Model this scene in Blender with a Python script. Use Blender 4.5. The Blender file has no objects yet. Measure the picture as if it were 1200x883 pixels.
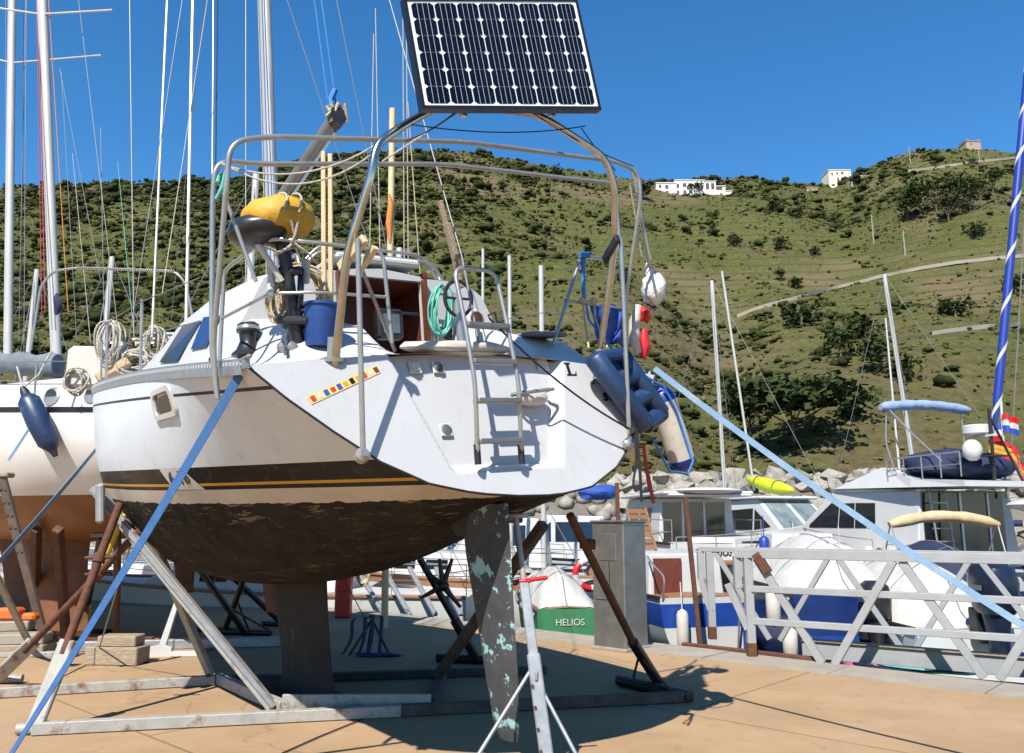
import bpy, bmesh, math, random
import numpy as np
from mathutils import Vector, Matrix, noise
random.seed(7)
SC = bpy.context.scene
# ------------------------------------------------------------------ camera, sky, sun, exposure
FPX, HZ, EYE = 960.0, 612.0, 1.6
PITCH = math.atan((HZ - 441.5) / FPX)
cam_d = bpy.data.cameras.new('camera'); cam_d.sensor_width = 36; cam_d.lens = 36 * FPX / 1200
cam_d.clip_end = 6000; cam_d.clip_start = 0.05
cam = bpy.data.objects.new('camera', cam_d); SC.collection.objects.link(cam)
cam.location = (0, 0, EYE); cam.rotation_euler = (math.pi / 2 + PITCH, 0, 0)
SC.camera = cam
SUN_EL, SUN_AZ = math.radians(49), math.radians(21)      # light travels 21 deg to the right of +Y
world = bpy.data.worlds.new('World'); SC.world = world; world.use_nodes = True
wn = world.node_tree; sky = wn.nodes.new('ShaderNodeTexSky'); sky.sky_type = 'NISHITA'; sky.sun_disc = False
sky.sun_elevation = SUN_EL; sky.sun_rotation = math.pi + SUN_AZ
sky.altitude = 0; sky.air_density = 1.0; sky.dust_density = 0.0; sky.ozone_density = 6.0
hsv = wn.nodes.new('ShaderNodeHueSaturation'); hsv.inputs['Saturation'].default_value = 1.22; hsv.inputs['Hue'].default_value = 0.497
bgn = wn.nodes['Background']; bgn.inputs['Strength'].default_value = 0.105
wn.links.new(sky.outputs[0], hsv.inputs['Color']); wn.links.new(hsv.outputs[0], bgn.inputs[0])
sun_d = bpy.data.lights.new('sun', 'SUN'); sun_d.energy = 5.0; sun_d.angle = math.radians(0.5); sun_d.color = (1, .955, .88)
sun = bpy.data.objects.new('sun', sun_d); SC.collection.objects.link(sun)
tosun = Vector((-math.sin(SUN_AZ) * math.cos(SUN_EL), -math.cos(SUN_AZ) * math.cos(SUN_EL), math.sin(SUN_EL)))
sun.rotation_euler = tosun.to_track_quat('Z', 'Y').to_euler(); sun.location = (-20, -30, 60)
SC.view_settings.view_transform = 'Standard'; SC.view_settings.look = 'None'
SC.view_settings.exposure = 0.82; SC.view_settings.gamma = 1.0; SC.view_settings.use_curve_mapping = False

SC.cycles.max_bounces = 5; SC.cycles.diffuse_bounces = 3; SC.cycles.glossy_bounces = 3; SC.cycles.transmission_bounces = 2; SC.cycles.caustics_reflective = False

# ------------------------------------------------------------------ measuring helpers (photo pixel -> point at a known depth)
def ray(px, py):
    c, s = math.cos(PITCH), math.sin(PITCH); x = (px - 600) / FPX; v = (441.5 - py) / FPX
    return Vector((x, c - v * s, s + v * c))
EYEV = Vector((0, 0, EYE))
def at(px, py, D):
    d = ray(px, py); return EYEV + d * (D / d.y)
def gp(px, py, z=0.0):
    d = ray(px, py); return EYEV + d * ((z - EYE) / d.z)

# ------------------------------------------------------------------ mesh helpers
def V(*a): return Vector(a)
ROOTM = {}
class MB:
    def __init__(s, root=None):
        s.v = []; s.f = []; s.inv = ROOTM[root.name].inverted() if root is not None else None
    def add(s, vs, fs):
        b = len(s.v)
        for p in vs:
            p = Vector(p); s.v.append(tuple(s.inv @ p) if s.inv is not None else tuple(p))
        for f in fs: s.f.append(tuple(i + b for i in f))
        return s
    def box(s, c, d, R=None):
        c = Vector(c); q = []
        for z in (-.5, .5):
            for y in (-.5, .5):
                for x in (-.5, .5):
                    p = Vector((x * d[0], y * d[1], z * d[2])); q.append(c + (R @ p if R else p))
        return s.add(q, [(0,2,3,1),(4,5,7,6),(0,1,5,4),(2,6,7,3),(0,4,6,2),(1,3,7,5)])
    def bbox(s, c, d, b=.01, R=None):                      # box with chamfered edges
        c = Vector(c); hx, hy, hz = d[0]/2, d[1]/2, d[2]/2; b = min(b, hx*.9, hy*.9, hz*.9); rings = []
        for z, k in ((-hz, b), (-hz + b, 0), (hz - b, 0), (hz, b)):
            r = []
            for (x, y) in ((hx-k, hy-b-k*.0), (hx-b-k*.0, hy-k), (-hx+b, hy-k), (-hx+k, hy-b), (-hx+k, -hy+b), (-hx+b, -hy+k), (hx-b, -hy+k), (hx-k, -hy+b)):
                p = Vector((x, y, z)); r.append(c + (R @ p if R else p))
            rings.append(r)
        return s.loft(rings, True, True)
    def beam(s, p0, p1, w, h, up=(0,0,1), b=0):
        p0, p1 = Vector(p0), Vector(p1); d = p1 - p0; L = d.length; d.normalize(); up = Vector(up)
        if abs(d.dot(up)) > .98: up = Vector((1,0,0))
        y = up.cross(d).normalized(); z = d.cross(y)
        R = Matrix((d, y, z)).transposed(); c = (p0 + p1) / 2
        return s.bbox(c, (L, w, h), b, R) if b else s.box(c, (L, w, h), R)
    def loft(s, rings, cap0=True, cap1=True, closed=True):
        n = len(rings[0]); vs = [p for r in rings for p in r]; fs = []
        for i in range(len(rings) - 1):
            for j in range(n if closed else n - 1):
                k = (j + 1) % n; fs.append((i*n+j, i*n+k, (i+1)*n+k, (i+1)*n+j))
        if cap0: fs.append(tuple(range(n))[::-1])
        if cap1: fs.append(tuple((len(rings)-1)*n + j for j in range(n)))
        return s.add(vs, fs)
    def tube(s, path, r, n=8, cap=True, fr=None):
        P = [Vector(p) for p in path]; rr = r if isinstance(r, (list, tuple)) else [r] * len(P)
        T = []
        for i in range(len(P)):
            a = P[max(i-1, 0)]; b = P[min(i+1, len(P)-1)]; t = (b - a)
            T.append(t.normalized() if t.length > 1e-9 else Vector((0,0,1)))
        up = Vector((0,0,1)) if abs(T[0].z) < .9 else Vector((1,0,0))
        nrm = (up - T[0] * up.dot(T[0])).normalized(); rings = []
        for i, p in enumerate(P):
            nrm = nrm - T[i] * nrm.dot(T[i]); nrm.normalize(); bi = T[i].cross(nrm)
            rings.append([p + (nrm * math.cos(2*math.pi*k/n) + bi * math.sin(2*math.pi*k/n)) * rr[i] for k in range(n)])
        return s.loft(rings, cap, cap)
    def oval(s, p0, p1, ra, rb, fwd, n=14, taper=1.0):
        p0, p1 = Vector(p0), Vector(p1); t = (p1 - p0).normalized(); f = Vector(fwd); f = (f - t * f.dot(t)).normalized(); g = t.cross(f)
        R = []
        for p, k in ((p0, 1), (p1, taper)):
            R.append([p + f * (ra*k*math.cos(2*math.pi*j/n)) + g * (rb*k*math.sin(2*math.pi*j/n)) for j in range(n)])
        return s.loft(R)
    def lathe(s, p0, p1, prof, n=16):
        p0, p1 = Vector(p0), Vector(p1); d = p1 - p0; t = d.normalized()
        up = Vector((0,0,1)) if abs(t.z) < .9 else Vector((1,0,0)); a = (up - t*up.dot(t)).normalized(); b = t.cross(a)
        return s.loft([[p0 + d*q + (a*math.cos(2*math.pi*k/n) + b*math.sin(2*math.pi*k/n))*max(r, 1e-4) for k in range(n)] for q, r in prof])
    def grid(s, rows):
        n = len(rows[0]); fs = []
        for i in range(len(rows)-1):
            for j in range(n-1): fs.append((i*n+j, i*n+j+1, (i+1)*n+j+1, (i+1)*n+j))
        return s.add([p for r in rows for p in r], fs)
    def prism(s, poly, ext):                               # polygon (3-D points) extruded by vector ext
        n = len(poly); P = [Vector(p) for p in poly]; e = Vector(ext)
        return s.add(P + [p + e for p in P], [tuple(range(n))[::-1], tuple(range(n, 2*n))] + [(i, (i+1) % n, n+(i+1) % n, n+i) for i in range(n)])
    def blob(s, c, r, seed=0, n=10, m=7, amp=.15, fq=1.5, R=None):
        c = Vector(c); rings = []
        for i in range(1, m):
            th = math.pi*i/m; row = []
            for j in range(n):
                a = 2*math.pi*j/n; d = Vector((math.sin(th)*math.cos(a), math.sin(th)*math.sin(a), math.cos(th)))
                k = 1 + amp*noise.noise(d*fq + Vector((seed*3.1, seed*1.7, seed)))*2
                p = Vector((d.x*r[0]*k, d.y*r[1]*k, d.z*r[2]*k)); row.append(c + (R @ p if R else p))
            rings.append(row)
        return s.loft(rings)
    def build(s, name, mat, parent=None, smooth=None):
        me = bpy.data.meshes.new(name); me.from_pydata(s.v, [], s.f); me.validate(verbose=False)
        bm = bmesh.new(); bm.from_mesh(me); bmesh.ops.recalc_face_normals(bm, faces=bm.faces); bm.to_mesh(me); bm.free()
        me.materials.append(MT[mat] if isinstance(mat, str) else mat)
        o = bpy.data.objects.new(name, me); SC.collection.objects.link(o)
        if parent is not None: o.parent = parent
        if smooth: sm(me, smooth)
        return o
def sm(me, ang):
    me.polygons.foreach_set('use_smooth', [True]*len(me.polygons))
    me.set_sharp_from_angle(angle=math.radians(ang))
def tag(o, label, cat, group=None):
    o['label'] = label; o['category'] = cat
    if group: o['group'] = group
    return o
def thing(name, label, cat, M=None, group=None):
    o = bpy.data.objects.new(name, None); SC.collection.objects.link(o); o.empty_display_size = .1
    if M is None: M = Matrix.Identity(4)
    elif isinstance(M, Vector): M = Matrix.Translation(M)
    o.matrix_world = M; ROOTM[o.name] = M.copy(); tag(o, label, cat, group); return o
def solo(mb, name, mat, label, cat, group=None, smooth=None):    # a thing that is one mesh, origin at its base
    vs = np.array(mb.v); c = Vector((float((vs[:,0].min()+vs[:,0].max())/2), float((vs[:,1].min()+vs[:,1].max())/2), float(vs[:,2].min())))
    mb.v = [tuple(Vector(p) - c) for p in mb.v]
    o = mb.build(name, mat, None, smooth); o.location = c; return tag(o, label, cat, group)
def struct(o, kind='structure'):
    o['kind'] = kind; return o
def copy_tree(o, M, label=None):
    c = o.copy(); SC.collection.objects.link(c)
    def kids(src, dst):
        for ch in [x for x in bpy.data.objects if x.parent == src and x.name not in done]:
            k = ch.copy(); SC.collection.objects.link(k); k.parent = dst; done.add(k.name); kids(ch, k)
    done = set(); kids(o, c); c.matrix_world = M; ROOTM[c.name] = M.copy()
    if label: c['label'] = label
    return c
def catenary(a, b, sag, n=14):
    a, b = Vector(a), Vector(b); return [a.lerp(b, i/n) - Vector((0,0,sag*4*(i/n)*(1-i/n))) for i in range(n+1)]
def bend(pts, r=.12, n=6):                                  # polyline with rounded corners
    P = [Vector(p) for p in pts]; out = [P[0]]
    for i in range(1, len(P)-1):
        a = (P[i-1]-P[i]); b = (P[i+1]-P[i]); k = min(r, a.length*.48, b.length*.48); a.normalize(); b.normalize()
        A = P[i]+a*k; B = P[i]+b*k
        for j in range(n+1):
            t = j/n; out.append(A*(1-t)**2 + P[i]*2*t*(1-t) + B*t*t)
    out.append(P[-1]); return out
def lerp(a, b, t): return a + (b-a)*t
def sstep(a, b, x):
    t = min(1, max(0, (x-a)/(b-a))); return t*t*(3-2*t)
def interp(x, xs, ys): return float(np.interp(x, xs, ys))

# ------------------------------------------------------------------ materials
MT = {}
def nodes_of(m):
    m.use_nodes = True; t = m.node_tree; return t, t.nodes['Principled BSDF'], t.nodes, t.links
def mat(name, col, rough=.5, metal=0, var=.12, scale=6, bump=0, bscale=None, dirt=None, dthr=(.55,.7), dscale=3, spec=None, detail=6, stretch=None):
    col = tuple(c*.86 for c in col); dirt = tuple(c*.86 for c in dirt) if dirt else None
    m = bpy.data.materials.new(name); t, b, N, L = nodes_of(m)
    b.inputs['Roughness'].default_value = rough; b.inputs['Metallic'].default_value = metal
    if spec is not None: b.inputs['Specular IOR Level'].default_value = spec
    tc = N.new('ShaderNodeTexCoord'); mp = N.new('ShaderNodeMapping'); L.new(tc.outputs['Object'], mp.inputs[0])
    if stretch: mp.inputs['Scale'].default_value = stretch
    nz = N.new('ShaderNodeTexNoise'); nz.inputs['Scale'].default_value = scale; nz.inputs['Detail'].default_value = detail; nz.inputs['Roughness'].default_value = .62
    L.new(mp.outputs[0], nz.inputs['Vector'])
    rp = N.new('ShaderNodeValToRGB'); e = rp.color_ramp.elements
    e[0].position = .3; e[1].position = .7
    e[0].color = tuple(c*(1-var) for c in col) + (1,); e[1].color = tuple(min(1, c*(1+var)) for c in col) + (1,)
    L.new(nz.outputs['Fac'], rp.inputs[0]); out = rp.outputs[0]
    if dirt:
        n2 = N.new('ShaderNodeTexNoise'); n2.inputs['Scale'].default_value = dscale; n2.inputs['Detail'].default_value = 6; n2.inputs['Roughness'].default_value = .7
        L.new(mp.outputs[0], n2.inputs['Vector'])
        r2 = N.new('ShaderNodeValToRGB'); r2.color_ramp.elements[0].position = dthr[0]; r2.color_ramp.elements[1].position = dthr[1]
        mx = N.new('ShaderNodeMix'); mx.data_type = 'RGBA'; L.new(n2.outputs['Fac'], r2.inputs[0]); L.new(r2.outputs[0], mx.inputs[0])
        L.new(out, mx.inputs[6]); mx.inputs[7].default_value = tuple(dirt) + (1,); out = mx.outputs[2]
    L.new(out, b.inputs['Base Color'])
    if bump:
        bp_ = N.new('ShaderNodeBump'); bp_.inputs['Strength'].default_value = bump; bp_.inputs['Distance'].default_value = .02
        if bscale:
            n3 = N.new('ShaderNodeTexNoise'); n3.inputs['Scale'].default_value = bscale; n3.inputs['Detail'].default_value = 5; L.new(mp.outputs[0], n3.inputs['Vector']); L.new(n3.outputs['Fac'], bp_.inputs['Height'])
        else: L.new(nz.outputs['Fac'], bp_.inputs['Height'])
        L.new(bp_.outputs[0], b.inputs['Normal'])
    MT[name] = m; return m
mat('gel_white', (.53,.525,.51), .32, var=.05, scale=2, dirt=(.55,.51,.44), dthr=(.62,.95), dscale=1.6)
mat('gel_old', (.54,.52,.47), .4, var=.08, scale=2, dirt=(.42,.38,.32), dthr=(.58,.9), dscale=2.2)
mat('paint_white', (.54,.53,.51), .45, var=.06, dirt=(.45,.4,.33), dthr=(.62,.85), dscale=4)
mat('tarp_white', (.45,.435,.405), .8, var=.12, scale=2.5, bump=1.0, bscale=3, dirt=(.36,.33,.28), dthr=(.52,.8), dscale=1.4)
mat('canvas_navy', (.010,.017,.055), .8, var=.3, scale=5, bump=.5, bscale=7)
mat('cowl_navy', (.010,.014,.034), .3, var=.2)
mat('boom_alu_shaded', (.20,.195,.185), .45, .3, var=.15, scale=4)  # aluminium darkened: the boom's shaded side is put into the colour
mat('canvas_blue', (.015,.06,.30), .75, var=.25, scale=6, bump=.5, bscale=9)
mat('canvas_pale_blue', (.22,.30,.46), .8, var=.2, scale=9, bump=.5, bscale=9)
mat('canvas_tan', (.52,.38,.22), .8, var=.15, scale=8, bump=.4, bscale=9)
mat('canvas_grey', (.15,.17,.20), .85, var=.25, scale=5, bump=.5, bscale=8)
mat('canvas_yellow', (.52,.29,.016), .6, var=.25, scale=7, bump=1.0, bscale=9, dirt=(.16,.09,.015), dthr=(.5,.8), dscale=6)
mat('rubber_black', (.012,.012,.014), .55, var=.3)
mat('plastic_black', (.018,.018,.02), .35, var=.3)
mat('bucket_blue', (.016,.06,.235), .42, var=.18, scale=5, dirt=(.10,.12,.20), dthr=(.62,.8), dscale=9)
mat('fender_navy', (.012,.035,.095), .42, var=.12, scale=7, dirt=(.06,.10,.17), dthr=(.55,.8), dscale=9)
mat('fender_white', (.54,.50,.43), .5, var=.1, scale=6, dirt=(.36,.27,.18), dthr=(.58,.72), dscale=11)
mat('fender_blue', (.015,.04,.28), .4, var=.12)
mat('stainless', (.40,.385,.36), .28, .6, var=.12, scale=14)
mat('stainless_dull', (.30,.285,.265), .45, .8, var=.2, scale=5, bump=.05)
mat('alu', (.60,.60,.60), .4, .85, var=.12, scale=5)
mat('mast_alu', (.52,.50,.46), .42, .2, var=.1, scale=3, dirt=(.33,.31,.28), dthr=(.58,.8), dscale=2, stretch=(3,3,.4))
mat('toe_alu', (.45,.46,.47), .45, .8, var=.15, scale=20)
mat('galv', (.33,.345,.36), .5, .5, var=.22, scale=9, dirt=(.42,.44,.46), dthr=(.5,.75), dscale=14, bump=.15)
mat('steel_paint', (.36,.345,.31), .6, .05, var=.22, scale=5, dirt=(.17,.10,.06), dthr=(.52,.66), dscale=5, bump=.25)
mat('rust', (.12,.045,.022), .85, .1, var=.45, scale=16, bump=.6, dirt=(.055,.03,.022), dthr=(.5,.75), dscale=8)
mat('wood_weathered', (.33,.25,.17), .85, var=.3, scale=9, bump=.5, stretch=(1,9,9), dirt=(.14,.10,.07), dthr=(.55,.75), dscale=6)
mat('wood_pale', (.60,.47,.27), .7, var=.2, scale=10, bump=.2, stretch=(9,9,1))
mat('mahogany', (.14,.035,.018), .4, var=.3, scale=6, stretch=(1,6,1))
mat('teak', (.25,.12,.055), .6, var=.3, scale=8, stretch=(2,8,8))
mat('rope_white', (.46,.42,.35), .9, var=.25, scale=60, bump=.6)
mat('rope_tan', (.50,.40,.24), .9, var=.25, scale=60, bump=.6)
mat('rope_green', (.12,.46,.34), .6, var=.2, scale=20)
mat('rope_black', (.012,.012,.016), .8, var=.3, scale=60)
mat('rope_blue', (.03,.18,.50), .7, var=.2, scale=60)
mat('rope_red', (.42,.05,.06), .8, var=.2, scale=60)
mat('rope_orange', (.55,.2,.04), .8, var=.2, scale=60)
mat('wire', (.20,.20,.21), .5, .3, var=.1)
mat('strap_blue', (.035,.12,.30), .6, var=.16, scale=18, bump=.3, bscale=120)
mat('strap_navy', (.02,.035,.10), .7, var=.16, scale=18, bump=.3, bscale=120)
mat('strap_pale', (.16,.27,.40), .7, var=.12, scale=8, bump=.3, bscale=120, dirt=(.27,.35,.42), dthr=(.5,.7), dscale=3)
mat('glass_dark', (.010,.013,.018), .10, var=.3, scale=2, spec=.8)
mat('glass_blue', (.02,.04,.14), .08, var=.25, scale=3, spec=.8)
mat('glass_clear', (.16,.20,.20), .06, var=.4, scale=2, spec=.9)
mat('red_paint', (.55,.012,.014), .4, var=.12)
mat('orange_paint', (.60,.13,.02), .5, var=.1)
mat('green_paint', (.045,.19,.075), .5, var=.14, dirt=(.1,.13,.08), dthr=(.6,.8))
mat('kayak_green', (.42,.50,.01), .4, var=.12, scale=3, dirt=(.55,.42,.01), dthr=(.5,.65), dscale=1.3)
mat('hull_navy', (.012,.03,.13), .25, var=.2, scale=2)
mat('hull_blue', (.015,.055,.27), .3, var=.15, scale=2)
mat('hull_grey', (.44,.46,.49), .3, var=.06, scale=2)
mat('yellow_paint', (.58,.38,.03), .5, var=.2, dirt=(.2,.1,.03), dthr=(.55,.7))
mat('black_paint', (.01,.01,.011), .35, var=.3)
mat('gold', (.55,.30,.03), .4)
mat('sticker', (.70,.52,.16), .5, var=.1)
mat('ink_red', (.5,.03,.03), .5); mat('ink_blue', (.03,.06,.4), .5); mat('ink_teal', (.10,.45,.50), .5); mat('ink_pink', (.65,.15,.35), .6)
mat('vent_brown', (.10,.03,.015), .3)
mat('bag_white', (.72,.68,.64), .4, var=.15, scale=6, bump=.8, bscale=14, dirt=(.45,.17,.1), dthr=(.55,.75), dscale=6)
mat('stucco', (.70,.69,.66), .9, var=.05, scale=2)
mat('stucco_cream', (.70,.64,.50), .9, var=.08, scale=2)
mat('stone', (.36,.29,.21), .95, var=.3, scale=2.5, bump=.5)
mat('shutter', (.10,.07,.06), .8)
mat('roof_tile', (.34,.14,.07), .9, var=.2)
mat('foliage', (.045,.068,.018), .9, var=.5, scale=.8, spec=.1)
mat('foliage_dark', (.036,.052,.017), .9, var=.45, scale=.6, spec=.1)
mat('bark', (.12,.085,.055), .9, var=.3, scale=9, bump=.5)
mat('rock', (.31,.28,.235), .92, var=.45, scale=1.3, bump=.9, bscale=5, dirt=(.17,.145,.11), dthr=(.5,.7), dscale=.7)
mat('bank', (.14,.12,.10), .95, var=.4, scale=.6, bump=.6)
mat('road', (.30,.27,.22), .9, var=.12, scale=.2)
mat('kerb_concrete', (.31,.27,.215), .9, var=.18, scale=3, bump=.4, dirt=(.22,.19,.15), dthr=(.55,.75), dscale=1.5)
mat('solar_cell', (.004,.005,.014), .25, var=.3, scale=3, spec=.25)
mat('solar_back', (.74,.75,.76), .4, var=.02)
mat('engine_chrome', (.5,.5,.52), .3, .9)
# ------------------------------------------------------------------ quay (concrete), kerb, water
WATER = -1.0
def concrete():
    m = bpy.data.materials.new('quay_concrete'); t, b, N, L = nodes_of(m)
    tc = N.new('ShaderNodeTexCoord')
    def nz(sc, det=6, ro=.6, st=None):
        n = N.new('ShaderNodeTexNoise'); n.inputs['Scale'].default_value = sc; n.inputs['Detail'].default_value = det; n.inputs['Roughness'].default_value = ro
        mp = N.new('ShaderNodeMapping'); L.new(tc.outputs['Object'], mp.inputs[0]); mp.inputs['Rotation'].default_value = (0, 0, .35)
        if st: mp.inputs['Scale'].default_value = st
        L.new(mp.outputs[0], n.inputs[0]); return n.outputs['Fac']
    def ramp(src, a, b_, ca, cb):
        r = N.new('ShaderNodeValToRGB'); r.color_ramp.elements[0].position = a; r.color_ramp.elements[1].position = b_
        r.color_ramp.elements[0].color = ca + (1,); r.color_ramp.elements[1].color = cb + (1,); L.new(src, r.inputs[0]); return r.outputs[0]
    def mix(f, a, c, mode='MIX'):
        x = N.new('ShaderNodeMix'); x.data_type = 'RGBA'; x.blend_type = mode; L.new(f, x.inputs[0]) if not isinstance(f, float) else setattr(x.inputs[0], 'default_value', f)
        for s, k in ((a, 6), (c, 7)):
            if isinstance(s, tuple): x.inputs[k].default_value = s + (1,)
            else: L.new(s, x.inputs[k])
        return x.outputs[2]
    base = ramp(nz(.55, 5, .65), .32, .68, (.265,.172,.092), (.37,.243,.135))
    streak = ramp(nz(1.3, 6, .7, (.8, 1.3, 1)), .48, .8, (0,0,0), (.7,.7,.7))
    c = mix(streak, base, (.385,.265,.16))
    c = mix(ramp(nz(14, 4, .75), .35, .8, (0,0,0), (.35,.35,.35)), c, (.30,.19,.105))
    c = mix(ramp(nz(.9, 9, .75), .55, .72, (0,0,0), (.8,.8,.8)), c, (.25,.175,.115))
    c = mix(ramp(nz(2.3, 5, .8), .70, .76, (0,0,0), (.8,.8,.8)), c, (.15,.115,.085))
    vo = N.new('ShaderNodeTexVoronoi'); vo.feature = 'DISTANCE_TO_EDGE'; vo.inputs['Scale'].default_value = .16
    mp = N.new('ShaderNodeMapping'); L.new(tc.outputs['Object'], mp.inputs[0]); 
    dn = N.new('ShaderNodeTexNoise'); dn.inputs['Scale'].default_value = 1.2; dn.inputs['Detail'].default_value = 6
    L.new(tc.outputs['Object'], dn.inputs[0]); ad = N.new('ShaderNodeVectorMath'); ad.operation = 'ADD'
    sc = N.new('ShaderNodeVectorMath'); sc.operation = 'SCALE'; sc.inputs['Scale'].default_value = 1.4
    L.new(dn.outputs['Color'], sc.inputs[0]); L.new(mp.outputs[0], ad.inputs[0]); L.new(sc.outputs[0], ad.inputs[1]); L.new(ad.outputs[0], vo.inputs['Vector'])
    crack = ramp(vo.outputs['Distance'], .001, .004, (.6,.6,.6), (0,0,0))
    c = mix(crack, c, (.17,.115,.07))
    bk = N.new('ShaderNodeTexBrick'); bk.offset = .5; bk.inputs['Scale'].default_value = 1; bk.inputs['Brick Width'].default_value = 5.2; bk.inputs['Row Height'].default_value = 3.4; bk.inputs['Mortar Size'].default_value = .014; bk.inputs['Mortar Smooth'].default_value = .3
    mj = N.new('ShaderNodeMapping'); mj.inputs['Rotation'].default_value = (0, 0, math.atan2(5.5, 6.0)); mj.inputs['Location'].default_value = (1.3, .4, 0); L.new(tc.outputs['Object'], mj.inputs[0]); L.new(mj.outputs[0], bk.inputs['Vector'])
    jf = N.new('ShaderNodeMath'); jf.operation = 'MULTIPLY'; L.new(bk.outputs['Fac'], jf.inputs[0]); jf.inputs[1].default_value = .75
    c = mix(jf.outputs[0], c, (.13,.09,.055))
    c = mix(ramp(nz(3.6, 5, .8, (1.2, .8, 1)), .56, .72, (0,0,0), (.75,.75,.75)), c, (.19,.135,.088))
    c = mix(ramp(nz(.34, 6, .6), .5, .72, (0,0,0), (.5,.5,.5)), c, (.35,.25,.158))
    c = mix(ramp(nz(70, 2, .8), .66, .72, (0,0,0), (.6,.6,.6)), c, (.16,.12,.08))
    L.new(c, b.inputs['Base Color']); b.inputs['Roughness'].default_value = .88; b.inputs['Specular IOR Level'].default_value = .25
    bu = N.new('ShaderNodeBump'); bu.inputs['Strength'].default_value = .35; bu.inputs['Distance'].default_value = .01; L.new(nz(45, 3, .7), bu.inputs['Height']); L.new(bu.outputs[0], b.inputs['Normal'])
    MT['quay_concrete'] = m
concrete()
E0, E1 = V(5.25, 8.25, 0), V(-.75, 13.75, 0); ED = (E1 - E0).normalized(); EN = V(ED.y, -ED.x, 0) * -1
if EN.y > 0: EN = -EN                                         # points from the edge back onto the quay
qa, qb = E0 - ED*60, E0 + ED*75
mb = MB(); mb.prism([qa, qb, qb + EN*160, qa + EN*160], (0, 0, -3)); struct(mb.build('quay', 'quay_concrete'))
mb = MB(); k = .62
for i in range(22):
    a = E0 + ED*(-7 + i*1.5) ; b_ = a + ED*1.485
    mb = MB(); h = .012 + .008*random.random()
    mb.prism([a + EN*k + V(0,0,-.1), b_ + EN*k + V(0,0,-.1), b_ - EN*.05 + V(0,0,-.1), a - EN*.05 + V(0,0,-.1)], (0, 0, .1 + h))
    o = mb.build('quay_kerb', 'kerb_concrete')
    if i == 0: kerb0 = struct(o)
    else:
        o.name = 'kerb_stone'; o.parent = kerb0
def water():
    m = bpy.data.materials.new('sea_water'); t, b, N, L = nodes_of(m)
    b.inputs['Base Color'].default_value = (.012,.03,.035,1); b.inputs['Roughness'].default_value = .06; b.inputs['IOR'].default_value = 1.33
    tc = N.new('ShaderNodeTexCoord'); mp = N.new('ShaderNodeMapping'); mp.inputs['Scale'].default_value = (1, 2.2, 1); L.new(tc.outputs['Object'], mp.inputs[0])
    n = N.new('ShaderNodeTexNoise'); n.inputs['Scale'].default_value = 1.6; n.inputs['Detail'].default_value = 4; L.new(mp.outputs[0], n.inputs[0])
    bu = N.new('ShaderNodeBump'); bu.inputs['Strength'].default_value = .5; bu.inputs['Distance'].default_value = .12; L.new(n.outputs['Fac'], bu.inputs['Height']); L.new(bu.outputs[0], b.inputs['Normal'])
    MT['sea_water'] = m
water()
mb = MB(); mb.add([(-400,-150,WATER),(400,-150,WATER),(400,140,WATER),(-400,140,WATER)], [(0,1,2,3)]); struct(mb.build('harbour_water', 'sea_water'))

# ------------------------------------------------------------------ hillside
SKX = [-900,-300,0,60,150,215,240,270,300,340,380,430,480,530,570,600,640,690,740,800,850,900,960,1000,1030,1050,1075,1110,1150,1200,1300,1600,2200]
SKY = [260,230,219,217,215,212,214,206,197,187,180,175,172,176,181,186,193,200,208,213,212,210,213,214,203,193,181,174,171,173,185,240,330]
RDX = [-900,0,250,480,700,1000,1200,2200]; RDD = [250,255,270,300,335,370,340,330]
D0 = 72.0
def ridge(px): return interp(px, RDX, RDD), interp(px, SKX, SKY)
def hill_z(tn, D):
    px = 600 + tn*FPX/math.cos(PITCH)*.985
    Dr, sy = ridge(px); zr = at(px, sy, Dr).z
    t = (D - D0)/(Dr - D0)
    q = Vector((tn*D*.012, D*.012, 0))
    if t <= 1:
        tt = max(t, -.2); prof = .62*tt + .38*tt**1.6 if tt > 0 else tt*.4
        z = zr*prof
        am = min(1, max(0, tt*4))*(1-.75*sstep(.7, 1, tt))
        z += am*(13*noise.noise(q*.8) + 6*noise.noise(q*2.1 + V(5,2,0)) + 2.6*noise.noise(q*5.2 + V(1,7,0)) + 1.1*noise.noise(q*13))
        gul = math.exp(-((px - (860 - 60*tt))/70)**2)*math.sin(math.pi*min(1, tt*1.5))*9 if tt*1.5 < 1 else 0   # gully above the marina
        z -= gul
    else:
        z = zr*(1 - .9*(t-1)) + 1.2*noise.noise(q*9)
    return max(z, -3.0)
def hill_pt(tn, D): return V(tn*D, D, hill_z(tn, D))
def hill_hit(px, py):
    d = ray(px, py); tn = d.x/d.y; D = D0
    while D < 480:
        z = EYE + d.z/d.y*D
        if hill_z(tn, D) >= z: return V(tn*D, D, hill_z(tn, D))
        D += 1.0
    Dr, _ = ridge(px); return hill_pt(tn, Dr)
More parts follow.
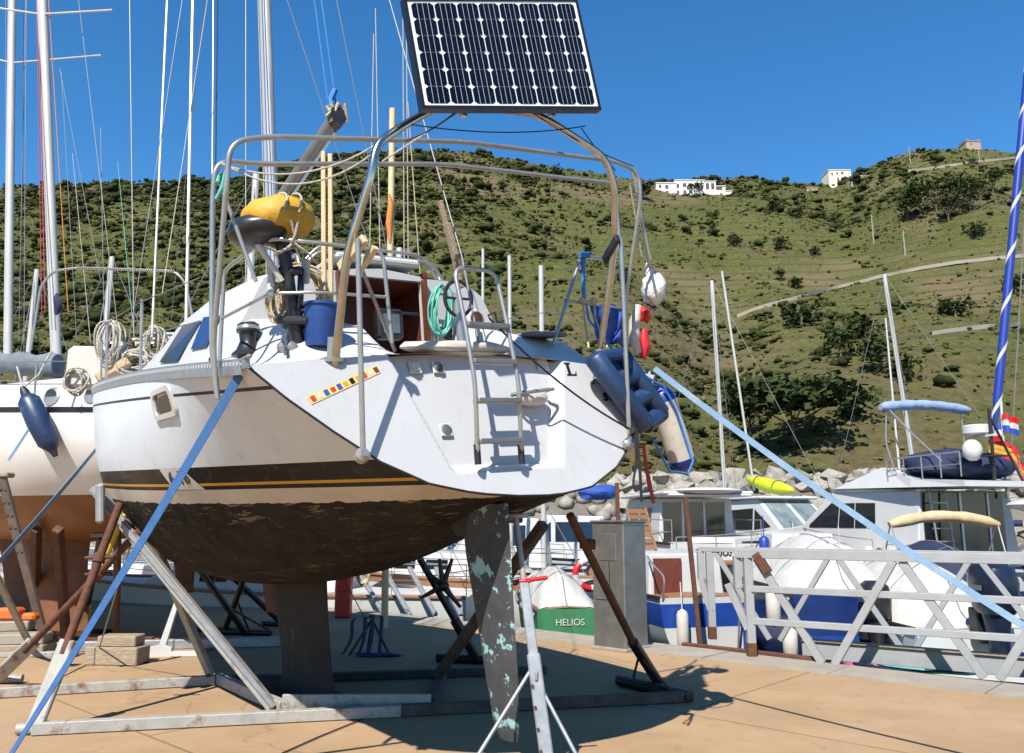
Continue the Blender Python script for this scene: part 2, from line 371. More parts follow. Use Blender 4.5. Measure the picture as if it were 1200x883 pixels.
def hill_mat():
    m = bpy.data.materials.new('hillside'); t, b, N, L = nodes_of(m); tc = N.new('ShaderNodeTexCoord')
    def nz(sc, det=8, ro=.65, st=(1,1,1), off=(0,0,0)):
        mp = N.new('ShaderNodeMapping'); L.new(tc.outputs['Object'], mp.inputs[0]); mp.inputs['Scale'].default_value = st; mp.inputs['Location'].default_value = off
        n = N.new('ShaderNodeTexNoise'); n.inputs['Scale'].default_value = sc; n.inputs['Detail'].default_value = det; n.inputs['Roughness'].default_value = ro; L.new(mp.outputs[0], n.inputs[0]); return n.outputs['Fac']
    def ramp(src, pts):
        r = N.new('ShaderNodeValToRGB'); cr = r.color_ramp
        while len(cr.elements) < len(pts): cr.elements.new(.5)
        for e, (p, c) in zip(cr.elements, pts): e.position = p; e.color = c + (1,)
        L.new(src, r.inputs[0]); return r.outputs[0]
    def mix(f, a, c):
        x = N.new('ShaderNodeMix'); x.data_type = 'RGBA'; L.new(f, x.inputs[0])
        for s, k in ((a, 6), (c, 7)):
            if isinstance(s, tuple): x.inputs[k].default_value = s + (1,)
            else: L.new(s, x.inputs[k])
        return x.outputs[2]
    g = ramp(nz(.02, 9, .68), [(.32, (.050,.060,.016)), (.45, (.078,.084,.024)), (.56, (.112,.108,.034)), (.7, (.070,.077,.021))])
    fine = ramp(nz(.9, 8, .78, (1,1,2.2)), [(.38, (.024,.036,.010)), (.55, (.10,.10,.032)), (.72, (.165,.138,.056))])
    x = N.new('ShaderNodeMix'); x.data_type = 'RGBA'; x.inputs[0].default_value = .62; L.new(g, x.inputs[6]); L.new(fine, x.inputs[7]); c = x.outputs[2]
    c = mix(ramp(nz(.016, 9, .7, off=(40,3,0)), [(.52, (0,0,0)), (.62, (.8,.8,.8))]), c, (.15,.112,.066))
    c = mix(ramp(nz(.03, 6, .75, off=(9,73,0)), [(.60, (0,0,0)), (.68, (.9,.9,.9))]), c, (.10,.07,.048))
    wv = N.new('ShaderNodeTexWave'); wv.bands_direction = 'Z'; wv.inputs['Scale'].default_value = .10; wv.inputs['Distortion'].default_value = 5; wv.inputs['Detail'].default_value = 3; wv.inputs['Detail Scale'].default_value = .25
    L.new(tc.outputs['Object'], wv.inputs[0])
    c = mix(ramp(wv.outputs['Fac'], [(.08, (.6,.6,.6)), (.24, (0,0,0))]), c, (.06,.06,.03))
    sz = N.new('ShaderNodeSeparateXYZ'); L.new(tc.outputs['Object'], sz.inputs[0]); mr = N.new('ShaderNodeMapRange'); mr.inputs['From Min'].default_value = 48; mr.inputs['From Max'].default_value = 6; mr.inputs['To Max'].default_value = .85; L.new(sz.outputs['Z'], mr.inputs['Value'])
    ml = N.new('ShaderNodeMath'); ml.operation = 'MULTIPLY'; L.new(mr.outputs[0], ml.inputs[0]); L.new(ramp(nz(.05, 6, .7, off=(3,9,0)), [(.36, (0,0,0)), (.56, (1,1,1))]), ml.inputs[1])
    c = mix(ml.outputs[0], c, ramp(nz(.7, 6, .75), [(.35, (.055,.045,.022)), (.7, (.17,.125,.065))]))     # dry grass and bare soil low on the slope
    L.new(c, b.inputs['Base Color']); b.inputs['Roughness'].default_value = .95; b.inputs['Specular IOR Level'].default_value = .1
    bu = N.new('ShaderNodeBump'); bu.inputs['Strength'].default_value = 1; bu.inputs['Distance'].default_value = 1.2; L.new(nz(.5, 6, .7), bu.inputs['Height']); L.new(bu.outputs[0], b.inputs['Normal'])
    MT['hillside'] = m
hill_mat()
mb = MB(); rows = []
for i in range(120):
    D = D0 - 10 + (480 - D0)*((i/119)**1.05)
    rows.append([hill_pt(-1.35 + 2.7*j/260, D) for j in range(261)])
mb.grid(rows); hill = struct(mb.build('hillside', 'hillside', smooth=60))

def ribbon(name, pts, w, matn, lift=.25, wall=0):
    P = []
    for (x0, y0), (x1, y1) in zip(pts, pts[1:]):
        n = max(2, int(abs(x1-x0)/6))
        for i in range(n): P.append(hill_hit(lerp(x0, x1, i/n), lerp(y0, y1, i/n)))
    for _ in range(4): P = [P[0]] + [(P[i-1]+P[i]*2+P[i+1])/4 for i in range(1, len(P)-1)] + [P[-1]]
    mb = MB(); rows = []
    for p in P:
        rows.append([p + V(0,-w/2,-.5-wall*.3), p + V(0,-w/2,lift+wall), p + V(0,-w/2+.5,lift+wall), p + V(0,-w/2+.6,lift), p + V(0,w/2,lift), p + V(0,w/2+.3,-2)])
    mb.grid(rows); return struct(mb.build(name, matn))
ribbon('hill_road', [(862,372),(900,359),(980,338),(1060,320),(1120,310),(1175,304),(1230,300)], 2.2, 'road', .22, .15)
ribbon('hill_path', [(1052,203),(1090,199),(1150,190),(1200,186)], 2, 'road', .3, .2)
ribbon('terrace_path', [(1090,392),(1140,386),(1200,380)], 1.2, 'road', .15, .1)

# ------------------------------------------------------------------ scrub: countless low bushes, one mass
ICO_V = []; ICO_F = []
bm = bmesh.new(); bmesh.ops.create_icosphere(bm, subdivisions=1, radius=1)
ICO_V = np.array([v.co[:] for v in bm.verts]); ICO_F = np.array([[v.index for v in f.verts] for f in bm.faces]); bm.free()
def scatter(name, matn, n, fn, seed, parts=1):
    rng = np.random.default_rng(seed); vs = []; fs = []; c = 0; tries = 0
    while c < n and tries < n*12:
        tries += 1; q = fn(rng)
        if q is None: continue
        p, r, fl = q; c += 1
        for k in range(parts):
            if parts == 1: d = np.zeros(3); rk = r
            else: d = rng.normal(0, .45, 3)*r*np.array([1, 1, .45*fl]); rk = r*rng.uniform(.3, .62)
            v = ICO_V * (rk*(.6+.8*rng.random((12,1)))) * np.array([1, 1, fl*1.1]); v = v + np.array([p.x, p.y, p.z + r*fl*.35]) + d
            vs.append(v); fs.append(ICO_F + 12*(len(vs)-1))
    vs = np.concatenate(vs); fs = np.concatenate(fs)
    me = bpy.data.meshes.new(name); me.vertices.add(len(vs)); me.vertices.foreach_set('co', vs.ravel().astype(np.float32))
    me.loops.add(fs.size); me.loops.foreach_set('vertex_index', fs.ravel().astype(np.int32))
    me.polygons.add(len(fs)); me.polygons.foreach_set('loop_start', np.arange(0, fs.size, 3, dtype=np.int32)); me.update(calc_edges=True); me.validate()
    me.materials.append(MT[matn]); o = bpy.data.objects.new(name, me); SC.collection.objects.link(o); return struct(o, 'stuff')
def dens(px, t, p):                                            # how thick the scrub grows
    d = interp(px, [-400,0,260,420,520,640,760,1000,1300], [.68,.68,.85,.82,.66,.52,.36,.34,.4])
    k = noise.noise(V(p.x*.018, p.y*.018, 3.3)) + .55*noise.noise(V(p.x*.06, p.y*.06, 1.1))
    g = math.exp(-((px - (850 - 60*t))/75)**2)*max(0, 1 - 2.1*t)*.8
    return d + g + .55*k
def scrub_fn(big):
    def f(rng):
        px = rng.uniform(-120, 1330); tn = (px-600)/FPX*math.cos(PITCH)*1.015; Dr, _ = ridge(px)
        D = D0 + (Dr - D0)*rng.random()**.75*1.0; p = hill_pt(tn, D); t = (D-D0)/(Dr-D0)
        if rng.random() > dens(px, t, p)*(1 if big else 1.2) - (.28 if big else -.12): return None
        return p, (min(3.2, math.exp(rng.normal(.22, .42))) if big else min(1.6, math.exp(rng.normal(-.5, .42))))*(.35+.75*D/300), rng.uniform(.5, .8)
    return f
mat('scrub_olive', (.068,.074,.022), .95, var=.6, scale=.09, detail=6, spec=.05)
mat('scrub_dark', (.034,.042,.015), .95, var=.55, scale=.07, detail=6, spec=.05)
struct(scatter('scrub', 'scrub_dark', 4600, scrub_fn(True), 3, 6), 'stuff')
mat('scrub_dry', (.13,.105,.05), .95, var=.5, scale=.1, detail=6, spec=.05)
struct(scatter('dry_scrub', 'scrub_dry', 8000, scrub_fn(False), 15, 2), 'stuff')
struct(scatter('low_scrub', 'scrub_olive', 19000, scrub_fn(False), 5, 2), 'stuff')

def crown(mb, c, r, n, size, seed, flat=1.0):                  # leaf-clump faces spread through an uneven volume
    rng = random.Random(seed); lob = [(V(rng.uniform(-.55,.55)*r[0], rng.uniform(-.55,.55)*r[1], rng.uniform(-.35,.45)*r[2]), rng.uniform(.45,.7)) for _ in range(7)]
    for i in range(n):
        l, k = rng.choice(lob); d = V(rng.gauss(0,1), rng.gauss(0,1), rng.gauss(0,1)).normalized()*(rng.random()**.4)
        p = c + l + V(d.x*r[0]*k, d.y*r[1]*k, d.z*r[2]*k*flat); s = size*rng.uniform(.6, 1.3)
        a = V(rng.gauss(0,1), rng.gauss(0,1), rng.gauss(0,.6)).normalized()*s; b = V(rng.gauss(0,1), rng.gauss(0,1), rng.gauss(0,.6)).normalized()*s
        mb.add([p-a*.6, p+b*.8, p+a*.7+b*.1, p-b*.7], [(0,1,2),(0,2,3)])
def tree(px, py, name, label, w, h, trunk, group=None, seed=1, n=700, matn='foliage_dark', base=None):
    p = base or hill_hit(px, py); r = thing(name, label, 'tree', p, group)
    mb = MB(); rng = random.Random(seed); top = h - (h-trunk)*.45
    mb.tube([(0,0,-.5), (rng.uniform(-.2,.2),0,trunk*.6), (rng.uniform(-.4,.4),rng.uniform(-.3,.3),top)], [.028*h, .022*h, .008*h], 7)
    for k in range(5):
        a = k*1.26 + rng.random(); mb.tube([(0,0,trunk*(.6+.08*k)), (math.cos(a)*w*.22, math.sin(a)*w*.22, trunk+(h-trunk)*.25), (math.cos(a)*w*.36, math.sin(a)*w*.36, trunk+(h-trunk)*.5)], [.014*h,.01*h,.004*h], 5)
    mb.build('trunk', 'bark', r); mb = MB()
    crown(mb, V(0,0,(trunk+h)/2), (w/2, w/2, (h-trunk)/2), n, w*.055, seed); mb.build('crown', matn, r); return r
def bush(px, py, w, h, seed, label, group, matn='foliage_dark', n=260):
    p = hill_hit(px, py); r = thing('bush', label, 'bush', p, group)
    mb = MB(); mb.tube([(0,0,-.4),(.05,0,h*.5)], [.05*w,.02*w], 5); mb.build('stem', 'bark', r)
    mb = MB(); crown(mb, V(0,0,h*.5), (w/2, w/2, h/2), n, w*.09, seed); mb.build('crown', matn, r)
tree(932, 528, 'umbrella_pine', 'broad dark umbrella pine at the foot of the hill above the rocks', 14, 8, 3, None, 4, 1500)
tree(880, 515, 'holm_oak', 'dark bushy tree left of the broad umbrella pine', 8, 6.5, 1.5, None, 14, 800)
PG = [(1065,262,11,9),(1080,256,12,11),(1098,250,12,12),(1112,262,10,9),(1122,248,12,12),(1138,252,11,10),(1150,243,10,10),(1164,228,9,8)]
for i, (x, y, w, h) in enumerate(PG):
    tree(x, y, 'pine_tree', ['lowest, leftmost pine','second pine from the left','third pine from the left','low front pine in the middle','tallest middle pine','third pine from the right','second pine from the right','separate rightmost pine, highest up'][i] + ' of the grove on the right slope', w, h, 3.2, 'pines in the grove on the slope', 30+i, 420)
BU = [(917,292,5,4),(933,340,5,4),(940,385,7,5),(958,302,4,3),(1010,240,5,4),(905,250,5,3.5),(932,255,5,4),(1145,280,6,4),(985,420,6,5),(1015,400,6,5),(835,258,4,3),(862,288,5,4),
      (915,330,4,3.5),(800,262,4,3),(655,215,7,6),(612,215,6,5),(690,300,4,3),(735,335,4,3),(1000,498,6,4),(960,470,6,4),(1030,440,6,5),(1060,450,5,4),(1190,345,6,5),(1120,372,5,4)]
BUL = ['lone bush mid-slope straight below the shed of the cream house','lone bush halfway down between the skyline and the road end','big lone bush just below the left end of the hill road','small lone bush right of the mid-slope bush under the shed','lone bush high up right of the cream house','lone bush under the right wing of the white villa','lone bush between villa and cream house, just below the skyline','lone bush right of the utility poles above the road','lone bush below the middle of the hill road','lone bush touching the underside of the hill road','small lone bush below the right end of the villa','lone bush further down the slope right of the villa','lone bush just left of the pair above the road end','small lone bush straight below the villa','dark bush on the ridge inside the right arch leg','dark bush on the ridge left of the right arch leg','small lone bush level with the plastic bag, left of it','small lone bush right of the plastic bag','lone bush low on the slope right of the umbrella pine','lone bush above the umbrella pine','lone bush right of and above the umbrella pine','lone bush left of the leaning slim mast','lone bush at the right edge below the road','lone bush between the road and the terrace path']
for i, (x, y, w, h) in enumerate(BU): bush(x, y, w*1.1, h*1.1, 60+i, BUL[i], 'lone bushes on the slope')
for i, (x, y, w, h) in enumerate([(752,234,9,7),(815,229,8,5),(826,226,4,4),(1140,196,4,4)]):
    bush(x, y, w, h, 90+i, ['dark tree-like bush at the left end of the white villa', 'dark bush in front of the white villa', 'small bush by the right wing of the white villa', 'dark bush below the ruined tower on the right hilltop'][i], None)

# ------------------------------------------------------------------ houses on the hill
def house(px, py, name, label, blocks, wins, matn, rz=0, D=None, roof=None):
    p = hill_hit(px, py) if D is None else at(px, py, D)
    M = Matrix.Translation(p - V(0,0,.8)) @ Matrix.Rotation(rz, 4, 'Z'); r = thing(name, label, 'house', M)
    for (x, y, w, d, h) in blocks:
        mb = MB(); mb.box((x, y+d/2, h/2-1), (w, d, h+2)); mb.build('wall', matn, r)
        mb = MB(); mb.box((x, y+d/2, h+.15), (w+.5, d+.5, .3)); mb.build('roof', roof or matn, r)
    w0 = None
    for (x, z, w, h, y) in wins:
        if w0 is None:
            mb = MB(); mb.box((0,0,0), (1,.12,1)); w0 = mb.build('window', 'shutter', r); o = w0
        else: o = w0.copy(); SC.collection.objects.link(o); o.parent = r
        o.location = (x, y-.05, z); o.scale = (w, 1, h)
    return r
house(806, 229, 'white_villa', 'long white flat-roofed villa on the skyline of the hill', [(-9,0,8,9,6.0),(1,0,12.2,9,7.2),(9.4,.3,5,8,6.8),(13.5,1,5,7,5.0),(17,2,4,5,3.2)],
      [(-11.4,4.6,1,1.4,0),(-8.6,4.4,1.3,1.6,0),(-11.4,1.8,1,1.6,0),(-8.6,1.8,1.3,1.4,0),(-4,4.8,1,1.8,0),(-1.2,5.2,1.5,1.5,0),(1.2,5.2,1.5,1.5,0),(4,5.2,1.6,1.5,0),(-1.2,2.0,1.2,1.6,0),(1.2,2.2,1.2,1.4,0),(-4,1.9,1,1.6,0),(8.4,4.8,1.3,2.6,.3),(10.6,4.8,1.3,2.6,.3),(13.4,4.2,2.6,1.4,1)], 'stucco')
house(985, 217, 'cream_house', 'cream block of a house on the saddle of the ridge', [(0,0,10.5,9,8.2)],
      [(-3.6,6.2,.8,1,0),(-1.2,6.6,.8,1,0),(1.2,6.8,1,1.2,0),(-1,3.6,.8,1.6,0),(1.6,3.6,1.6,1.6,0),(3.4,2,.8,1.6,0)], 'stucco_cream')
house(1008, 215, 'stone_ruin', 'low stone ruin beside the cream house', [(-1,1,5,5,4.2),(3.4,2,4,4,5)], [(0,2.6,.9,1.2,1),(3,3,.8,1,2)], 'stone')
house(1141, 173, 'stone_tower', 'squat tan stone fort on the right hilltop', [(0,0,6.6,6,3.6),(-2.6,.4,1.2,5,4.4),(2.6,.4,1.2,5,4.3)], [(-1.0,2.4,.6,.8,0)], 'stone', D=ridge(1141)[0]-2)
house(952, 225, 'farm_shed', 'small brown shed below the cream house', [(0,0,5,4,2.6)], [(-1,1.2,1,1.4,0)], 'stone')
VL = [(262,380,3.2,2.6,'white house highest behind the rigging beside the cabin roof'),(247,396,3.6,2.6,'white house just above the yacht cabin window'),(205,408,3.0,2.8,'white village house between the thick stays'),(168,410,3.4,2.4,'white village house behind the rope coils'),(133,412,3.0,2.4,'white village house behind the near stanchions'),(100,420,3.2,2.2,'white village house behind the neighbouring sailboat'),(285,398,3.4,2.6,'white house half hidden by the yacht cabin roof')]
for i, (x, y, w, h, lb) in enumerate(VL):
    house(x, y, 'village_house', lb, [(0,0,w,6,h),(w*.45,1.5,w*.4,5,h*.7)], [(-w*.3,h*.65,.4,.5,0),(0,h*.65,.4,.5,0),(w*.25,h*.3,.4,.6,0),(-w*.3,h*.25,.4,.7,0)], 'stucco' if i % 3 else 'stucco_cream', .1*(i % 3 - 1), None, 'roof_tile' if i % 3 == 1 else None)
for (x, y, h, lb) in [(1024,286,9,'pale utility pole on the terraces below the cream house'),(1061,302,7,'pale utility pole just above the hill road'),(1067,193,8,'thin mast on the ridge left of the ruined fort'),(1148,190,5,'white post beside the bush under the fort')]:
    p = hill_hit(x, y); mb = MB(); mb.tube([p - V(0,0,.5), p + V(0,0,h)], [.24,.16], 6); mb.beam(p+V(-.7,0,h-.5), p+V(.7,0,h-.5), .12, .12)
    solo(mb, 'utility_pole', 'kerb_concrete', lb, 'pole', 'poles on the hill')

# ------------------------------------------------------------------ breakwater of boulders
mb = MB(); prof = [(43,-3),(45,-.6),(48.5,2.6),(50.5,3.9),(54,4.0),(60,2),(66,-3)]
def bw_h(y): return interp(y, [a for a, _ in prof], [b for _, b in prof])
BWA = math.radians(-6); BWM = Matrix.Rotation(BWA, 4, 'Z')
mb.loft([[BWM @ V(x, y, z) for y, z in prof] for x in (-45, 0, 22, 60)], True, True); bank = struct(mb.build('breakwater', 'bank'))
shapes = []
for k in range(12):
    rng = random.Random(200+k); bm = bmesh.new()
    for _ in range(15):
        d = V(rng.gauss(0,1), rng.gauss(0,1), rng.gauss(0,1)).normalized(); m_ = max(abs(d.x), abs(d.y), abs(d.z)); d = d/(m_**.75)*rng.uniform(.75, 1.0)
        bm.verts.new((d.x*1.2, d.y*.9, d.z*.75))
    h = bmesh.ops.convex_hull(bm, input=bm.verts); bmesh.ops.delete(bm, geom=[v for v in bm.verts if not v.link_faces], context='VERTS')
    bmesh.ops.recalc_face_normals(bm, faces=bm.faces)
    me = bpy.data.meshes.new('rock'); bm.to_mesh(me); bm.free(); me.materials.append(MT['rock']); shapes.append(me)
rng = random.Random(11); nrock = 0
for row, (y, zoff) in enumerate([(49.6,.1),(48.2,.1),(46.9,.05),(50.9,.1),(45.7,0),(52.0,.15)]):
    x = 1.5 + rng.random()
    while x < 37 and nrock < 299:
        r = rng.uniform(.36, .88)*(1.1 if row < 4 else .9); yy = y + rng.uniform(-.4,.4)
        o = bpy.data.objects.new('boulder', rng.choice(shapes)); SC.collection.objects.link(o); o.parent = bank
        o.location = BWM @ V(x, yy, bw_h(yy) + zoff + rng.uniform(-.1,.25)); o.scale = (r*rng.uniform(.8,1.3), r, r*rng.uniform(.8,1.15)); o.rotation_euler = (rng.uniform(-.5,.5), rng.uniform(-.5,.5), rng.uniform(0,6.3))
        nrock += 1; x += r*rng.uniform(1.05, 1.45)

rng = np.random.default_rng(31)
def rub(rg):
    x = rg.uniform(-44, 58); y = rg.uniform(44, 53); q = BWM @ V(x, y, bw_h(y)); return q, rg.uniform(.22, .6), rg.uniform(.7, .9)
scatter('rock_rubble', 'rock', 900, rub, 8)
# ------------------------------------------------------------------ the main yacht ashore (u forward, v port, w up; origin under the stern lip)
BM = Matrix(((-.5743651, -.8153096, -.0733140, .1483554), (.8185858, -.5725598, -.0457436, 5.1214613), (-.0046815, -.0862873, .9962593, 0), (0, 0, 0, 1)))
BMI = BM.inverted()
def bp(px, py, **k):
    d = BMI.to_3x3() @ ray(px, py); e = BMI @ EYEV; (n, val), = k.items(); i = 'uvw'.index(n)
    return e + d*((val - e[i])/d[i])
def W(u, v, w): return BM @ V(u, v, w)
def hull_shape(L, bs, ks, ss, us, mid=3.6, pm=(1.02, 3.0), pn=(.475, .48), stern=False):
    def S(u, g, side=1):
        b, k, s = interp_s(u, us, bs), interp_s(u, us, ks), interp_s(u, us, ss)
        t = sstep(0, mid, u); m = lerp(pm[0], pm[1], t); n = lerp(pn[0], pn[1], t)
        f = sstep(L*.72, L, u); n = lerp(n, .8, f); m = lerp(m, 1.6, f)
        h = g**1.35; f2 = (max(0, 1-(1-h)**m))**n
        if stern: f2 = lerp(interp(h, [0,.013,.084,.258,.497,.755,1], [0,.196,.392,.575,.732,.882,1]), f2, sstep(.1, 2.3, u))
        tw = .09*side*b*f2*(1-h)*(1-sstep(0, 2.8, u)) if stern else 0      # the stern sits slightly twisted on its stands
        return V(u, side*b*f2, k + (s-k)*h + tw)
    return S
def interp_s(x, xs, ys):                                       # smooth (Catmull-Rom) interpolation
    i = max(0, min(len(xs)-2, int(np.searchsorted(xs, x, side='right'))-1)); x0, x1 = xs[i], xs[i+1]; t = (x-x0)/(x1-x0); t = max(-.2, min(1.0, t)); h = x1-x0
    def sl(j):
        if j == 0: return (ys[1]-ys[0])/(xs[1]-xs[0])
        if j == len(xs)-1: return (ys[-1]-ys[-2])/(xs[-1]-xs[-2])
        return (ys[j+1]-ys[j-1])/(xs[j+1]-xs[j-1])
    a, b, m0, m1 = ys[i], ys[i+1], sl(i)*h, sl(i+1)*h
    return (2*t**3-3*t*t+1)*a + (t**3-2*t*t+t)*m0 + (-2*t**3+3*t*t)*b + (t**3-t*t)*m1
US = [-.2, .3, 1.2, 2.4, 3.6, 4.8, 6.2, 7.6, 8.6, 9.25]
BS = [1.47, 1.535, 1.60, 1.655, 1.66, 1.60, 1.35, .88, .40, .03]
KS = [1.80, 1.70, 1.45, 1.17, 1.06, 1.10, 1.28, 1.60, 2.0, 2.45]
SS = [2.53, 2.575, 2.69, 2.83, 2.95, 3.06, 3.17, 3.29, 3.38, 3.44]
S = hull_shape(9.25, BS, KS, SS, US, stern=True)
def u_tr(w): return -.035 + (w-1.76)*.33
def u_start(g, sd=1):
    u = .1
    for _ in range(12): u = u_tr(S(u, g, sd).z)
    return u
NG, NU = 30, 64
GS = [i/NG for i in range(NG+1)]
U0 = [u_start(g) for g in GS]; U1 = [u_start(g, -1) for g in GS]
def hull_uv(g, t): i = min(NG-1, int(g*NG)); return lerp(U0[i], U0[i+1], g*NG-i) + (9.25 - lerp(U0[i], U0[i+1], g*NG-i))*t
yacht = thing('sailing_yacht', 'large grey and white sailing yacht propped ashore stern towards us, solar panel above', 'sailboat', BM)
def hull_mat():
    m = bpy.data.materials.new('yacht_hull'); t, b, N, L = nodes_of(m); tc = N.new('ShaderNodeTexCoord'); sx = N.new('ShaderNodeSeparateXYZ'); L.new(tc.outputs['Object'], sx.inputs[0])
    def mth(op, a, c):
        x = N.new('ShaderNodeMath'); x.operation = op
        for k, s in ((0, a), (1, c)):
            if isinstance(s, (int, float)): x.inputs[k].default_value = s
            else: L.new(s, x.inputs[k])
        return x.outputs[0]
    def nz(sc, det=6, ro=.6, st=(1,1,1)):
        mp = N.new('ShaderNodeMapping'); L.new(tc.outputs['Object'], mp.inputs[0]); mp.inputs['Scale'].default_value = st
        n = N.new('ShaderNodeTexNoise'); n.inputs['Scale'].default_value = sc; n.inputs['Detail'].default_value = det; n.inputs['Roughness'].default_value = ro; L.new(mp.outputs[0], n.inputs[0]); return n.outputs['Fac']
    def ramp(src, a, b_, ca=(0,0,0), cb=(1,1,1)):
        r = N.new('ShaderNodeValToRGB'); r.color_ramp.elements[0].position = a; r.color_ramp.elements[1].position = b_
        r.color_ramp.elements[0].color = ca + (1,); r.color_ramp.elements[1].color = cb + (1,); L.new(src, r.inputs[0]); return r.outputs[0]
    def mix(f, a, c):
        x = N.new('ShaderNodeMix'); x.data_type = 'RGBA'; L.new(f, x.inputs[0])
        for s, k in ((a, 6), (c, 7)):
            if isinstance(s, tuple): x.inputs[k].default_value = s + (1,)
            else: L.new(s, x.inputs[k])
        return x.outputs[2]
    z = mth('SUBTRACT', sx.outputs['Z'], mth('MULTIPLY', sx.outputs['X'], .047))      # paint lines rise gently towards the bow
    grey = ramp(nz(1.4, 7, .6, (1,1,2)), .3, .7, (.52,.56,.60), (.59,.63,.67))
    grey = mix(ramp(nz(2.2, 9, .7, (4,4,.5)), .60, .78, (0,0,0), (.5,.5,.5)), grey, (.42,.42,.41))
    white = ramp(nz(2, 6), .3, .7, (.44,.39,.32), (.50,.45,.38))
    af = ramp(nz(3.5, 9, .7), .3, .72, (.014,.0135,.0125), (.040,.036,.031))
    flake = ramp(nz(7.5, 8, .72, (.42,.42,3.2)), .585, .615); band = ramp(nz(.9, 4, .6), .42, .62)
    zf = mth('MULTIPLY', flake, mth('ADD', mth('MULTIPLY', band, .6), ramp(mth('ABSOLUTE', mth('SUBTRACT', z, 1.70), 0), .0, .16, (.9,.9,.9), (0,0,0))))
    af = mix(zf, af, (.21,.165,.10))
    zw = mth('ADD', z, mth('MULTIPLY', mth('SUBTRACT', nz(9, 6), .5), .05))
    c = mix(mth('GREATER_THAN', zw, 1.765), af, white)
    blk = ramp(nz(3), .3, .7, (.004,.004,.005), (.008,.008,.009))
    c = mix(mth('GREATER_THAN', z, 1.865), c, blk)
    c = mix(mth('GREATER_THAN', z, 1.893), c, (.50,.27,.03)); c = mix(mth('GREATER_THAN', z, 1.912), c, blk)
    c = mix(mth('GREATER_THAN', z, 2.025), c, grey)
    zz = mth('SUBTRACT', sx.outputs['Z'], mth('MULTIPLY', sx.outputs['X'], .098))       # thin line under the rail
    ln = mth('MULTIPLY', mth('GREATER_THAN', zz, 2.418), mth('LESS_THAN', zz, 2.438)); c = mix(ln, c, (.015,.015,.018))
    L.new(c, b.inputs['Base Color']); b.inputs['Specular IOR Level'].default_value = .06
    r = N.new('ShaderNodeMix'); L.new(mth('GREATER_THAN', zw, 1.765), r.inputs[0]); r.inputs[2].default_value = .9; r.inputs[3].default_value = .28; L.new(r.outputs[0], b.inputs['Roughness'])
    bu = N.new('ShaderNodeBump'); bu.inputs['Strength'].default_value = .25; bu.inputs['Distance'].default_value = .01; L.new(zf, bu.inputs['Height']); L.new(bu.outputs[0], b.inputs['Normal'])
    MT['yacht_hull'] = m
hull_mat()
mb = MB(); rows = []
for i in range(NU+1):
    t = i/NU; t = t**1.15
    row = [S(U0[j] + (9.25-U0[j])*t, GS[j], 1) for j in range(NG, -1, -1)] + [S(U1[j] + (9.25-U1[j])*t, GS[j], -1) for j in range(1, NG+1)]
    rows.append(row)
mb.grid(rows); hull = mb.build('hull', 'yacht_hull', yacht, 50)

# transom with its moulded recess
EV = [S(U0[j], GS[j]).y for j in range(NG+1)]; EW = [S(U0[j], GS[j]).z for j in range(NG+1)]; BC, WC = EV[-1], EW[-1]
EV1 = [-S(U1[j], GS[j], -1).y for j in range(NG+1)]; EW1 = [S(U1[j], GS[j], -1).z for j in range(NG+1)]
def deck_edge(v): return WC + .13*(1 - (abs(v)/BC)**1.4)
def deck_w(u, v):
    b = interp_s(u, US, BS); s = interp_s(u, US, SS); w = s + .13*(1 - min(1, (abs(v)/b))**1.4)
    a = abs(v); wall = sstep(.50, .62, a)*(1 - sstep(1.05, 1.32, a))
    co = wall*sstep(.30, .78, u)*(1 - sstep(1.75, 2.6, u))*(.20 + .14*sstep(.5, 1.7, u)); w += co
    if u < 2.0:
        well = (1 - sstep(.46, .53, a))*sstep(.40, .47, u)*(1 - sstep(1.62, 1.66, u)); w -= well*.62
    return w
def recess(v, w):
    lim = .40 + max(0, w-1.95)*.36
    return .085*sstep(lim+.025, lim-.03, abs(v))*sstep(1.92, 1.97, w)
mb = MB(); rows = []; NC = 220
for i in range(NC+1):
    s = -1 + 2*i/NC; v = BC*math.copysign(abs(s)**.9, s)*.9995; wb = interp(abs(v), EV, EW) if v > 0 else interp(abs(v), EV1, EW1); wt = deck_w(u_tr(deck_edge(v)), v)
    rows.append([V(u_tr(lerp(wb, wt, j/90)) + recess(v, lerp(wb, wt, j/90)), v, lerp(wb, wt, j/90)) for j in range(91)])
mb.grid(rows)
mat('transom_white', (.50,.50,.50), .3, var=.03, scale=2, dirt=(.44,.42,.385), dthr=(.55,.9), dscale=1.2)
def streaks(m, col, amt, sc=5):
    t, b, N, L = nodes_of(m); src = b.inputs['Base Color'].links[0].from_socket; tc = N.new('ShaderNodeTexCoord'); mp = N.new('ShaderNodeMapping'); mp.inputs['Scale'].default_value = (4, 4, .35); L.new(tc.outputs['Object'], mp.inputs[0])
    n = N.new('ShaderNodeTexNoise'); n.inputs['Scale'].default_value = sc; n.inputs['Detail'].default_value = 6; n.inputs['Roughness'].default_value = .7; L.new(mp.outputs[0], n.inputs[0])
    r = N.new('ShaderNodeValToRGB'); r.color_ramp.elements[0].position = .55; r.color_ramp.elements[1].position = .78; r.color_ramp.elements[1].color = (amt, amt, amt, 1); L.new(n.outputs['Fac'], r.inputs[0])
    x = N.new('ShaderNodeMix'); x.data_type = 'RGBA'; L.new(r.outputs[0], x.inputs[0]); L.new(src, x.inputs[6]); x.inputs[7].default_value = col + (1,); L.new(x.outputs[2], b.inputs['Base Color'])
streaks(MT['transom_white'], (.34,.315,.27), .5); streaks(MT['gel_white'], (.38,.35,.29), .55); streaks(MT['yacht_hull'], (.22,.20,.17), .30, 3)
trn = mb.build('transom', 'transom_white', yacht, 40)
mb = MB()                                                       # dark rubbing strip under the lip
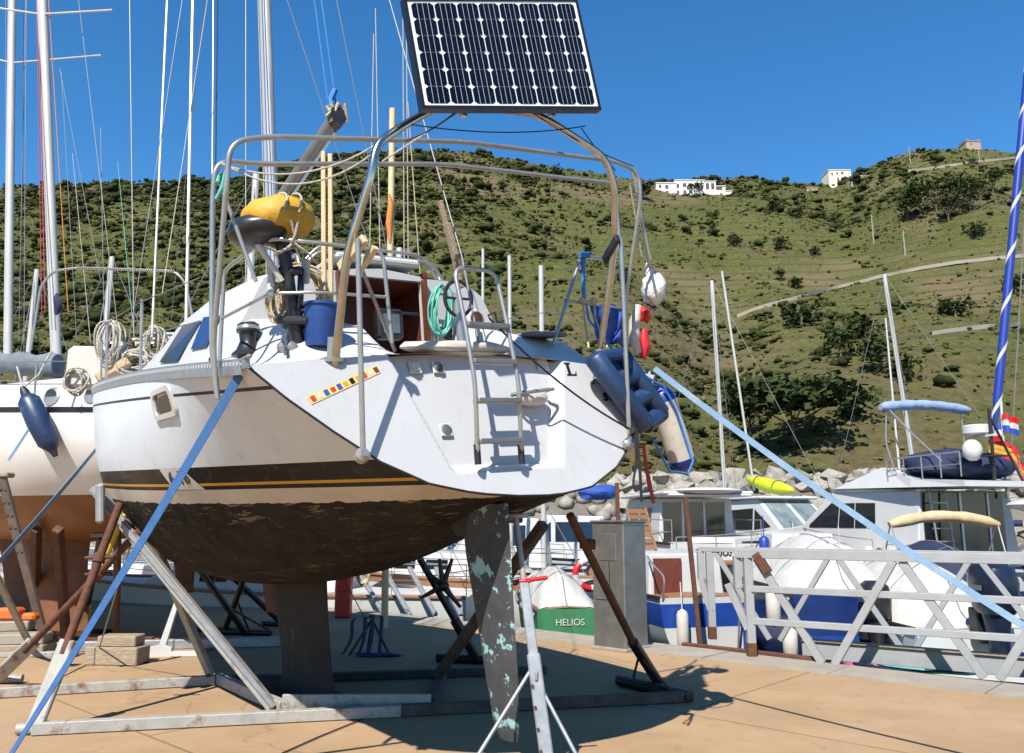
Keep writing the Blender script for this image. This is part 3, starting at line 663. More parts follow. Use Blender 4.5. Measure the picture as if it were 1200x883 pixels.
mb.tube([V(U0[j]-.004, EV[j], EW[j]-.006) for j in range(NG, -1, -1)] + [V(U1[j]-.004, -EV1[j], EW1[j]-.006) for j in range(1, NG+1)], .007, 6)
mb.build('lip_trim', 'rubber_black', trn, 60)

# deck, cockpit and coamings as one moulded sheet
mb = MB(); rows = []
ulist = [i*.045 for i in range(0, 62)] + [2.8 + i*.2 for i in range(0, 33)]
for ui, u in enumerate(ulist):
    row = []
    for i in range(81):
        s = -1 + 2*i/80; uu = max(u, .02); b = interp_s(max(uu, .24), US, BS); v = s*b*.998
        ue = u_tr(deck_edge(v)) ; uu = ue + (9.2-ue)*(u/9.2); row.append(V(uu, v*(interp_s(uu, US, BS)/b), deck_w(uu, v)))
    rows.append(row)
mb.grid(rows); deck = mb.build('deck', 'gel_white', yacht, 45)

# toe rail with holes
for sd in (1, -1):
    mb = MB(); rows = []; hol = MB()
    for i in range(90):
        u = .30 + i*.1; b = interp_s(u, US, BS); s = interp_s(u, US, SS)
        if u > 9.1: break
        rows.append([V(u, sd*(b+.004), s-.045), V(u, sd*(b+.010), s-.005), V(u, sd*(b+.004), s+.045), V(u, sd*(b-.012), s+.045), V(u, sd*(b-.02), s-.002)])
        for q in (0, .05):
            b2 = interp_s(u+q, US, BS); s2 = interp_s(u+q, US, SS)
            hol.box((u+q, sd*(b2+.007), s2+.018), (.026, .006, .022))
    mb.grid(rows); tr = mb.build('toe_rail', 'toe_alu', yacht, 40); hol.build('rail_slots', 'gel_white', tr)

# cabin: roof, sides, raked windscreen
def cab_hw(w): return lerp(1.26, .93, sstep(2.75, 3.55, w)**.9)
CAB = [(1.62, 2.60), (1.62, 3.50), (2.0, 3.56), (2.75, 3.58), (3.6, 3.56), (5.2, 3.30), (5.3, 3.30), (6.2, 3.34), (6.9, 3.27), (7.05, 2.95)]
mb = MB(); rows = []
for (u, w) in CAB:
    hw = cab_hw(w)*min(1, (interp_s(u, US, BS)-.30)/1.30)*(1+.13*sstep(1.6,3.2,u)); base = min(w, 2.66 + .085*u); hb = min(1.2+.12*sstep(1.6,3.2,u), interp_s(u, US, BS)-.26)
    row = [V(u, hb, base), V(u, lerp(hb, hw, .55), lerp(base, w, .6)), V(u, hw, w-.05*(w > base+.1)), V(u, hw-.07, w)]
    row += [V(u, v*(hw-.07), w + .10*(1-v*v)) for v in (.75, .5, .25, 0, -.25, -.5, -.75)]
    row += [V(u, -(hw-.07), w), V(u, -hw, w-.05*(w > base+.1)), V(u, -lerp(hb, hw, .55), lerp(base, w, .6)), V(u, -hb, base)]
    rows.append(row)
mb.grid(rows[1:]); cabin = mb.build('cabin', 'gel_white', yacht, 35)
r1 = rows[1]; mb = MB()                                         # aft bulkhead around the companionway
def bk(v0, v1, w0, w1, d=.04): mb.box((1.62, (v0+v1)/2, (w0+w1)/2), (d, abs(v1-v0), abs(w1-w0)))
pol_l = [V(1.62, .36, 2.35), V(1.62, .36, 3.56), V(1.62, .60, 3.56), V(1.62, .86, 3.51), V(1.62, .945, 3.45), V(1.62, 1.10, 3.15), V(1.62, 1.26, 2.75), V(1.62, 1.2, 2.5)]
mb.prism(pol_l, (.05, 0, 0)); mb.prism([V(p.x, -p.y, p.z) for p in pol_l][::-1], (.05, 0, 0))
mb.prism([V(1.62,.36,3.535), V(1.62,.36,3.575), V(1.62,0,3.61), V(1.62,-.36,3.575), V(1.62,-.36,3.535)], (.05,0,0))
mb.build('aft_bulkhead', 'gel_white', cabin)
mb = MB(); mb.box((2.1, 0, 2.42), (.9, .9, .03)); mb.box((2.25, 0, 3.0), (.03, .9, 1.3)); mb.box((1.95,.42,3.0),(.62,.03,1.25)); mb.box((1.95,-.42,3.0),(.62,.03,1.25)); mb.box((1.95,0,3.54),(.58,.84,.02)); mb.build('companionway', 'mahogany', cabin)
mb = MB(); mb.bbox((1.70,0,2.62),(.04,.72,.40),.005); mb.build('washboard', 'mahogany', cabin)
for sv in (.375, -.375):
    mb = MB(); mb.box((1.60,sv,3.05),(.06,.03,1.0)); mb.build('door_frame', 'mahogany', cabin)
mb = MB(); mb.bbox((2.1, 0, 3.69), (.95, .74, .06), .02); mb.build('sliding_hatch', 'gel_white', cabin)
def cab_side(u, w, sd=1, off=.012):
    i = max(j for j in range(1, len(CAB)) if CAB[j][0] <= u + 1e-6); i = min(i, len(CAB)-2); t = (u-CAB[i][0])/(CAB[i+1][0]-CAB[i][0]); t = min(1, max(0, t))
    A = [rows[i][k].lerp(rows[i+1][k], t) for k in range(4)]
    for k in range(3):
        if A[k].z <= w <= A[k+1].z or k == 2:
            q = (w-A[k].z)/max(1e-6, A[k+1].z-A[k].z); p = A[k].lerp(A[k+1], q); return V(u, sd*(p.y+off), w)
def cab_hit(px, py):                                            # (u, w) where the sight line meets the port cabin side
    v = 1.1
    for _ in range(12):
        P = bp(px, py, v=v); q = cab_side(P.x, P.z, 1, 0); v = lerp(v, min(1.3, max(.8, q.y)), .6)
    return (P.x, P.z)
def cab_win(poly, sd, m='glass_blue'):
    mb = MB(); P = [cab_side(u, w, sd) for u, w in poly]; mb.prism(P, (0, sd*.006, 0)); return mb.build('window', m, cabin)
for sd in (1, -1):
    for q, m in (([(189,425),(217,381),(238,376),(210,423)], 'glass_dark'), ([(226,410),(241,372),(261,370),(244,406)], 'glass_blue')):
        cab_win([cab_hit(x, y) for x, y in q], sd, m)
for sd in (1, -1):
    mb = MB(); mb.tube(bend([(1.75, sd*.62, 3.60), (1.80, sd*.62, 3.72), (3.0, sd*.60, 3.72), (3.05, sd*.60, 3.58)], .05), .013, 8); mb.build('grab_rail', 'stainless', cabin, 60)
mb = MB(); mb.tube(bend([(1.7, .62, 3.58), (1.66, .5, 3.72), (1.66, -.5, 3.72), (1.7, -.62, 3.58)], .1), .014, 8); mb.tube(bend([(1.78, .62, 3.6), (1.74, .45, 3.80), (1.74, -.45, 3.80), (1.78, -.62, 3.6)], .1), .014, 8); mb.build('roof_rail', 'stainless', cabin, 60)
# instruments and vents on the bulkhead
mb = MB(); mb.lathe((1.60, -.84, 3.24), (1.555, -.84, 3.24), [(0,.085),(.7,.085),(1,.07)], 20); vv = mb.build('bulkhead_vent', 'paint_white', cabin, 30)
mb = MB(); mb.lathe((1.556, -.84, 3.24), (1.54, -.84, 3.24), [(0,.062),(1,.055)], 20); mb.build('vent_lens', 'vent_brown', vv, 30)
for (v, w) in ((-.55, 3.10), (-.74, 3.10)):
    mb = MB(); mb.bbox((1.59, v, w), (.03, .15, .15), .02); q = mb.build('instrument', 'paint_white', cabin)
    mb = MB(); mb.lathe((1.573, v, w), (1.565, v, w), [(0,.055),(1,.055)], 18); mb.build('dial', 'plastic_black', q)
mb = MB(); mb.bbox((1.50, .02, 3.13), (.10, .22, .24), .02); mb.box((1.46,-.12,3.22),(.02,.2,.02)); nav = mb.build('deck_instrument', 'plastic_black', cabin); mb = MB(); mb.box((1.447, .02, 3.13), (.004, .14, .15)); mb.build('screen', 'stainless_dull', nav)
# hull portlight in a pale frame
P = bp(188, 473, v=1.63); pu, pw = P.x, P.z
def hpt(u, w, off=.0, sd=1):
    lo, hi = 0., 1.
    for _ in range(30):
        g = (lo+hi)/2
        if S(u, g).z < w: lo = g
        else: hi = g
    p = S(u, lo); return V(u, sd*(p.y+off), w)
def rrect(uc, wc, a, b, r, n=5):
    out = []
    for cx, cy, a0 in ((a-r, b-r, 0), (-a+r, b-r, 90), (-a+r, -b+r, 180), (a-r, -b+r, 270)):
        for i in range(n+1): t = math.radians(a0 + 90*i/n); out.append((uc+cx+r*math.cos(t), wc+cy+r*math.sin(t)))
    return out
mb = MB(); o_, i_ = rrect(pu, pw, .20, .105, .05), rrect(pu, pw, .16, .07, .035)
mb.loft([[hpt(u, w, .002) for u, w in o_], [hpt(u, w, .022) for u, w in o_], [hpt(u, w, .022) for u, w in i_], [hpt(u, w, .004) for u, w in i_]], False, False)
pl = mb.build('portlight', 'paint_white', hull, 30); mb = MB(); mb.add([hpt(u, w, .006) for u, w in i_], [tuple(range(len(i_)))]); mb.build('pane', 'glass_dark', pl)
# registration panel on the stripe: white patch with black characters
def text_mesh(txt, size, name, matn, parent, M, extr=.0015, shear=0, bold=.022):
    cu = bpy.data.curves.new(name, 'FONT'); cu.body = txt; cu.size = size; cu.extrude = extr; cu.shear = shear; cu.offset = size*bold; cu.align_x = 'CENTER'; cu.align_y = 'CENTER'
    tmp = bpy.data.objects.new('tmp', cu); SC.collection.objects.link(tmp); dg = bpy.context.evaluated_depsgraph_get()
    me = bpy.data.meshes.new_from_object(tmp.evaluated_get(dg)); bpy.data.objects.remove(tmp); me.transform(M); me.materials.clear(); me.materials.append(MT[matn]); me.name = name
    o = bpy.data.objects.new(name, me); SC.collection.objects.link(o)
    if parent: o.parent = parent
    return o
def proj_px(P):
    q = (BM @ P) - EYEV; c_, s_ = math.cos(PITCH), math.sin(PITCH); return 600 + FPX*q.x/(q.y*c_ + q.z*s_)
q0 = min([1.0+.02*i for i in range(180)], key=lambda u: abs(proj_px(hpt(u, 1.95+.047*u)) - 212))
mb = MB(); pts = [(q0+.16, 1.87+.047*(q0+.16)), (q0-.20, 1.868+.047*(q0-.2)), (q0-.10, 2.024+.047*(q0-.1)), (q0+.24, 2.026+.047*(q0+.24))]
mb.grid([[hpt(lerp(lerp(pts[0][0],pts[1][0],i/8), lerp(pts[3][0],pts[2][0],i/8), j/8), lerp(lerp(pts[0][1],pts[1][1],i/8), lerp(pts[3][1],pts[2][1],i/8), j/8), .005) for j in range(9)] for i in range(9)]); pat = mb.build('number_patch', 'paint_white', hull)
cpt = hpt(q0+.02, 1.95+.047*q0, .008); tn = (hpt(q0-.2, 1.95+.047*q0) - hpt(q0+.2, 1.95+.047*q0)).normalized(); upv = (hpt(q0, 2.03+.047*q0) - hpt(q0, 1.88+.047*q0)).normalized(); nv = tn.cross(upv)
text_mesh('6-16', .15, 'hull_number', 'black_paint', pat, Matrix(((tn.x,upv.x,nv.x,cpt.x),(tn.y,upv.y,nv.y,cpt.y),(tn.z,upv.z,nv.z,cpt.z),(0,0,0,1))), shear=.25)

# keel and rudder
def foil(mb, stations):                                         # (u_lead, u_trail, thickness, w, v)
    R = []
    for (ul, ut, th, w, v) in stations:
        r = []
        for k in range(16):
            a = 2*math.pi*k/16; x = .5*(1+math.cos(a)); y = math.sin(a)*.5*(.5+.5*x**.6)*th*1.3
            r.append(V(lerp(ut, ul, x), v+y, w))
        R.append(r)
    mb.loft(R)
mb = MB(); foil(mb, [(4.38,3.02,.26,1.30,0),(4.34,3.02,.22,1.05,0),(4.25,3.02,.20,.75,0),(4.15,3.00,.20,.35,0),(4.12,2.96,.24,.16,0),(4.16,2.92,.30,.03,0)])
mat('antifoul_keel', (.028,.024,.02), .9, var=.4, scale=4, bump=.4, dirt=(.10,.075,.045), dthr=(.6,.72), dscale=5, stretch=(1,1,.6))
mb.build('keel', 'antifoul_keel', yacht, 50)
mat('antifoul_rudder', (.045,.047,.05), .85, var=.3, scale=7, bump=.5, dirt=(.26,.46,.44), dthr=(.565,.585), dscale=6.5)
mb = MB(); foil(mb, [(.62,.08,.085,1.72,0),(.60,.09,.08,1.40,0),(.53,.10,.075,1.05,0),(.46,.11,.06,.65,0),(.40,.14,.045,.36,0),(.35,.17,.03,.29,0)])
mb.build('rudder', 'antifoul_rudder', yacht, 40)
mb = MB(); foil(mb, [(.95,.30,.14,1.78,0),(.80,.36,.09,1.62,0),(.70,.42,.06,1.52,0)]); mb.build('skeg', 'antifoul_keel', yacht, 50)

# mast, boom, standing rigging
mast_b = V(4.06, 0, 3.2)
mb = MB(); mb.oval(V(4.06, 0, 2.9), V(3.98, 0, 13.5), .085, .062, (1,0,0), 18); mast = mb.build('mast', 'mast_alu', yacht, 40)
mb = MB(); mb.box((3.965, 0, 8.5), (.03,.02,10)); mb.build('mast_track', 'alu', mast)
be = bp(392, 142, v=0.0); goose = V(3.94, 0, 4.86)
mb = MB(); mb.oval(goose, be, .085, .062, (0,0,1), 16); boom = mb.build('boom', 'boom_alu_shaded', yacht, 40)
mb = MB(); dv = (be-goose).normalized(); mb.oval(be, be+dv*.10, .095, .07, (0,0,1), 14); mb.build('boom_end', 'plastic_black', boom, 40)
mb = MB(); mb.beam(goose+V(-.1,0,-.10), be+V(0,0,-.1), .02, .03); mb.build('boom_track', 'alu', boom)
mb = MB(); mb.tube([be+V(.05,.02,.08), V(3.9,.03,13.4)], .007, 5); mb.tube([be+V(.0,-.03,.08), V(3.9,-.03,13.4)], .007, 5); mb.tube([be+V(0,0,.06), be+V(.02,.02,.2), be+V(.0,-.02,.3)], .03, 6); mb.build('topping_lift', 'rope_blue', boom)
mb = MB(); rg = random.Random(2)
for k in range(7): a = be + dv*.05 + V(0, rg.uniform(-.06,.06), .05); mb.tube([a, a+V(rg.uniform(-.06,.06), rg.uniform(-.08,.08), .07), a+V(rg.uniform(-.09,.09), rg.uniform(-.12,.12), -.1)], .014, 6)
mb.build('boom_lashing', 'rope_tan', boom, 60)
for (n, a, b, r, m) in [('shroud',(3.9,1.50,2.97),(4.0,.03,12.5),.004,'wire'),('shroud',(3.9,-1.50,2.97),(4.0,-.03,12.5),.005,'wire'),('shroud',(3.7,-1.40,2.97),(4.0,-.03,8.0),.005,'wire'),('forestay',(9.15,0,3.45),(4.05,0,12.8),.005,'wire'),('halyard',(4.16,.05,3.2),(4.05,.04,13.3),.006,'rope_white'),('halyard',(3.93,.08,3.3),(3.93,.05,13.3),.007,'rope_blue')]:
    mb = MB(); mb.tube([a, b], r, 6); mb.build(n, m, yacht)
mb = MB(); mb.tube([V(.28,0,2.74), bp(541,300,v=0)], .008, 6); mb.tube([bp(541,300,v=0), V(3.9,0,13.4)], .005, 6); mb.build('backstay', 'wire', yacht)
# shrouds and lines seen left of the mast, rising from the port side deck
for (x0, y0, x1, y1, w, r, m, n) in [(218,385,226,0,3.0,.017,'mast_alu','stay'),(178,395,196,0,3.0,.012,'mast_alu','stay'),(190,345,243,0,3.0,.005,'rope_white','stay'),(248,330,250,0,3.0,.007,'mast_alu','stay'),(251,330,255,0,3.0,.007,'rope_black','halyard'),(288,330,288,0,3.0,.005,'wire','stay'),(157,395,152,0,3.0,.006,'wire','stay')]:
    D = (BM @ V(4.3, 1.0, 3)).y; mb = MB(); mb.tube([BMI @ at(x0, y0, D-.15), BMI @ at(x1, y1, D+.3)], r, 6); mb.build(n, m, yacht)

def deck_hit(px, py):                                           # where the sight line meets the moulded deck
    d = BMI.to_3x3() @ ray(px, py); e = BMI @ EYEV; t = 3.5
    while t < 14:
        p = e + d*t
        if p.x > .2 and abs(p.y) < 1.6 and p.z <= deck_w(p.x, p.y): return p
        t += .01
    return bp(px, py, u=.4)
# stern arch, posts, bimini hoops (the whole frame leans a little)
def T(u, v, w): return V(u, v, w - .12*v)
RT = .020
mb = MB(); mb.tube(bend([T(.26,1.02,2.70),T(.02,1.02,3.30),T(-.14,.92,3.72),T(-.14,.88,3.90),T(-.10,.62,4.08),T(-.08,.36,4.22),T(-.08,-.36,4.22),T(-.10,-.62,4.08),T(-.14,-.88,3.92),T(-.14,-.94,3.72),T(.02,-1.03,3.30),T(.26,-1.03,2.62)], .14), .025, 12)
mat('stainless_warm', (.60,.52,.42), .22, 1, var=.15, scale=9); arch = mb.build('solar_arch', 'stainless_warm', yacht, 60)
for sd in (1, -1):
    mb = MB(); zz = deck_w(.30, 1.02); mb.lathe((.28, sd*1.02, zz-.02), (.26, sd*1.02, zz+.12), [(0,.075),(.12,.075),(.2,.035),(1,.032)], 14); mb.build('arch_foot', 'stainless', arch, 40)
for sd in (1, -1):
    mb = MB(); tp = T(-.09, sd*1.0, 3.36); ft = V(.0, sd*.99, 2.06); mb.tube([ft, tp], .0155, 10); ps = mb.build('arch_post', 'stainless', yacht, 60)
    mb = MB(); mb.lathe(ft+V(.03,0,-.02), ft+V(-.025,0,.006), [(0,.042),(.6,.042),(.8,.03),(1,.024)], 18); mb.build('post_foot', 'stainless', ps, 40)
    mb = MB(); a = T(.02, sd*1.02, 3.27); mb.beam(a+V(.10,sd*.0,-.02), T(-.10, sd*.96, 3.36), .035, .06, b=.006); mb.beam(a+V(.12,-.12,-.03), T(-.02,sd*1.0-.14,3.33), .04, .03) if sd > 0 else None; mb.build('arch_bracket', 'wood_pale' if sd > 0 else 'plastic_black', arch)
for du in (0, 1):
    mb = MB(); U = .26 + .28*du
    mb.tube(bend([T(.55,1.60,2.62),T(.55+.02*du,1.62,2.9),T(U,1.60,3.80),T(U-.01,1.58,4.02),T(U,1.35,4.07-.06*du),T(U,0,4.13-.05*du),T(U,-1.35,4.07-.06*du),T(U-.01,-1.58,4.0),T(U,-1.60,3.80),T(.55+.02*du,-1.60,3.0),T(.55,-1.55,2.68)], .16), .016, 10); mb.build('bimini_hoop', 'stainless', yacht, 60)
for (a, b) in [(bp(258,215,v=1.60), bp(300,330,v=1.45)), (bp(741,200,v=-1.6), bp(762,305,v=-1.75))]:
    mb = MB(); mb.tube([a, b], .012, 8); mb.build('bimini_strut', 'stainless', yacht, 60)
mb = MB(); p = bp(259,205,v=1.6); mb.tube([p+V(0,.02,-.05),p+V(.03,0,0),p+V(0,-.03,.03),p+V(-.02,0,-.08),p+V(0,.03,-.15)], .012, 6); mb.build('green_lashing', 'rope_green', yacht, 60)
mb = MB(); mb.tube(catenary(bp(258,190,v=1.6), bp(440,178,u=-.14), .16), .006, 6); mb.tube(catenary(bp(258,192,v=1.6), bp(447,166,u=-.14), .12), .006, 6); mb.tube([bp(447,190,u=-.14), bp(535,133,u=-.1)], .005, 6); mb.build('awning_line', 'rope_white', yacht)
mb = MB()
for a, b, sg in [((475,145),(686,148),.05),((625,133),(742,195),.03),((681,150),(722,200),.02),((532,133),(475,165),.02)]: mb.tube(catenary(bp(*a,u=-.12), bp(*b,u=-.12), sg), .004, 5)
mb.build('panel_cable', 'rope_black', arch)

# solar panel on the arch: frame, white backing, 48 cells, busbars
pb, pt_ = (-.34, 4.10), (-.20, 4.915); HWp = .685
def PP(s, t, d=0):                                              # s -1..1 across (port +), t 0..1 up, d proud of the face
    u = lerp(pb[0], pt_[0], t) - d*.985; w = lerp(pb[1], pt_[1], t) + d*.17; return V(u, s*HWp, w - (.21+.09*t)*s*HWp)
def slab(mb, s0, s1, t0, t1, d0, d1):
    q = [PP(s, t, d) for d in (d0, d1) for (s, t) in ((s0,t0),(s1,t0),(s1,t1),(s0,t1))]; mb.add(q, [(0,3,2,1),(4,5,6,7),(0,1,5,4),(1,2,6,5),(2,3,7,6),(3,0,4,7)])
mb = MB(); slab(mb, -.985, .985, .012, .988, -.01, 0.0); pan = mb.build('solar_panel', 'solar_back', yacht)
mb = MB(); fw, ft2 = .028, .030
slab(mb, -1, 1, 0, ft2, -.040, .006); slab(mb, -1, 1, 1-ft2, 1, -.040, .006); slab(mb, -1, -1+fw, ft2, 1-ft2, -.040, .006); slab(mb, 1-fw, 1, ft2, 1-ft2, -.040, .006); slab(mb, -.99, .99, .02, .98, -.022, -.012)
mb.build('panel_frame', 'black_paint', pan)
cs, ct = 2*(1-fw-.03)/8, (1-2*ft2-.036)/6
cell = None; s0 = -(1-fw-.03); t0 = ft2+.018
for i in range(8):
    for j in range(6):
        a, b = s0+i*cs+.006, s0+(i+1)*cs-.006; c, d = t0+j*ct+.003, t0+(j+1)*ct-.003; e, f = (b-a)*.14, (d-c)*.14
        P = [(a+e,c),(b-e,c),(b,c+f),(b,d-f),(b-e,d),(a+e,d),(a,d-f),(a,c+f)]
        mb = MB(); mb.add([PP(s,t,.002) for s, t in P], [tuple(range(8))]); q = mb.build('cell', 'solar_cell', pan)
mb = MB()
for i in range(8):
    for k in (.27, .5, .73): s = s0+(i+k)*cs; mb.add([PP(s-.0014, t0, .0032), PP(s+.0014, t0, .0032), PP(s+.0014, 1-t0, .0032), PP(s-.0014, 1-t0, .0032)], [(0,1,2,3)])
mb.build('busbar', 'solar_back', pan)
mb = MB()
for s in (-.5, .5): mb.beam(PP(s,.02,-.10), PP(s,.98,-.10), .04, .03)
mb.beam(PP(-.6,.10,-.12), PP(.6,.10,-.12), .03, .03); mb.beam(PP(-.3,.1,-.1), T(-.08,-.2,4.22), .03, .03); mb.beam(PP(.3,.1,-.1), T(-.08,.2,4.22), .03, .03); mb.beam(PP(-.3,.75,-.1), T(-.08,-.3,4.22), .025, .025); mb.beam(PP(.3,.75,-.1), T(-.08,.3,4.22), .025, .025)
mb.build('panel_bracket', 'alu', pan)

# stern ladder (stainless): side rails, treads
def TR(v, w, off): return V(u_tr(w) + recess(v, w) - off, v, w)
la = [V(-.02, .265, 1.985), V(-.07, .28, 2.45), V(.02, .27, 2.86), V(.08, .27, 3.10)]
lb_ = [V(-.02, -.055, 1.975), V(-.07, -.04, 2.45), V(.02, -.045, 2.86), V(.08, -.045, 3.10)]
mb = MB(); mb.tube(bend(la[:3]+[V(.10,.27,3.20)]+[V(.10,-.045,3.20)]+lb_[2::-1], .09), .0145, 10); lad = mb.build('stern_ladder', 'stainless', yacht, 60)
for w in (2.10, 2.34, 2.58, 2.815):
    i = 0 if w < 2.45 else 1; t = (w-la[i].z)/(la[i+1].z-la[i].z); a = la[i].lerp(la[i+1], t); b = lb_[i].lerp(lb_[i+1], t)
    mb = MB(); mb.beam(a, b+V(0,0,a.z-b.z), .075, .030, b=.006); mb.build('tread', 'stainless_dull', lad)
for q in (la[0], lb_[0]):
    mb = MB(); mb.tube([q+V(0,0,.10), q+V(0,0,-.02)], .021, 10); mb.build('rubber_sleeve', 'rubber_black', lad, 60)
# grab handle in its niche, small plates on the transom
def tplate(px, py, a, b, m, name, parent=trn, off=.012):
    c = None
    for _ in range(1):
        P = bp(px, py, u=.2)
        for _ in range(8): P = bp(px, py, u=u_tr(P.z)+recess(P.y, P.z))
    mb = MB(); c = V(P.x-off*.5-.010, P.y, P.z+.003); R = Matrix.Rotation(math.atan(.33), 3, 'Y'); mb.bbox(c, (off, a, b), .008, R); return mb.build(name, m, parent), c
for (x, y, m) in ((485, 432, 'paint_white'), (512, 432, 'paint_white'), (521, 505, 'paint_white')):
    o, c = tplate(x, y, .085, .085, m, 'skin_fitting'); mb = MB(); nq = V(-.95,0,.313); mb.lathe(c+nq*.004, c+nq*.014, [(0,.034),(.7,.034),(1,.025)], 16); mb.build('fitting_grille', 'stainless_dull' if x != 485 else 'gel_old', o, 30)
    if x == 512:
        mb = MB(); mb.bbox(c+V(-.022,.0,0), (.02,.035,.04), .006); mb.build('socket_cap', 'plastic_black', o)
o, c = tplate(634, 428, .10, .10, 'gel_white', 'round_vent', off=.008)
mb = MB(); mb.lathe(c+nq*.002, c+nq*.010, [(0,.05),(1,.046)], 18)
for k in range(5): mb.box(c+nq*.012+V(.313,0,.95)*(-.03+.015*k), (.004,.07,.006))
mb.build('vent_slats', 'gel_old', o, 30)
hp = bp(605, 462, u=.16); hq = bp(645, 457, u=.17)
mb = MB(); mb.tube(bend([hp+V(.05,0,-.0), hp+V(-.05,0,0), hq+V(-.05,0,0), hq+V(.05,0,0)], .04), .013, 8); mb.build('grab_handle', 'stainless', trn, 60)
mb = MB(); mb.blob((hp+hq)/2+V(.03,-.01,-.035), (.05,.13,.06), 1, 14, 8, .03); mb.build('handle_niche', 'gel_old', trn, 60)
# name on the transom: partly hidden by the fender
def letter(txt, px, py, size, shear=0):
    P = bp(px, py, u=.2)
    for _ in range(8): P = bp(px, py, u=u_tr(P.z))
    X = V(0,-1,0); Y = V(.33,0,1).normalized(); Z = X.cross(Y); c = P + Z*.004
    text_mesh(txt, size, 'stern_letter', 'black_paint', trn, Matrix(((X.x,Y.x,Z.x,c.x),(X.y,Y.y,Z.y,c.y),(X.z,Y.z,Z.z,c.z),(0,0,0,1))), shear=shear)
def glyph(px, py, rects):                                       # heavy serif letter cut from vinyl: rectangles (x, y, w, h) in metres
    P = bp(px, py, u=.2)
    for _ in range(8): P = bp(px, py, u=u_tr(P.z))
    X = V(0,-1,0); Y = V(.33,0,1).normalized(); Z = X.cross(Y); mb = MB()
    for q in rects: mb.add([P + X*a + Y*b + Z*.004 for a, b in q], [tuple(range(len(q)))])
    mb.build('stern_letter', 'black_paint', trn)
def R4(x, y, w, h): return [(x,y),(x+w,y),(x+w,y+h),(x,y+h)]
glyph(668, 433, [R4(-.03,-.048,.026,.096), R4(-.045,.040,.056,.010), R4(-.045,-.050,.085,.011), [(.026,-.050),(.042,-.050),(.046,-.018),(.040,-.018)]])
glyph(698, 443, [[(-.045,-.05),(-.036,-.05),(.004,.05),(-.004,.05)], [(.018,-.05),(.046,-.05),(.008,.05),(-.006,.05)], R4(-.026,-.018,.05,.009), R4(-.056,-.053,.032,.008), R4(.008,-.053,.048,.008)])
letter('as', 764, 448, .16); letter('se', 712, 464, .13, .2)
# signal-flag sticker strip
P0 = bp(362, 470, u=.2); P1 = bp(443, 433, u=.2)
for _ in range(8): P0 = bp(362, 470, u=u_tr(P0.z)); P1 = bp(443, 433, u=u_tr(P1.z))
nrm = V(-1,0,.33).normalized(); dd = (P1-P0); wd = nrm.cross(dd).normalized()*.026
if wd.z < 0: wd = -wd
mb = MB(); mb.add([P0-wd+nrm*.004, P1-wd+nrm*.004, P1+wd+nrm*.004, P0+wd+nrm*.004], [(0,1,2,3)]); st = mb.build('flag_sticker', 'sticker', trn)
for k, m in enumerate(['ink_red','paint_white','ink_blue','ink_red','ink_blue','gold','black_paint','gold','ink_red','paint_white','mahogany']):
    a = P0 + dd*((k+.3)/11); b = P0 + dd*((k+.95)/11); mb = MB(); s_ = .55 if k % 2 else .7; mb.add([a-wd*s_+nrm*.0055, b-wd*s_+nrm*.0055, b+wd*s_+nrm*.0055, a+wd*s_+nrm*.0055], [(0,1,2,3)]); mb.build('flag_print', m, st)

# pushpit, stanchions, lifelines, winch, cleat
def stan(name, pts, r=.013, m='stainless'):
    mb = MB(); mb.tube(bend(pts, .08), r, 9); return mb.build(name, m, yacht, 60)
a0 = V(1.15,1.42,2.66); a1 = V(1.10,1.38,3.34)
stan('pushpit', [a0, a1, V(.55,1.28,3.40), V(.42,1.10,3.36), V(.36,.62,3.34), V(.34,.60,2.75)])
stan('pushpit', [bp(648,405,u=.5), bp(680,303,u=.6), bp(690,301,u=.7), bp(722,304,u=.9), bp(728,300,u=1.0)], .013)
stan('pushpit_rail', [V(1.12,1.40,3.02), V(.55,1.28,3.06), V(.40,1.05,3.05), V(.35,.62,3.04)], .010)
stan('pushpit_rail', [bp(660,352,u=.55), bp(700,358,u=.7), bp(735,362,u=.9)], .010)
stan('stay_rod', [bp(463,412,u=.45), bp(425,318,u=.30)], .012, 'stainless_dull')
for u in (2.6, 4.2, 5.8, 7.2):
    for sd in (1, -1):
        b = interp_s(u, US, BS)-.06; s = interp_s(u, US, SS); stan('stanchion', [V(u, sd*b, s-.02), V(u, sd*(b-.02), s+.62)], .012)
for sd in (1, -1):
    for h in (.60, .32):
        mb = MB(); mb.tube([V(u, sd*(interp_s(u,US,BS)-.07), interp_s(u,US,SS)+h) for u in (1.15, 2.6, 4.2, 5.8, 7.2, 8.8)], .004, 5); mb.build('lifeline', 'wire', yacht)
wc = deck_hit(292, 416) + V(0,0,.05)
mb = MB(); mb.lathe(wc-V(0,0,.06), wc+V(0,0,.16), [(0,.11),(.08,.11),(.2,.08),(.45,.055),(.7,.06),(.72,.075),(.84,.075),(.85,.06),(.95,.07),(1,.05)], 20); wi = mb.build('winch', 'plastic_black', yacht, 35)
mb = MB(); mb.lathe(wc+V(0,0,.10), wc+V(0,0,.165), [(0,.068),(.3,.078),(.6,.068),(1,.05)], 20); mb.build('winch_drum', 'stainless', wi, 35)
mb = MB(); c = deck_hit(250, 426)+V(0,0,.02); mb.bbox(c, (.09,.05,.07), .015); mb.build('fairlead', 'plastic_black', yacht)
c = deck_hit(288, 430)+V(0,0,.045); mb = MB(); mb.bbox(c, (.16,.03,.025), .01); mb.box(c-V(0,0,.03), (.05,.03,.05)); mb.build('mooring_cleat', 'stainless', yacht)
mb = MB(); mb.bbox(V(.85,-.80,2.945), (.7,.30,.03), .012, Matrix.Rotation(-.12,3,'Y')); mb.build('cockpit_seat_cover', 'canvas_grey', yacht)
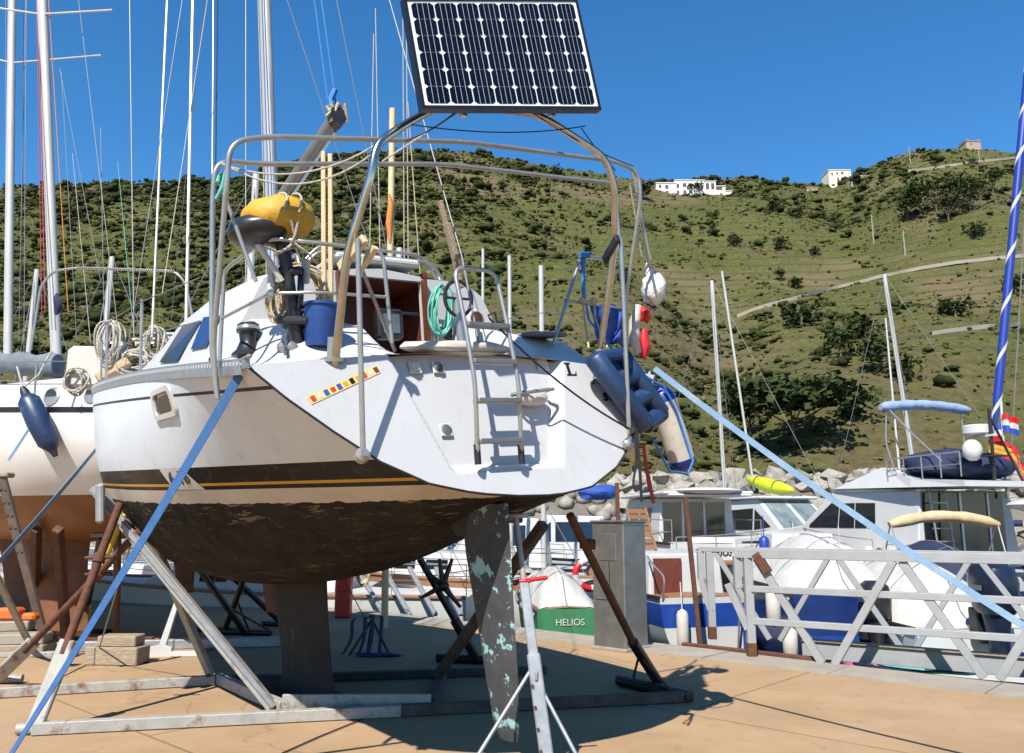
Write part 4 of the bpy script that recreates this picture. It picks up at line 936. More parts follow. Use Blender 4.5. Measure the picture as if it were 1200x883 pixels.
# cockpit sundries seen over the transom: wheel, pedestal, tan tarp
mb = MB(); c = bp(537, 350, u=.75)
for k in range(24):
    a, b = 2*math.pi*k/24, 2*math.pi*(k+1)/24; mb.tube([c+V(.02*math.cos(a),.10*math.cos(a),.13*math.sin(a)), c+V(.02*math.cos(b),.10*math.cos(b),.13*math.sin(b))], .014, 6, False)
mb.tube([c+V(0,.1,0), c-V(0,.1,0)], .01, 6); mb.build('steering_wheel', 'rubber_black', yacht, 60)
mb = MB(); c2 = bp(545, 385, u=.72); mb.tube([V(c2.x, c2.y, 2.4), V(c2.x+.05, c2.y+.03, 3.22)], [.04,.03], 10); mb.build('pedestal_post', 'stainless', yacht, 60)
mb = MB(); mb.blob(V(.36,.12,2.735), (.10,.42,.05), 3, 18, 9, .12); mb.build('stern_cushion', 'fender_white', yacht, 60)
# ------------------------------------------------------------------ things carried on the yacht
def bt(*a, **k): return BM @ bp(*a, **k)                      # photo pixel on a plane of the yacht -> world point
def at_b(u, v, w): return Matrix.Translation(BM @ V(u, v, w))
# outboard motor on the port quarter under a yellow cover
p0 = bt(352, 400, u=.62); om = thing('outboard_motor', 'black outboard motor on the stern rail under a lashed yellow cover', 'outboard motor', p0)
mb = MB(om); c = bt(322, 262, u=.62); R = Matrix.Rotation(-.15, 3, 'Y') @ Matrix.Rotation(.3, 3, 'Z')
mb.blob(c+V(.02,0,.02), (.225,.19,.145), 5, 26, 14, .05, 3.0, R); cov = mb.build('yellow_cover', 'canvas_yellow', om, 70)
mb = MB(om); mb.blob(c+V(-.06,-.02,-.06), (.215,.18,.10), 6, 18, 10, .04, 1.5, R); mb.build('cowl', 'plastic_black', om, 60)
mb = MB(om); a = bt(330,282,u=.62); mb.tube([a, bt(338,325,u=.62), bt(345,375,u=.62)], [.05,.036,.034], 12); mb.bbox(bt(352,345,u=.60), (.035,.05,.34), .01); mb.bbox(bt(340,318,u=.60), (.14,.05,.05), .01); mb.bbox(bt(350,365,u=.60), (.12,.05,.03), .01); mb.build('leg', 'plastic_black', om, 50)
mb = MB(om); mb.bbox(bt(346,378,u=.6), (.20,.16,.05), .015); mb.tube([bt(345,378,u=.6), bt(352,412,u=.6)], [.05,.03], 10); mb.build('lower_unit', 'plastic_black', om, 40)
mb = MB(om); h = bt(337,407,u=.58); mb.lathe(h-V(.06,0,0), h+V(.06,0,0), [(0,.02),(.3,.04),(.8,.035),(1,.015)], 12)
for k in range(3): a = k*2.09; mb.blob(h+V(0,.05*math.cos(a),.05*math.sin(a)), (.012,.04,.04), k, 8, 6, 0)
mb.build('propeller', 'stainless', om, 50)
mb = MB(om); mb.bbox(bt(318,330,u=.68), (.04,.05,.22), .01); mb.bbox(bt(358,318,u=.68), (.05,.05,.16), .01); mb.tube([bt(300,283,u=.62), bt(318,310,u=.62), bt(330,330,u=.62)], .02, 8); mb.build('clamp_bracket', 'paint_white', om, 30)
mb = MB(om)
for a, b, cc in [((330,238),(342,262),(348,292)),((352,246),(346,275),(338,292)),((345,285),(362,298),(372,310)),((310,288),(325,296),(345,290)),((322,300),(335,292),(346,284))]: mb.tube([bt(*a,u=.45), bt(*b,u=.43), bt(*cc,u=.50)], .008, 6)
for ph in (.15, .55):
    mb.tube([c+V(.02,0,.02)+R@V(.23*math.sin(ph)+.02*math.sin(3*t), -.20*math.cos(ph)*math.cos(t), .155*math.sin(t)) for t in [math.pi*(i/14)*1.1-.15 for i in range(15)]], .008, 6)
mb.build('lashing', 'rope_white', om, 60)
# bucket
cl = bp(376, 412, u=.52); c = BM @ V(.52, cl.y, deck_w(.52, cl.y)-.012); mb = MB(); mb.lathe(c, c+V(0,0,.265), [(0,.088),(.02,.092),(.93,.112),(.94,.122),(1,.122),(1,.113),(.1,.086)], 28)
bk_ = solo(mb, 'bucket', 'bucket_blue', 'round blue plastic bucket standing on the stern beside the outboard', 'bucket', smooth=40)
mb = MB(); mb.tube([V(.115*math.cos(t), .03, .25+.0*t) + V(0, -.10*math.sin(t)*.3, -.11*math.sin(t)) for t in [math.pi*i/12 for i in range(13)]], .004, 6); mb.build('handle', 'wire', bk_)
def coil(mb, c, ru, rw, n, r, ax=(0,1,0), seed=1, jit=.02):
    rg = random.Random(seed); ax = Vector(ax).normalized(); s = ax.cross(V(0,0,1)).normalized()
    for k in range(n):
        a = rg.uniform(.85,1.1); b = rg.uniform(.85,1.12); o = ax*rg.uniform(-jit*1.5, jit*1.5) + s*rg.uniform(-jit,jit) + V(0,0,rg.uniform(-jit,jit)); tl = rg.uniform(-.2,.2)
        P = [c + o + s*(ru*a*math.cos(t)+rw*.3*tl*math.sin(t)) + V(0,0,rw*b*math.sin(t)) + ax*(jit*math.sin(2*t+k)) for t in [2*math.pi*i/22 for i in range(23)]]
        mb.tube(P, r, 6, False)
mb = MB(); coil(mb, bt(355, 345, u=.95), .13, .17, 12, .010, (.5,-.8,0), 3, .03); solo(mb, 'rope_coil', 'rope_tan', 'tan coil of rope hanging behind the outboard motor', 'rope', smooth=60)
mb = MB(); coil(mb, bt(327, 352, u=.75), .05, .11, 7, .009, (.5,-.8,0), 8, .02); solo(mb, 'rope_coil', 'rope_tan', 'small yellowish rope hank left of the outboard leg', 'rope', smooth=60)
mb = MB(); coil(mb, bt(518, 366, u=1.50), .085, .19, 9, .0085, (.57,-.82,0), 5, .02); solo(mb, 'green_hose', 'rope_green', 'pale green hose coiled on the cabin bulkhead', 'hose', smooth=60)
for k, x in enumerate((379, 387)):
    mb = MB(); mb.beam(bt(x+1, 420, u=.9), bt(x, 178 + 3*k, u=.9), .030, .030, b=.004); solo(mb, 'wooden_pole', 'wood_pale', ['left one of two pale wooden poles upright by the companionway', 'right one of two pale wooden poles upright by the companionway'][k], 'pole')
mb = MB(); mb.beam(bt(516, 236, u=.85), bt(541, 338, u=.85), .045, .03, b=.006); mb.beam(bt(524, 262, u=.83), bt(535, 305, u=.83), .05, .04, b=.006); solo(mb, 'wooden_oar', 'wood_weathered', 'weathered wooden plank leaning up behind the stern ladder', 'plank')
# navy fender step with three openings
fa, fb_, ga, gb = bt(694,416,u=.08), bt(757,502,u=.02), bt(727,412,u=.10), bt(776,487,u=.04)
mb = MB(); mb.tube([fa, fa.lerp(fb_,.03), fa.lerp(fb_,.5), fa.lerp(fb_,.96), fb_], [.04,.074,.078,.080,.06], 18); mb.tube([ga, ga.lerp(gb,.03), ga.lerp(gb,.5), ga.lerp(gb,.96), gb], [.03,.058,.062,.068,.05], 18)
for t in (.04, .36, .66, .95): mb.tube([fa.lerp(fb_,t)+V(.015,.025,0), ga.lerp(gb,t)+V(.01,.015,0)], .066 if t > .1 else .05, 14)
bkv = V(.02,.035,0); mb.prism([fa+bkv, ga+bkv, gb+bkv, fb_+bkv], (.01,.02,0))
stp = solo(mb, 'fender_step', 'fender_navy', 'navy blue inflated fender ladder with square openings over the starboard quarter', 'fender', smooth=60)
fA, fB = bt(772, 452, u=.22), bt(803, 552, u=.22); fd = fB-fA
r = thing('fender', 'white fender with blue ends and blue rope hanging below the fender ladder', 'fender', fB)
for n, m, pr in [('body','fender_white',[(.18,.098),(.3,.10),(.8,.10),(.86,.098)]),('end_cap','fender_blue',[(0,.02),(.03,.05),(.10,.088),(.18,.099)]),('end_cap','fender_blue',[(.86,.099),(.92,.09),(.97,.06),(1,.02)])]:
    mb = MB(r); mb.lathe(fA, fB, pr, 20); mb.build(n, m, r, 60)
mb = MB(r); mb.tube([bt(776,450,u=.12), bt(792,480,u=.10), bt(812,540,u=.10), bt(806,556,u=.10), bt(785,552,u=.10), bt(765,515,u=.10)], .009, 6); mb.build('rope', 'rope_blue', r, 60)
# blue bundle, life buoy bits and white bag at the starboard quarter
mb = MB(); P = [bt(x, y, u=u) for (x,y,u) in [(690,356,.75),(733,360,.95),(732,405,.95),(700,398,.7)]]
rows = [[P[0].lerp(P[1], i/10).lerp(P[3].lerp(P[2], i/10), j/12) + V(.0,-.05*math.sin(i*1.3+j*.4)-.02*math.cos(j*1.1+i),0) for i in range(11)] for j in range(13)]
mb.grid(rows); mb.grid([[p+V(.01,.05,0) for p in rw] for rw in rows]); solo(mb, 'blue_cloth', 'canvas_blue', 'bright blue canvas dodger hung on the starboard stern rail', 'canvas', smooth=70)
c = bt(752, 385, u=.8); mb = MB(); mb.tube([c+V(-.02,0,.20), c+V(-.06,0,.05), c+V(-.07,0,-.10), c+V(-.03,0,-.22)], [.03,.05,.05,.03], 12)
hb = thing('horseshoe_buoy', 'white and red rescue buoy hung behind the starboard post', 'life buoy', c); mb.inv = ROOTM[hb.name].inverted(); mb.v = [tuple(mb.inv @ Vector(p)) for p in mb.v]; mb.build('buoy', 'fender_white', hb, 60)
mb = MB(hb); mb.blob(c+V(.03,0,.12), (.05,.05,.06), 2, 10, 7, .3); mb.blob(c+V(.02,0,-.14), (.05,.04,.12), 7, 10, 7, .25); mb.build('red_cover', 'red_paint', hb, 60)
c = bt(766, 338, u=.55); mb = MB(); mb.blob(c, (.10,.09,.14), 9, 18, 12, .12, 2.5); mb.tube([c+V(-.02,0,.10), c+V(-.05,0,.22)], [.05,.01], 8); pb_ = solo(mb, 'plastic_bag', 'bag_white', 'bulging white plastic bag hanging from the bimini strut', 'bag', smooth=70)
mb = MB(); mb.tube([bt(745,205,u=.4), bt(750,260,u=.45), bt(762,318,u=.55)], .006, 6); mb.tube([bt(738,215,u=.4), bt(752,300,u=.5), bt(768,318,u=.55)], .006, 6); solo(mb, 'bag_rope', 'rope_white', 'white cord holding the plastic bag on the bimini strut', 'rope')
# ropes at the stern
mb = MB(); mb.tube(catenary(bt(575,375,u=.02), bt(742,505,u=-.04), .06), .0075, 6); mb.tube([bt(575,375,u=.02), bt(572,370,u=0), bt(580,366,u=0), bt(583,380,u=0)], .008, 6); solo(mb, 'mooring_line', 'rope_black', 'black line running from the ladder top to the starboard post', 'rope', smooth=60)
mb = MB(); rg = random.Random(4); a = bt(742,508,u=-.05)
for k in range(3):
    mb.tube([a+V(-.02,-.02,.02-.012*k), a+V(.0,-.03,.03-.012*k), a+V(.03,-.01,.02-.012*k), a+V(.0,.02,.01-.012*k), a+V(-.02,-.02,.015-.012*k)], .009, 6)
mb.tube(bend([a+V(.01,-.02,0), a+V(.012,-.03,-.2), a+V(-.015,-.03,-.34), a+V(.0,-.03,-.40), a+V(.035,-.03,-.36), a+V(.03,-.02,-.15), a+V(.02,-.01,0)], .04), .008, 6)
mb.tube([a+V(.02,-.02,0), a+V(.035,-.03,-.25), a+V(.04,-.03,-.46)], .010, 6); solo(mb, 'rope_hank', 'rope_black', 'black rope hank tied round the starboard arch post', 'rope', smooth=60)
mb = MB(); mb.tube([bt(754,520,u=.3), bt(757,545,u=.3), bt(761,575,u=.3)], .012, 6); mb.tube([bt(757,545,u=.3), bt(766,590,u=.3)], .014, 6); solo(mb, 'red_rope', 'rope_red', 'red rope end dangling beside the black rope hank', 'rope')
mb = MB(); mb.tube([bt(685,300,u=.6), bt(684,340,u=.6), bt(690,375,u=.6), bt(730,425,u=.2), bt(775,452,u=.15)], .009, 6); mb.tube([bt(680,299,u=.58), bt(690,299,u=.58)], .025, 8); mb.tube([bt(683,302,u=.6), bt(684,350,u=.6)], .016, 6); solo(mb, 'blue_rope', 'rope_blue', 'bright blue rope wound on the starboard stern rail', 'rope', smooth=60)
mb = MB()
for x, x2 in ((683,690),(696,712)): mb.tube([bt(x,352,u=.62), bt(x+2,375,u=.6), bt(x2,408,u=.2)], .008, 6); mb.blob(bt(x,353,u=.6), (.03,.025,.03), 2, 8, 6)
solo(mb, 'fender_ties', 'rope_tan', 'two pale ties holding the fender ladder to the rail', 'rope', smooth=60)

# ------------------------------------------------------------------ straps
def strap(name, a, b, w, matn, label, sag=.03, up=(0,0,1), tw=0, n=30):
    a, b = Vector(a), Vector(b); t = (b-a).normalized(); s0 = t.cross(Vector(up)).normalized(); s1 = t.cross(s0); rows = []
    for i in range(n+1):
        q = i/n; p = a.lerp(b, q) - V(0,0,sag*4*q*(1-q)); an = tw[0] + (tw[1]-tw[0])*q if tw else 0; d = s0*math.cos(an) + s1*math.sin(an); e = t.cross(d)*.0025
        rows.append([p-d*w/2-e, p+d*w/2-e, p+d*w/2+e, p-d*w/2+e])
    mb = MB(); mb.loft(rows); return solo(mb, name, matn, label, 'strap', smooth=40)
strap('lashing_strap', bt(284,434,v=1.50), at(4, 898, 5.15), .052, 'strap_blue', 'blue webbing strap running from the yacht port quarter down to the lower left', .03, (0,0,1), (1.2, 2.0))
strap('lashing_strap', bt(767,432,v=-1.48), at(1222, 748, 5.0), .042, 'strap_pale', 'pale blue webbing strap stretched from the starboard quarter over to the right', .05, (0,0,1), (1.5, 1.35))

# ------------------------------------------------------------------ cradle of the main yacht
def member(root, name, a, b, w, h, m, up=(0,0,1)):
    mb = MB(root); mb.beam(a, b, w, h, up, b=.006); return mb.build(name, m, root)
mat('rust_shaded', (.10,.075,.06), .8, .1, var=.4, scale=6, bump=.4, dirt=(.05,.035,.028), dthr=(.45,.7), dscale=5)  # rust, with the shade under the hull darkened into its colour
cr = thing('boat_cradle', 'pale steel cradle under the big yacht, beams flat on the concrete', 'cradle', gp(330, 835))
g1, g2 = gp(38, 862), gp(806, 823)
gmid = gp(505, 837)
member(cr, 'base_beam', g1+V(0,0,.05), g1.lerp(g2,.52)+V(0,0,.05), .09, .09, 'steel_paint')
member(cr, 'base_beam', g1.lerp(g2,.52)+V(0,0,.05), g2+V(0,0,.05), .088, .088, 'rust_shaded')
member(cr, 'base_beam', gp(-60, 822)+V(0,0,.05), gp(252, 803)+V(0,0,.05), .09, .09, 'steel_paint')
member(cr, 'base_beam', gp(252, 803)+V(.1,0,.045), gp(640, 790)+V(0,0,.045), .09, .08, 'rust_shaded')
member(cr, 'keel_plate', gp(330,838)+V(0,0,.085), gp(505,836)+V(0,0,.075), .03, .16, 'steel_paint')
member(cr, 'side_beam', gp(255,802)+V(0,0,.06), gp(332,838)+V(0,0,.06), .08, .10, 'steel_paint')
member(cr, 'side_beam', gp(520,795)+V(0,0,.06), gp(505,834)+V(0,0,.06), .08, .10, 'rust_shaded')
top1 = W(4.0,1.70,2.02)
a1 = gp(320,836)+V(0,0,.04); member(cr, 'cradle_arm', a1, top1+V(-.02,.0,.05), .085, .085, 'steel_paint')
member(cr, 'arm_stiffener', a1+V(.02,-.055,.02), top1+V(-.02,-.055,.05), .02, .045, 'galv')
member(cr, 'cradle_arm', gp(246,803)+V(0,0,.10), at(170,612,7.5), .07, .07, 'steel_paint')
member(cr, 'cradle_arm', gp(512,806)+V(0,0,.1), at(637,614,7.35), .085, .085, 'rust_shaded')
mb = MB(cr); ct = W(3.75,1.60,1.88); mb.bbox(W(3.80,1.70,1.93), (.16,.06,.34), .02, BM.to_3x3()); mb.build('hull_pad', 'galv', cr)
for q in (a1, gp(246,803)+V(0,0,.10)):
    mb = MB(cr); mb.lathe(q+V(0,-.055,0), q+V(0,-.075,0), [(0,.022),(1,.018)], 8); mb.build('bolt', 'rust', cr)
mb = MB(cr); c = gp(362,815)+V(0,0,.05); mb.bbox(BM @ V(3.55,0,.0)+V(0,0,.005), (1.5,.5,.10), .01, Matrix.Rotation(math.radians(125),3,'Z')); mb.build('keel_block', 'rust', cr)
for (b0, s1_, t1, lb) in [(gp(38,862), .38, at(141,590,7.2), 'rusty tubular prop with white socket, nearest at the lower left'), (gp(-8,802), .30, at(164,622,7.35), 'rusty tubular prop crossing behind the nearest one')]:
    pr = thing('rusty_prop', lb, 'boat stand', b0); dr = (t1-b0); sp = b0 + dr*s1_
    mb = MB(pr); mb.beam(b0+V(0,0,.03), sp, .05, .13, (1,0,0), b=.01); mb.build('socket', 'steel_paint', pr)
    mb = MB(pr); mb.tube([b0+dr*(s1_-.06), t1], .034, 12); mb.tube([b0+dr*.72, b0+dr*.76], .05, 10); mb.build('tube', 'rust', pr, 50)
    mb = MB(pr); q = b0+dr*.74; mb.tube([q+V(-.12,0,0), q+V(.12,0,.01)], .014, 8); mb.build('handle', 'rust', pr, 50)
    mb = MB(pr); mb.tube([b0+V(-.12,.0,.045), b0+V(.26,.05,.045)], .042, 12); mb.build('foot_tube', 'steel_paint', pr, 50)
mb = MB(); c = at(131,628,7.35); mb.bbox(c, (.10,.05,.42), .015, Matrix.Rotation(.35,3,'Y')); solo(mb, 'wooden_pad', 'yellow_paint', 'worn yellow wooden pad wedged at the head of the rusty props', 'wood pad')
# black prop on the starboard side
pt, pb2, pf = at(668,604,6.85), gp(768,806), gp(806,824)
pr = thing('black_prop', 'dark telescopic prop leaning under the starboard bilge before the grey cabinet', 'boat stand', pb2)
mb = MB(pr); mb.tube([pt, pt.lerp(pb2,.72)], .036, 12); mb.build('inner_tube', 'rust', pr, 50)
mb = MB(pr); mb.tube([pt.lerp(pb2,.70), pb2+V(.03,0,.05)], .052, 12); mb.build('outer_tube', 'black_paint', pr, 50)
mb = MB(pr); q = pt.lerp(pb2,.16); mb.tube([q+V(-.05,0,.03), q+V(.08,0,.02)], .045, 8); mb.build('nut', 'rust', pr, 50)
mb = MB(pr); mb.tube([pb2+V(-.35,.05,.06), pf+V(.02,0,.05)], .055, 12); mb.build('foot_tube', 'black_paint', pr, 50)
mb = MB(pr); mb.tube([pt.lerp(pb2,.8)+V(-.02,0,0), pb2+V(-.22,0,.07)], .012, 6); mb.tube([pt.lerp(pb2,.8), pf+V(-.1,0,.06)], .012, 6); mb.build('brace', 'rust', pr)
# galvanised jack stand under the transom
jt, jb = at(604,606,5.36), at(643,905,5.12); jb.z = max(jb.z, .06); jv = jb-jt
js = thing('jack_stand', 'galvanised stand with red screw handle propping the transom, close to camera', 'boat stand', V(jb.x, jb.y, 0))
mb = MB(js); mb.tube([jt, jt.lerp(jb,.28)], .020, 12); mb.lathe(jt-V(0,0,.005), jt+V(0,0,.015), [(0,.09),(1,.09)], 14); mb.build('screw', 'steel_paint', js, 50)
mb = MB(js); q = jt.lerp(jb,.27); mb.tube([q+V(-.13,-.02,-.015), q+V(.15,.02,.02)], .013, 8); mb.bbox(q, (.09,.07,.025), .008); mb.build('handle', 'red_paint', js, 50)
mb = MB(js); mb.beam(jt.lerp(jb,.27), jt.lerp(jb,.62), .062, .062, (0,1,0), b=.006); mb.build('inner_column', 'galv', js)
mb = MB(js); mb.beam(jt.lerp(jb,.56), jb, .082, .082, (0,1,0), b=.008); mb.bbox(jt.lerp(jb,.64)+V(.0,-.05,0), (.018,.02,.05), .004); jc = mb.build('column', 'galv', js)
for k in range(4):
    mb = MB(js); q = jt.lerp(jb,.68+.08*k); mb.lathe(q+V(-.03,-.040,0), q+V(-.03,-.052,0), [(0,.011),(1,.009)], 8); mb.build('bolt', 'rust', jc)
for (x, y, x1, y1) in ((611,778,548,905),(634,798,686,905)):
    mb = MB(js); e = at(x1, y1, 4.95 if x1 < 600 else 5.0); mb.tube([jt.lerp(jb,.60 if x1 < 600 else .66), V(e.x, e.y, max(.02, e.z))], .012, 8); mb.build('leg', 'galv', js, 50)
mb = MB(js); mb.beam(V(jb.x-.35,jb.y+.02,.04), V(jb.x+.35,jb.y-.05,.04), .06, .06, b=.006); mb.build('foot_beam', 'galv', js)
# far stand with a star-shaped head, straps hanging on a trestle, red bollard
fs = thing('black_stand', 'black prop with star-shaped swivel head seen under the hull', 'boat stand', gp(562,778))
b_ = gp(562,778); t_ = at(492,655,b_.y-.4); mb = MB(fs); mb.tube([t_, t_.lerp(b_,.62)], .04, 10); mb.build('inner_tube', 'black_paint', fs, 50)
mb = MB(fs); mb.tube([t_.lerp(b_,.58), b_], .06, 10); mb.build('outer_tube', 'black_paint', fs, 50)
hb2 = at(519,687,b_.y-.6); mb = MB(fs); mb.blob(hb2, (.07,.06,.06), 3, 10, 7, .1)
for (x, y) in ((495,700),(515,655),(530,655),(540,712),(497,668)): mb.tube([hb2, at(x,y,b_.y-.6)], [.035,.018], 8)
mb.build('star_head', 'black_paint', fs, 50)
mb = MB(fs); mb.tube([b_+V(-.5,.1,.05), b_+V(.25,-.1,.05)], .05, 10); mb.tube([b_+V(0,0,.05), b_+V(.1,.5,.05)], .04, 10); mb.build('foot_tube', 'black_paint', fs, 50)
c = gp(432,768); stn = thing('strap_trestle', 'low dark trestle hung with navy straps under the yacht', 'trestle', c)
mb = MB(stn); up = V(.03,0,.42)
for (dx, dy) in ((-.22,-.1),(.26,-.05),(-.05,.2)): mb.tube([c+up, c+V(dx,dy,.01)], .016, 6)
mb.tube([c+up+V(-.05,0,-.05), at(399,672,c.y-.2)], .006, 5); mb.build('frame', 'black_paint', stn)
for k, (dx, h_) in enumerate(((-.13,.40),(-.03,.30),(.10,.44),(.03,.25))):
    mb = MB(stn); P = [c+V(dx*.3,-.02,.44), c+V(dx*1.6,-.05,.44+.02*k), c+V(dx*1.5,-.08,.2), c+V(dx*1.9-.05,-.1,.02), c+V(dx*3,-.12,.012)]
    rows = []
    for p in bend(P, .08): rows.append([p+V(-.022,0,0), p+V(.022,0,.004), p+V(.022,.006,.004), p+V(-.022,.006,0)])
    mb.loft(rows); mb.build('strap', 'strap_navy', stn, 50)
mb = MB(stn); mb.blob(c+V(.12,-.1,.02), (.30,.08,.025), 4, 14, 7, .3, 3); mb.build('strap_heap', 'strap_navy', stn, 60)
c = gp(402,724); mb = MB(); mb.bbox(c+V(0,0,.42), (.26,.26,.84), .03); mb.bbox(c+V(0,0,.86), (.30,.30,.06), .02); mb.bbox(c+V(.0,-.14,.55), (.16,.03,.22), .01); solo(mb, 'red_cabinet', 'red_paint', 'red fire-hose cabinet on the quay behind the keel', 'cabinet')
mb = MB(); c = gp(424,722); coil(mb, c+V(0,0,.72), .09, .20, 5, .02, (.3,-1,0), 4, .02); solo(mb, 'hose_coil', 'rope_tan', 'beige hose coil hanging beside the red cabinet', 'hose', smooth=60)
# dark lines on the floor near the keel
mb = MB(); c = gp(470,722); 
mb.tube([gp(330,885)+V(0,0,.01), gp(372,866)+V(0,0,.01), gp(424,845)+V(0,0,.012)], .006, 6); solo(mb, 'ground_line', 'rope_black', 'thin dark line drawn as a cast shadow on the concrete below the keel', 'line')  # black tube laid on the concrete as a painted-in cast shadow
for (pts, lb) in [([(90,768),(150,760),(250,748)], 'thin dark line on the concrete beside the wooden blocks'), ([(140,782),(190,775),(250,762)], 'thin dark line on the concrete behind the front cradle beam')]:
    mb = MB(); mb.tube([gp(x,y)+V(0,0,.008) for x, y in pts], .007, 5); solo(mb, 'ground_line', 'rope_black', lb, 'line')

# ------------------------------------------------------------------ neighbouring sailboat on the left (ashore), and the one behind it
def neighbour():
    a = math.radians(74); F = V(-math.sin(a), math.cos(a), 0); Pt = V(-math.cos(a), -math.sin(a), 0)
    k = gp(76, 748); o = k - F*3.7; hl = math.radians(-4.0)
    M = Matrix(((F.x,Pt.x,0,o.x),(F.y,Pt.y,0,o.y),(0,0,1,0),(0,0,0,1))) @ Matrix.Rotation(hl, 4, 'X')
    r = thing('sailing_yacht', 'white sailboat with copper-brown bottom ashore on the left behind the blue strap', 'sailboat', M)
    bs = [1.0,1.15,1.40,1.58,1.62,1.55,1.25,.78,.35,.03]; ks = [2.05,1.95,1.68,1.42,1.32,1.36,1.55,1.9,2.3,2.7]; ss = [2.98,3.0,3.02,3.06,3.10,3.16,3.25,3.36,3.45,3.5]
    S2 = hull_shape(9.25, bs, ks, ss, US, pm=(1.8,2.1), pn=(.8,.62))
    m = bpy.data.materials.new('neighbour_hull'); t, b, N, L = nodes_of(m); tc = N.new('ShaderNodeTexCoord'); sx = N.new('ShaderNodeSeparateXYZ'); L.new(tc.outputs['Object'], sx.inputs[0])
    n = N.new('ShaderNodeTexNoise'); n.inputs['Scale'].default_value = 3; n.inputs['Detail'].default_value = 7; L.new(tc.outputs['Object'], n.inputs[0])
    def ramp(a_, b2, ca, cb):
        q = N.new('ShaderNodeValToRGB'); q.color_ramp.elements[0].position = a_; q.color_ramp.elements[1].position = b2; q.color_ramp.elements[0].color = ca+(1,); q.color_ramp.elements[1].color = cb+(1,); L.new(n.outputs['Fac'], q.inputs[0]); return q.outputs[0]
    gt = N.new('ShaderNodeMath'); gt.operation = 'GREATER_THAN'; gt.inputs[1].default_value = 2.02; L.new(sx.outputs['Z'], gt.inputs[0])
    x = N.new('ShaderNodeMix'); x.data_type = 'RGBA'; L.new(gt.outputs[0], x.inputs[0]); L.new(ramp(.3,.7,(.17,.066,.024),(.26,.112,.042)), x.inputs[6]); L.new(ramp(.3,.7,(.70,.68,.63),(.76,.75,.72)), x.inputs[7])
    L.new(x.outputs[2], b.inputs['Base Color']); b.inputs['Roughness'].default_value = .38; MT['neighbour_hull'] = m
    mb = MB(); rows = []
    for i in range(41):
        u = -.1 + 9.3*i/40; rows.append([S2(u, j/18, 1) for j in range(18, -1, -1)] + [S2(u, j/18, -1) for j in range(1, 19)])
    mb.grid(rows); mb.add(rows[0], [tuple(range(len(rows[0])))]); mb.build('hull', 'neighbour_hull', r, 50)
    mb = MB(); rows = []
    for i in range(41):
        u = -.1 + 9.3*i/40; b_, s_ = interp_s(u, US, bs), interp_s(u, US, ss); rows.append([V(u, b_*s, s_+.08*(1-s*s)) for s in [-1+.1*k for k in range(21)]])
    mb.grid(rows); mb.build('deck', 'gel_old', r, 50)
    for sd in (1, -1):
        mb = MB(); rows = []
        for i in range(60):
            u = i*.15; b_, s_ = interp_s(u, US, bs), interp_s(u, US, ss); rows.append([V(u, sd*(b_+.005), s_-.03), V(u, sd*(b_+.005), s_+.035), V(u, sd*(b_-.012), s_+.035), V(u, sd*(b_-.012), s_-.03)])
        mb.grid(rows); mb.build('toe_rail', 'black_paint', r)
    mb = MB(); cb = [(1.9,3.0,1.0),(2.0,3.50,.88),(3.0,3.56,.88),(4.2,3.52,.86),(5.0,3.44,.78),(6.3,3.3,.55),(6.6,3.2,.45)]; rows = []
    for (u, w, hw) in cb: rows.append([V(u, hw+.12, 3.06), V(u, hw, w-.04)] + [V(u, v*hw*.92, w+.07*(1-v*v)) for v in (1,.6,.2,-.2,-.6,-1)] + [V(u, -hw, w-.04), V(u, -hw-.12, 3.06)])
    mb.grid(rows); mb.add(rows[0], [tuple(range(10))]); cb_ = mb.build('cabin', 'gel_white', r, 35)
    for u in (2.5, 3.15, 4.3):
        mb = MB(); mb.lathe((u, .93, 3.30), (u, .96, 3.31), [(0,.13),(.5,.13),(1,.10)], 16); q = mb.build('portlight', 'stainless', cb_, 40); mb = MB(); mb.lathe((u,.955,3.31),(u,.965,3.31),[(0,.09),(1,.09)],16); mb.build('pane','glass_dark',q)
    mb = MB(); mb.bbox((3.6,.2,3.66),(.5,.5,.06),.02); mb.bbox((2.35,0,3.68),(.7,.7,.08),.02); mb.build('deck_hatch','plastic_black',cb_)
    mb = MB(); foil(mb, [(4.6,3.3,.24,1.5,0),(4.4,3.35,.2,1.1,0),(4.25,3.35,.2,.5,0),(4.2,3.3,.24,.12,0)]); mb.build('keel', 'antifoul_copper', r, 50)
    mb = MB(); foil(mb, [(.75,.2,.09,1.9,0),(.6,.15,.07,1.0,0),(.5,.18,.05,.45,0)]); mb.build('rudder', 'antifoul_copper', r, 50)
    MI = M.inverted(); mD = (M @ V(4.0,0,3)).y
    mp0, mp1 = MI @ at(71, 402, mD), MI @ at(47, -60, mD)
    mb = MB(); mb.oval(mp0-V(0,0,.9), mp1, .085, .065, (1,0,0), 16); ms = mb.build('mast', 'mast_alu', r, 40)
    mb = MB(); mb.tube([MI @ at(-15,8,mD), MI @ at(48,17,mD), MI @ at(132,12,mD-.5)], .016, 8); mb.build('spreader', 'mast_alu', ms, 40)
    for (n_, x0,y0,x1,y1,rr,m_) in [('halyard',53,365,45,0,.008,'rope_red'),('halyard',49,365,43,0,.006,'rope_red'),('halyard',80,366,57,0,.007,'rope_orange'),('shroud',106,400,85,180,.005,'rope_white'),('stay',140,400,92,0,.004,'rope_white'),('stay',157,394,138,190,.004,'rope_green'),('stay',122,380,118,150,.005,'wire'),('stay',90,400,72,85,.004,'wire'),('stay',25,420,28,0,.004,'rope_black'),('stay',28,420,31,0,.005,'wire'),('stay',118,330,70,80,.004,'wire')]:
        mb = MB(); mb.tube([MI @ at(x0,y0,mD-.2), MI @ at(x1,y1,mD)], rr, 5); mb.build(n_, m_, r)
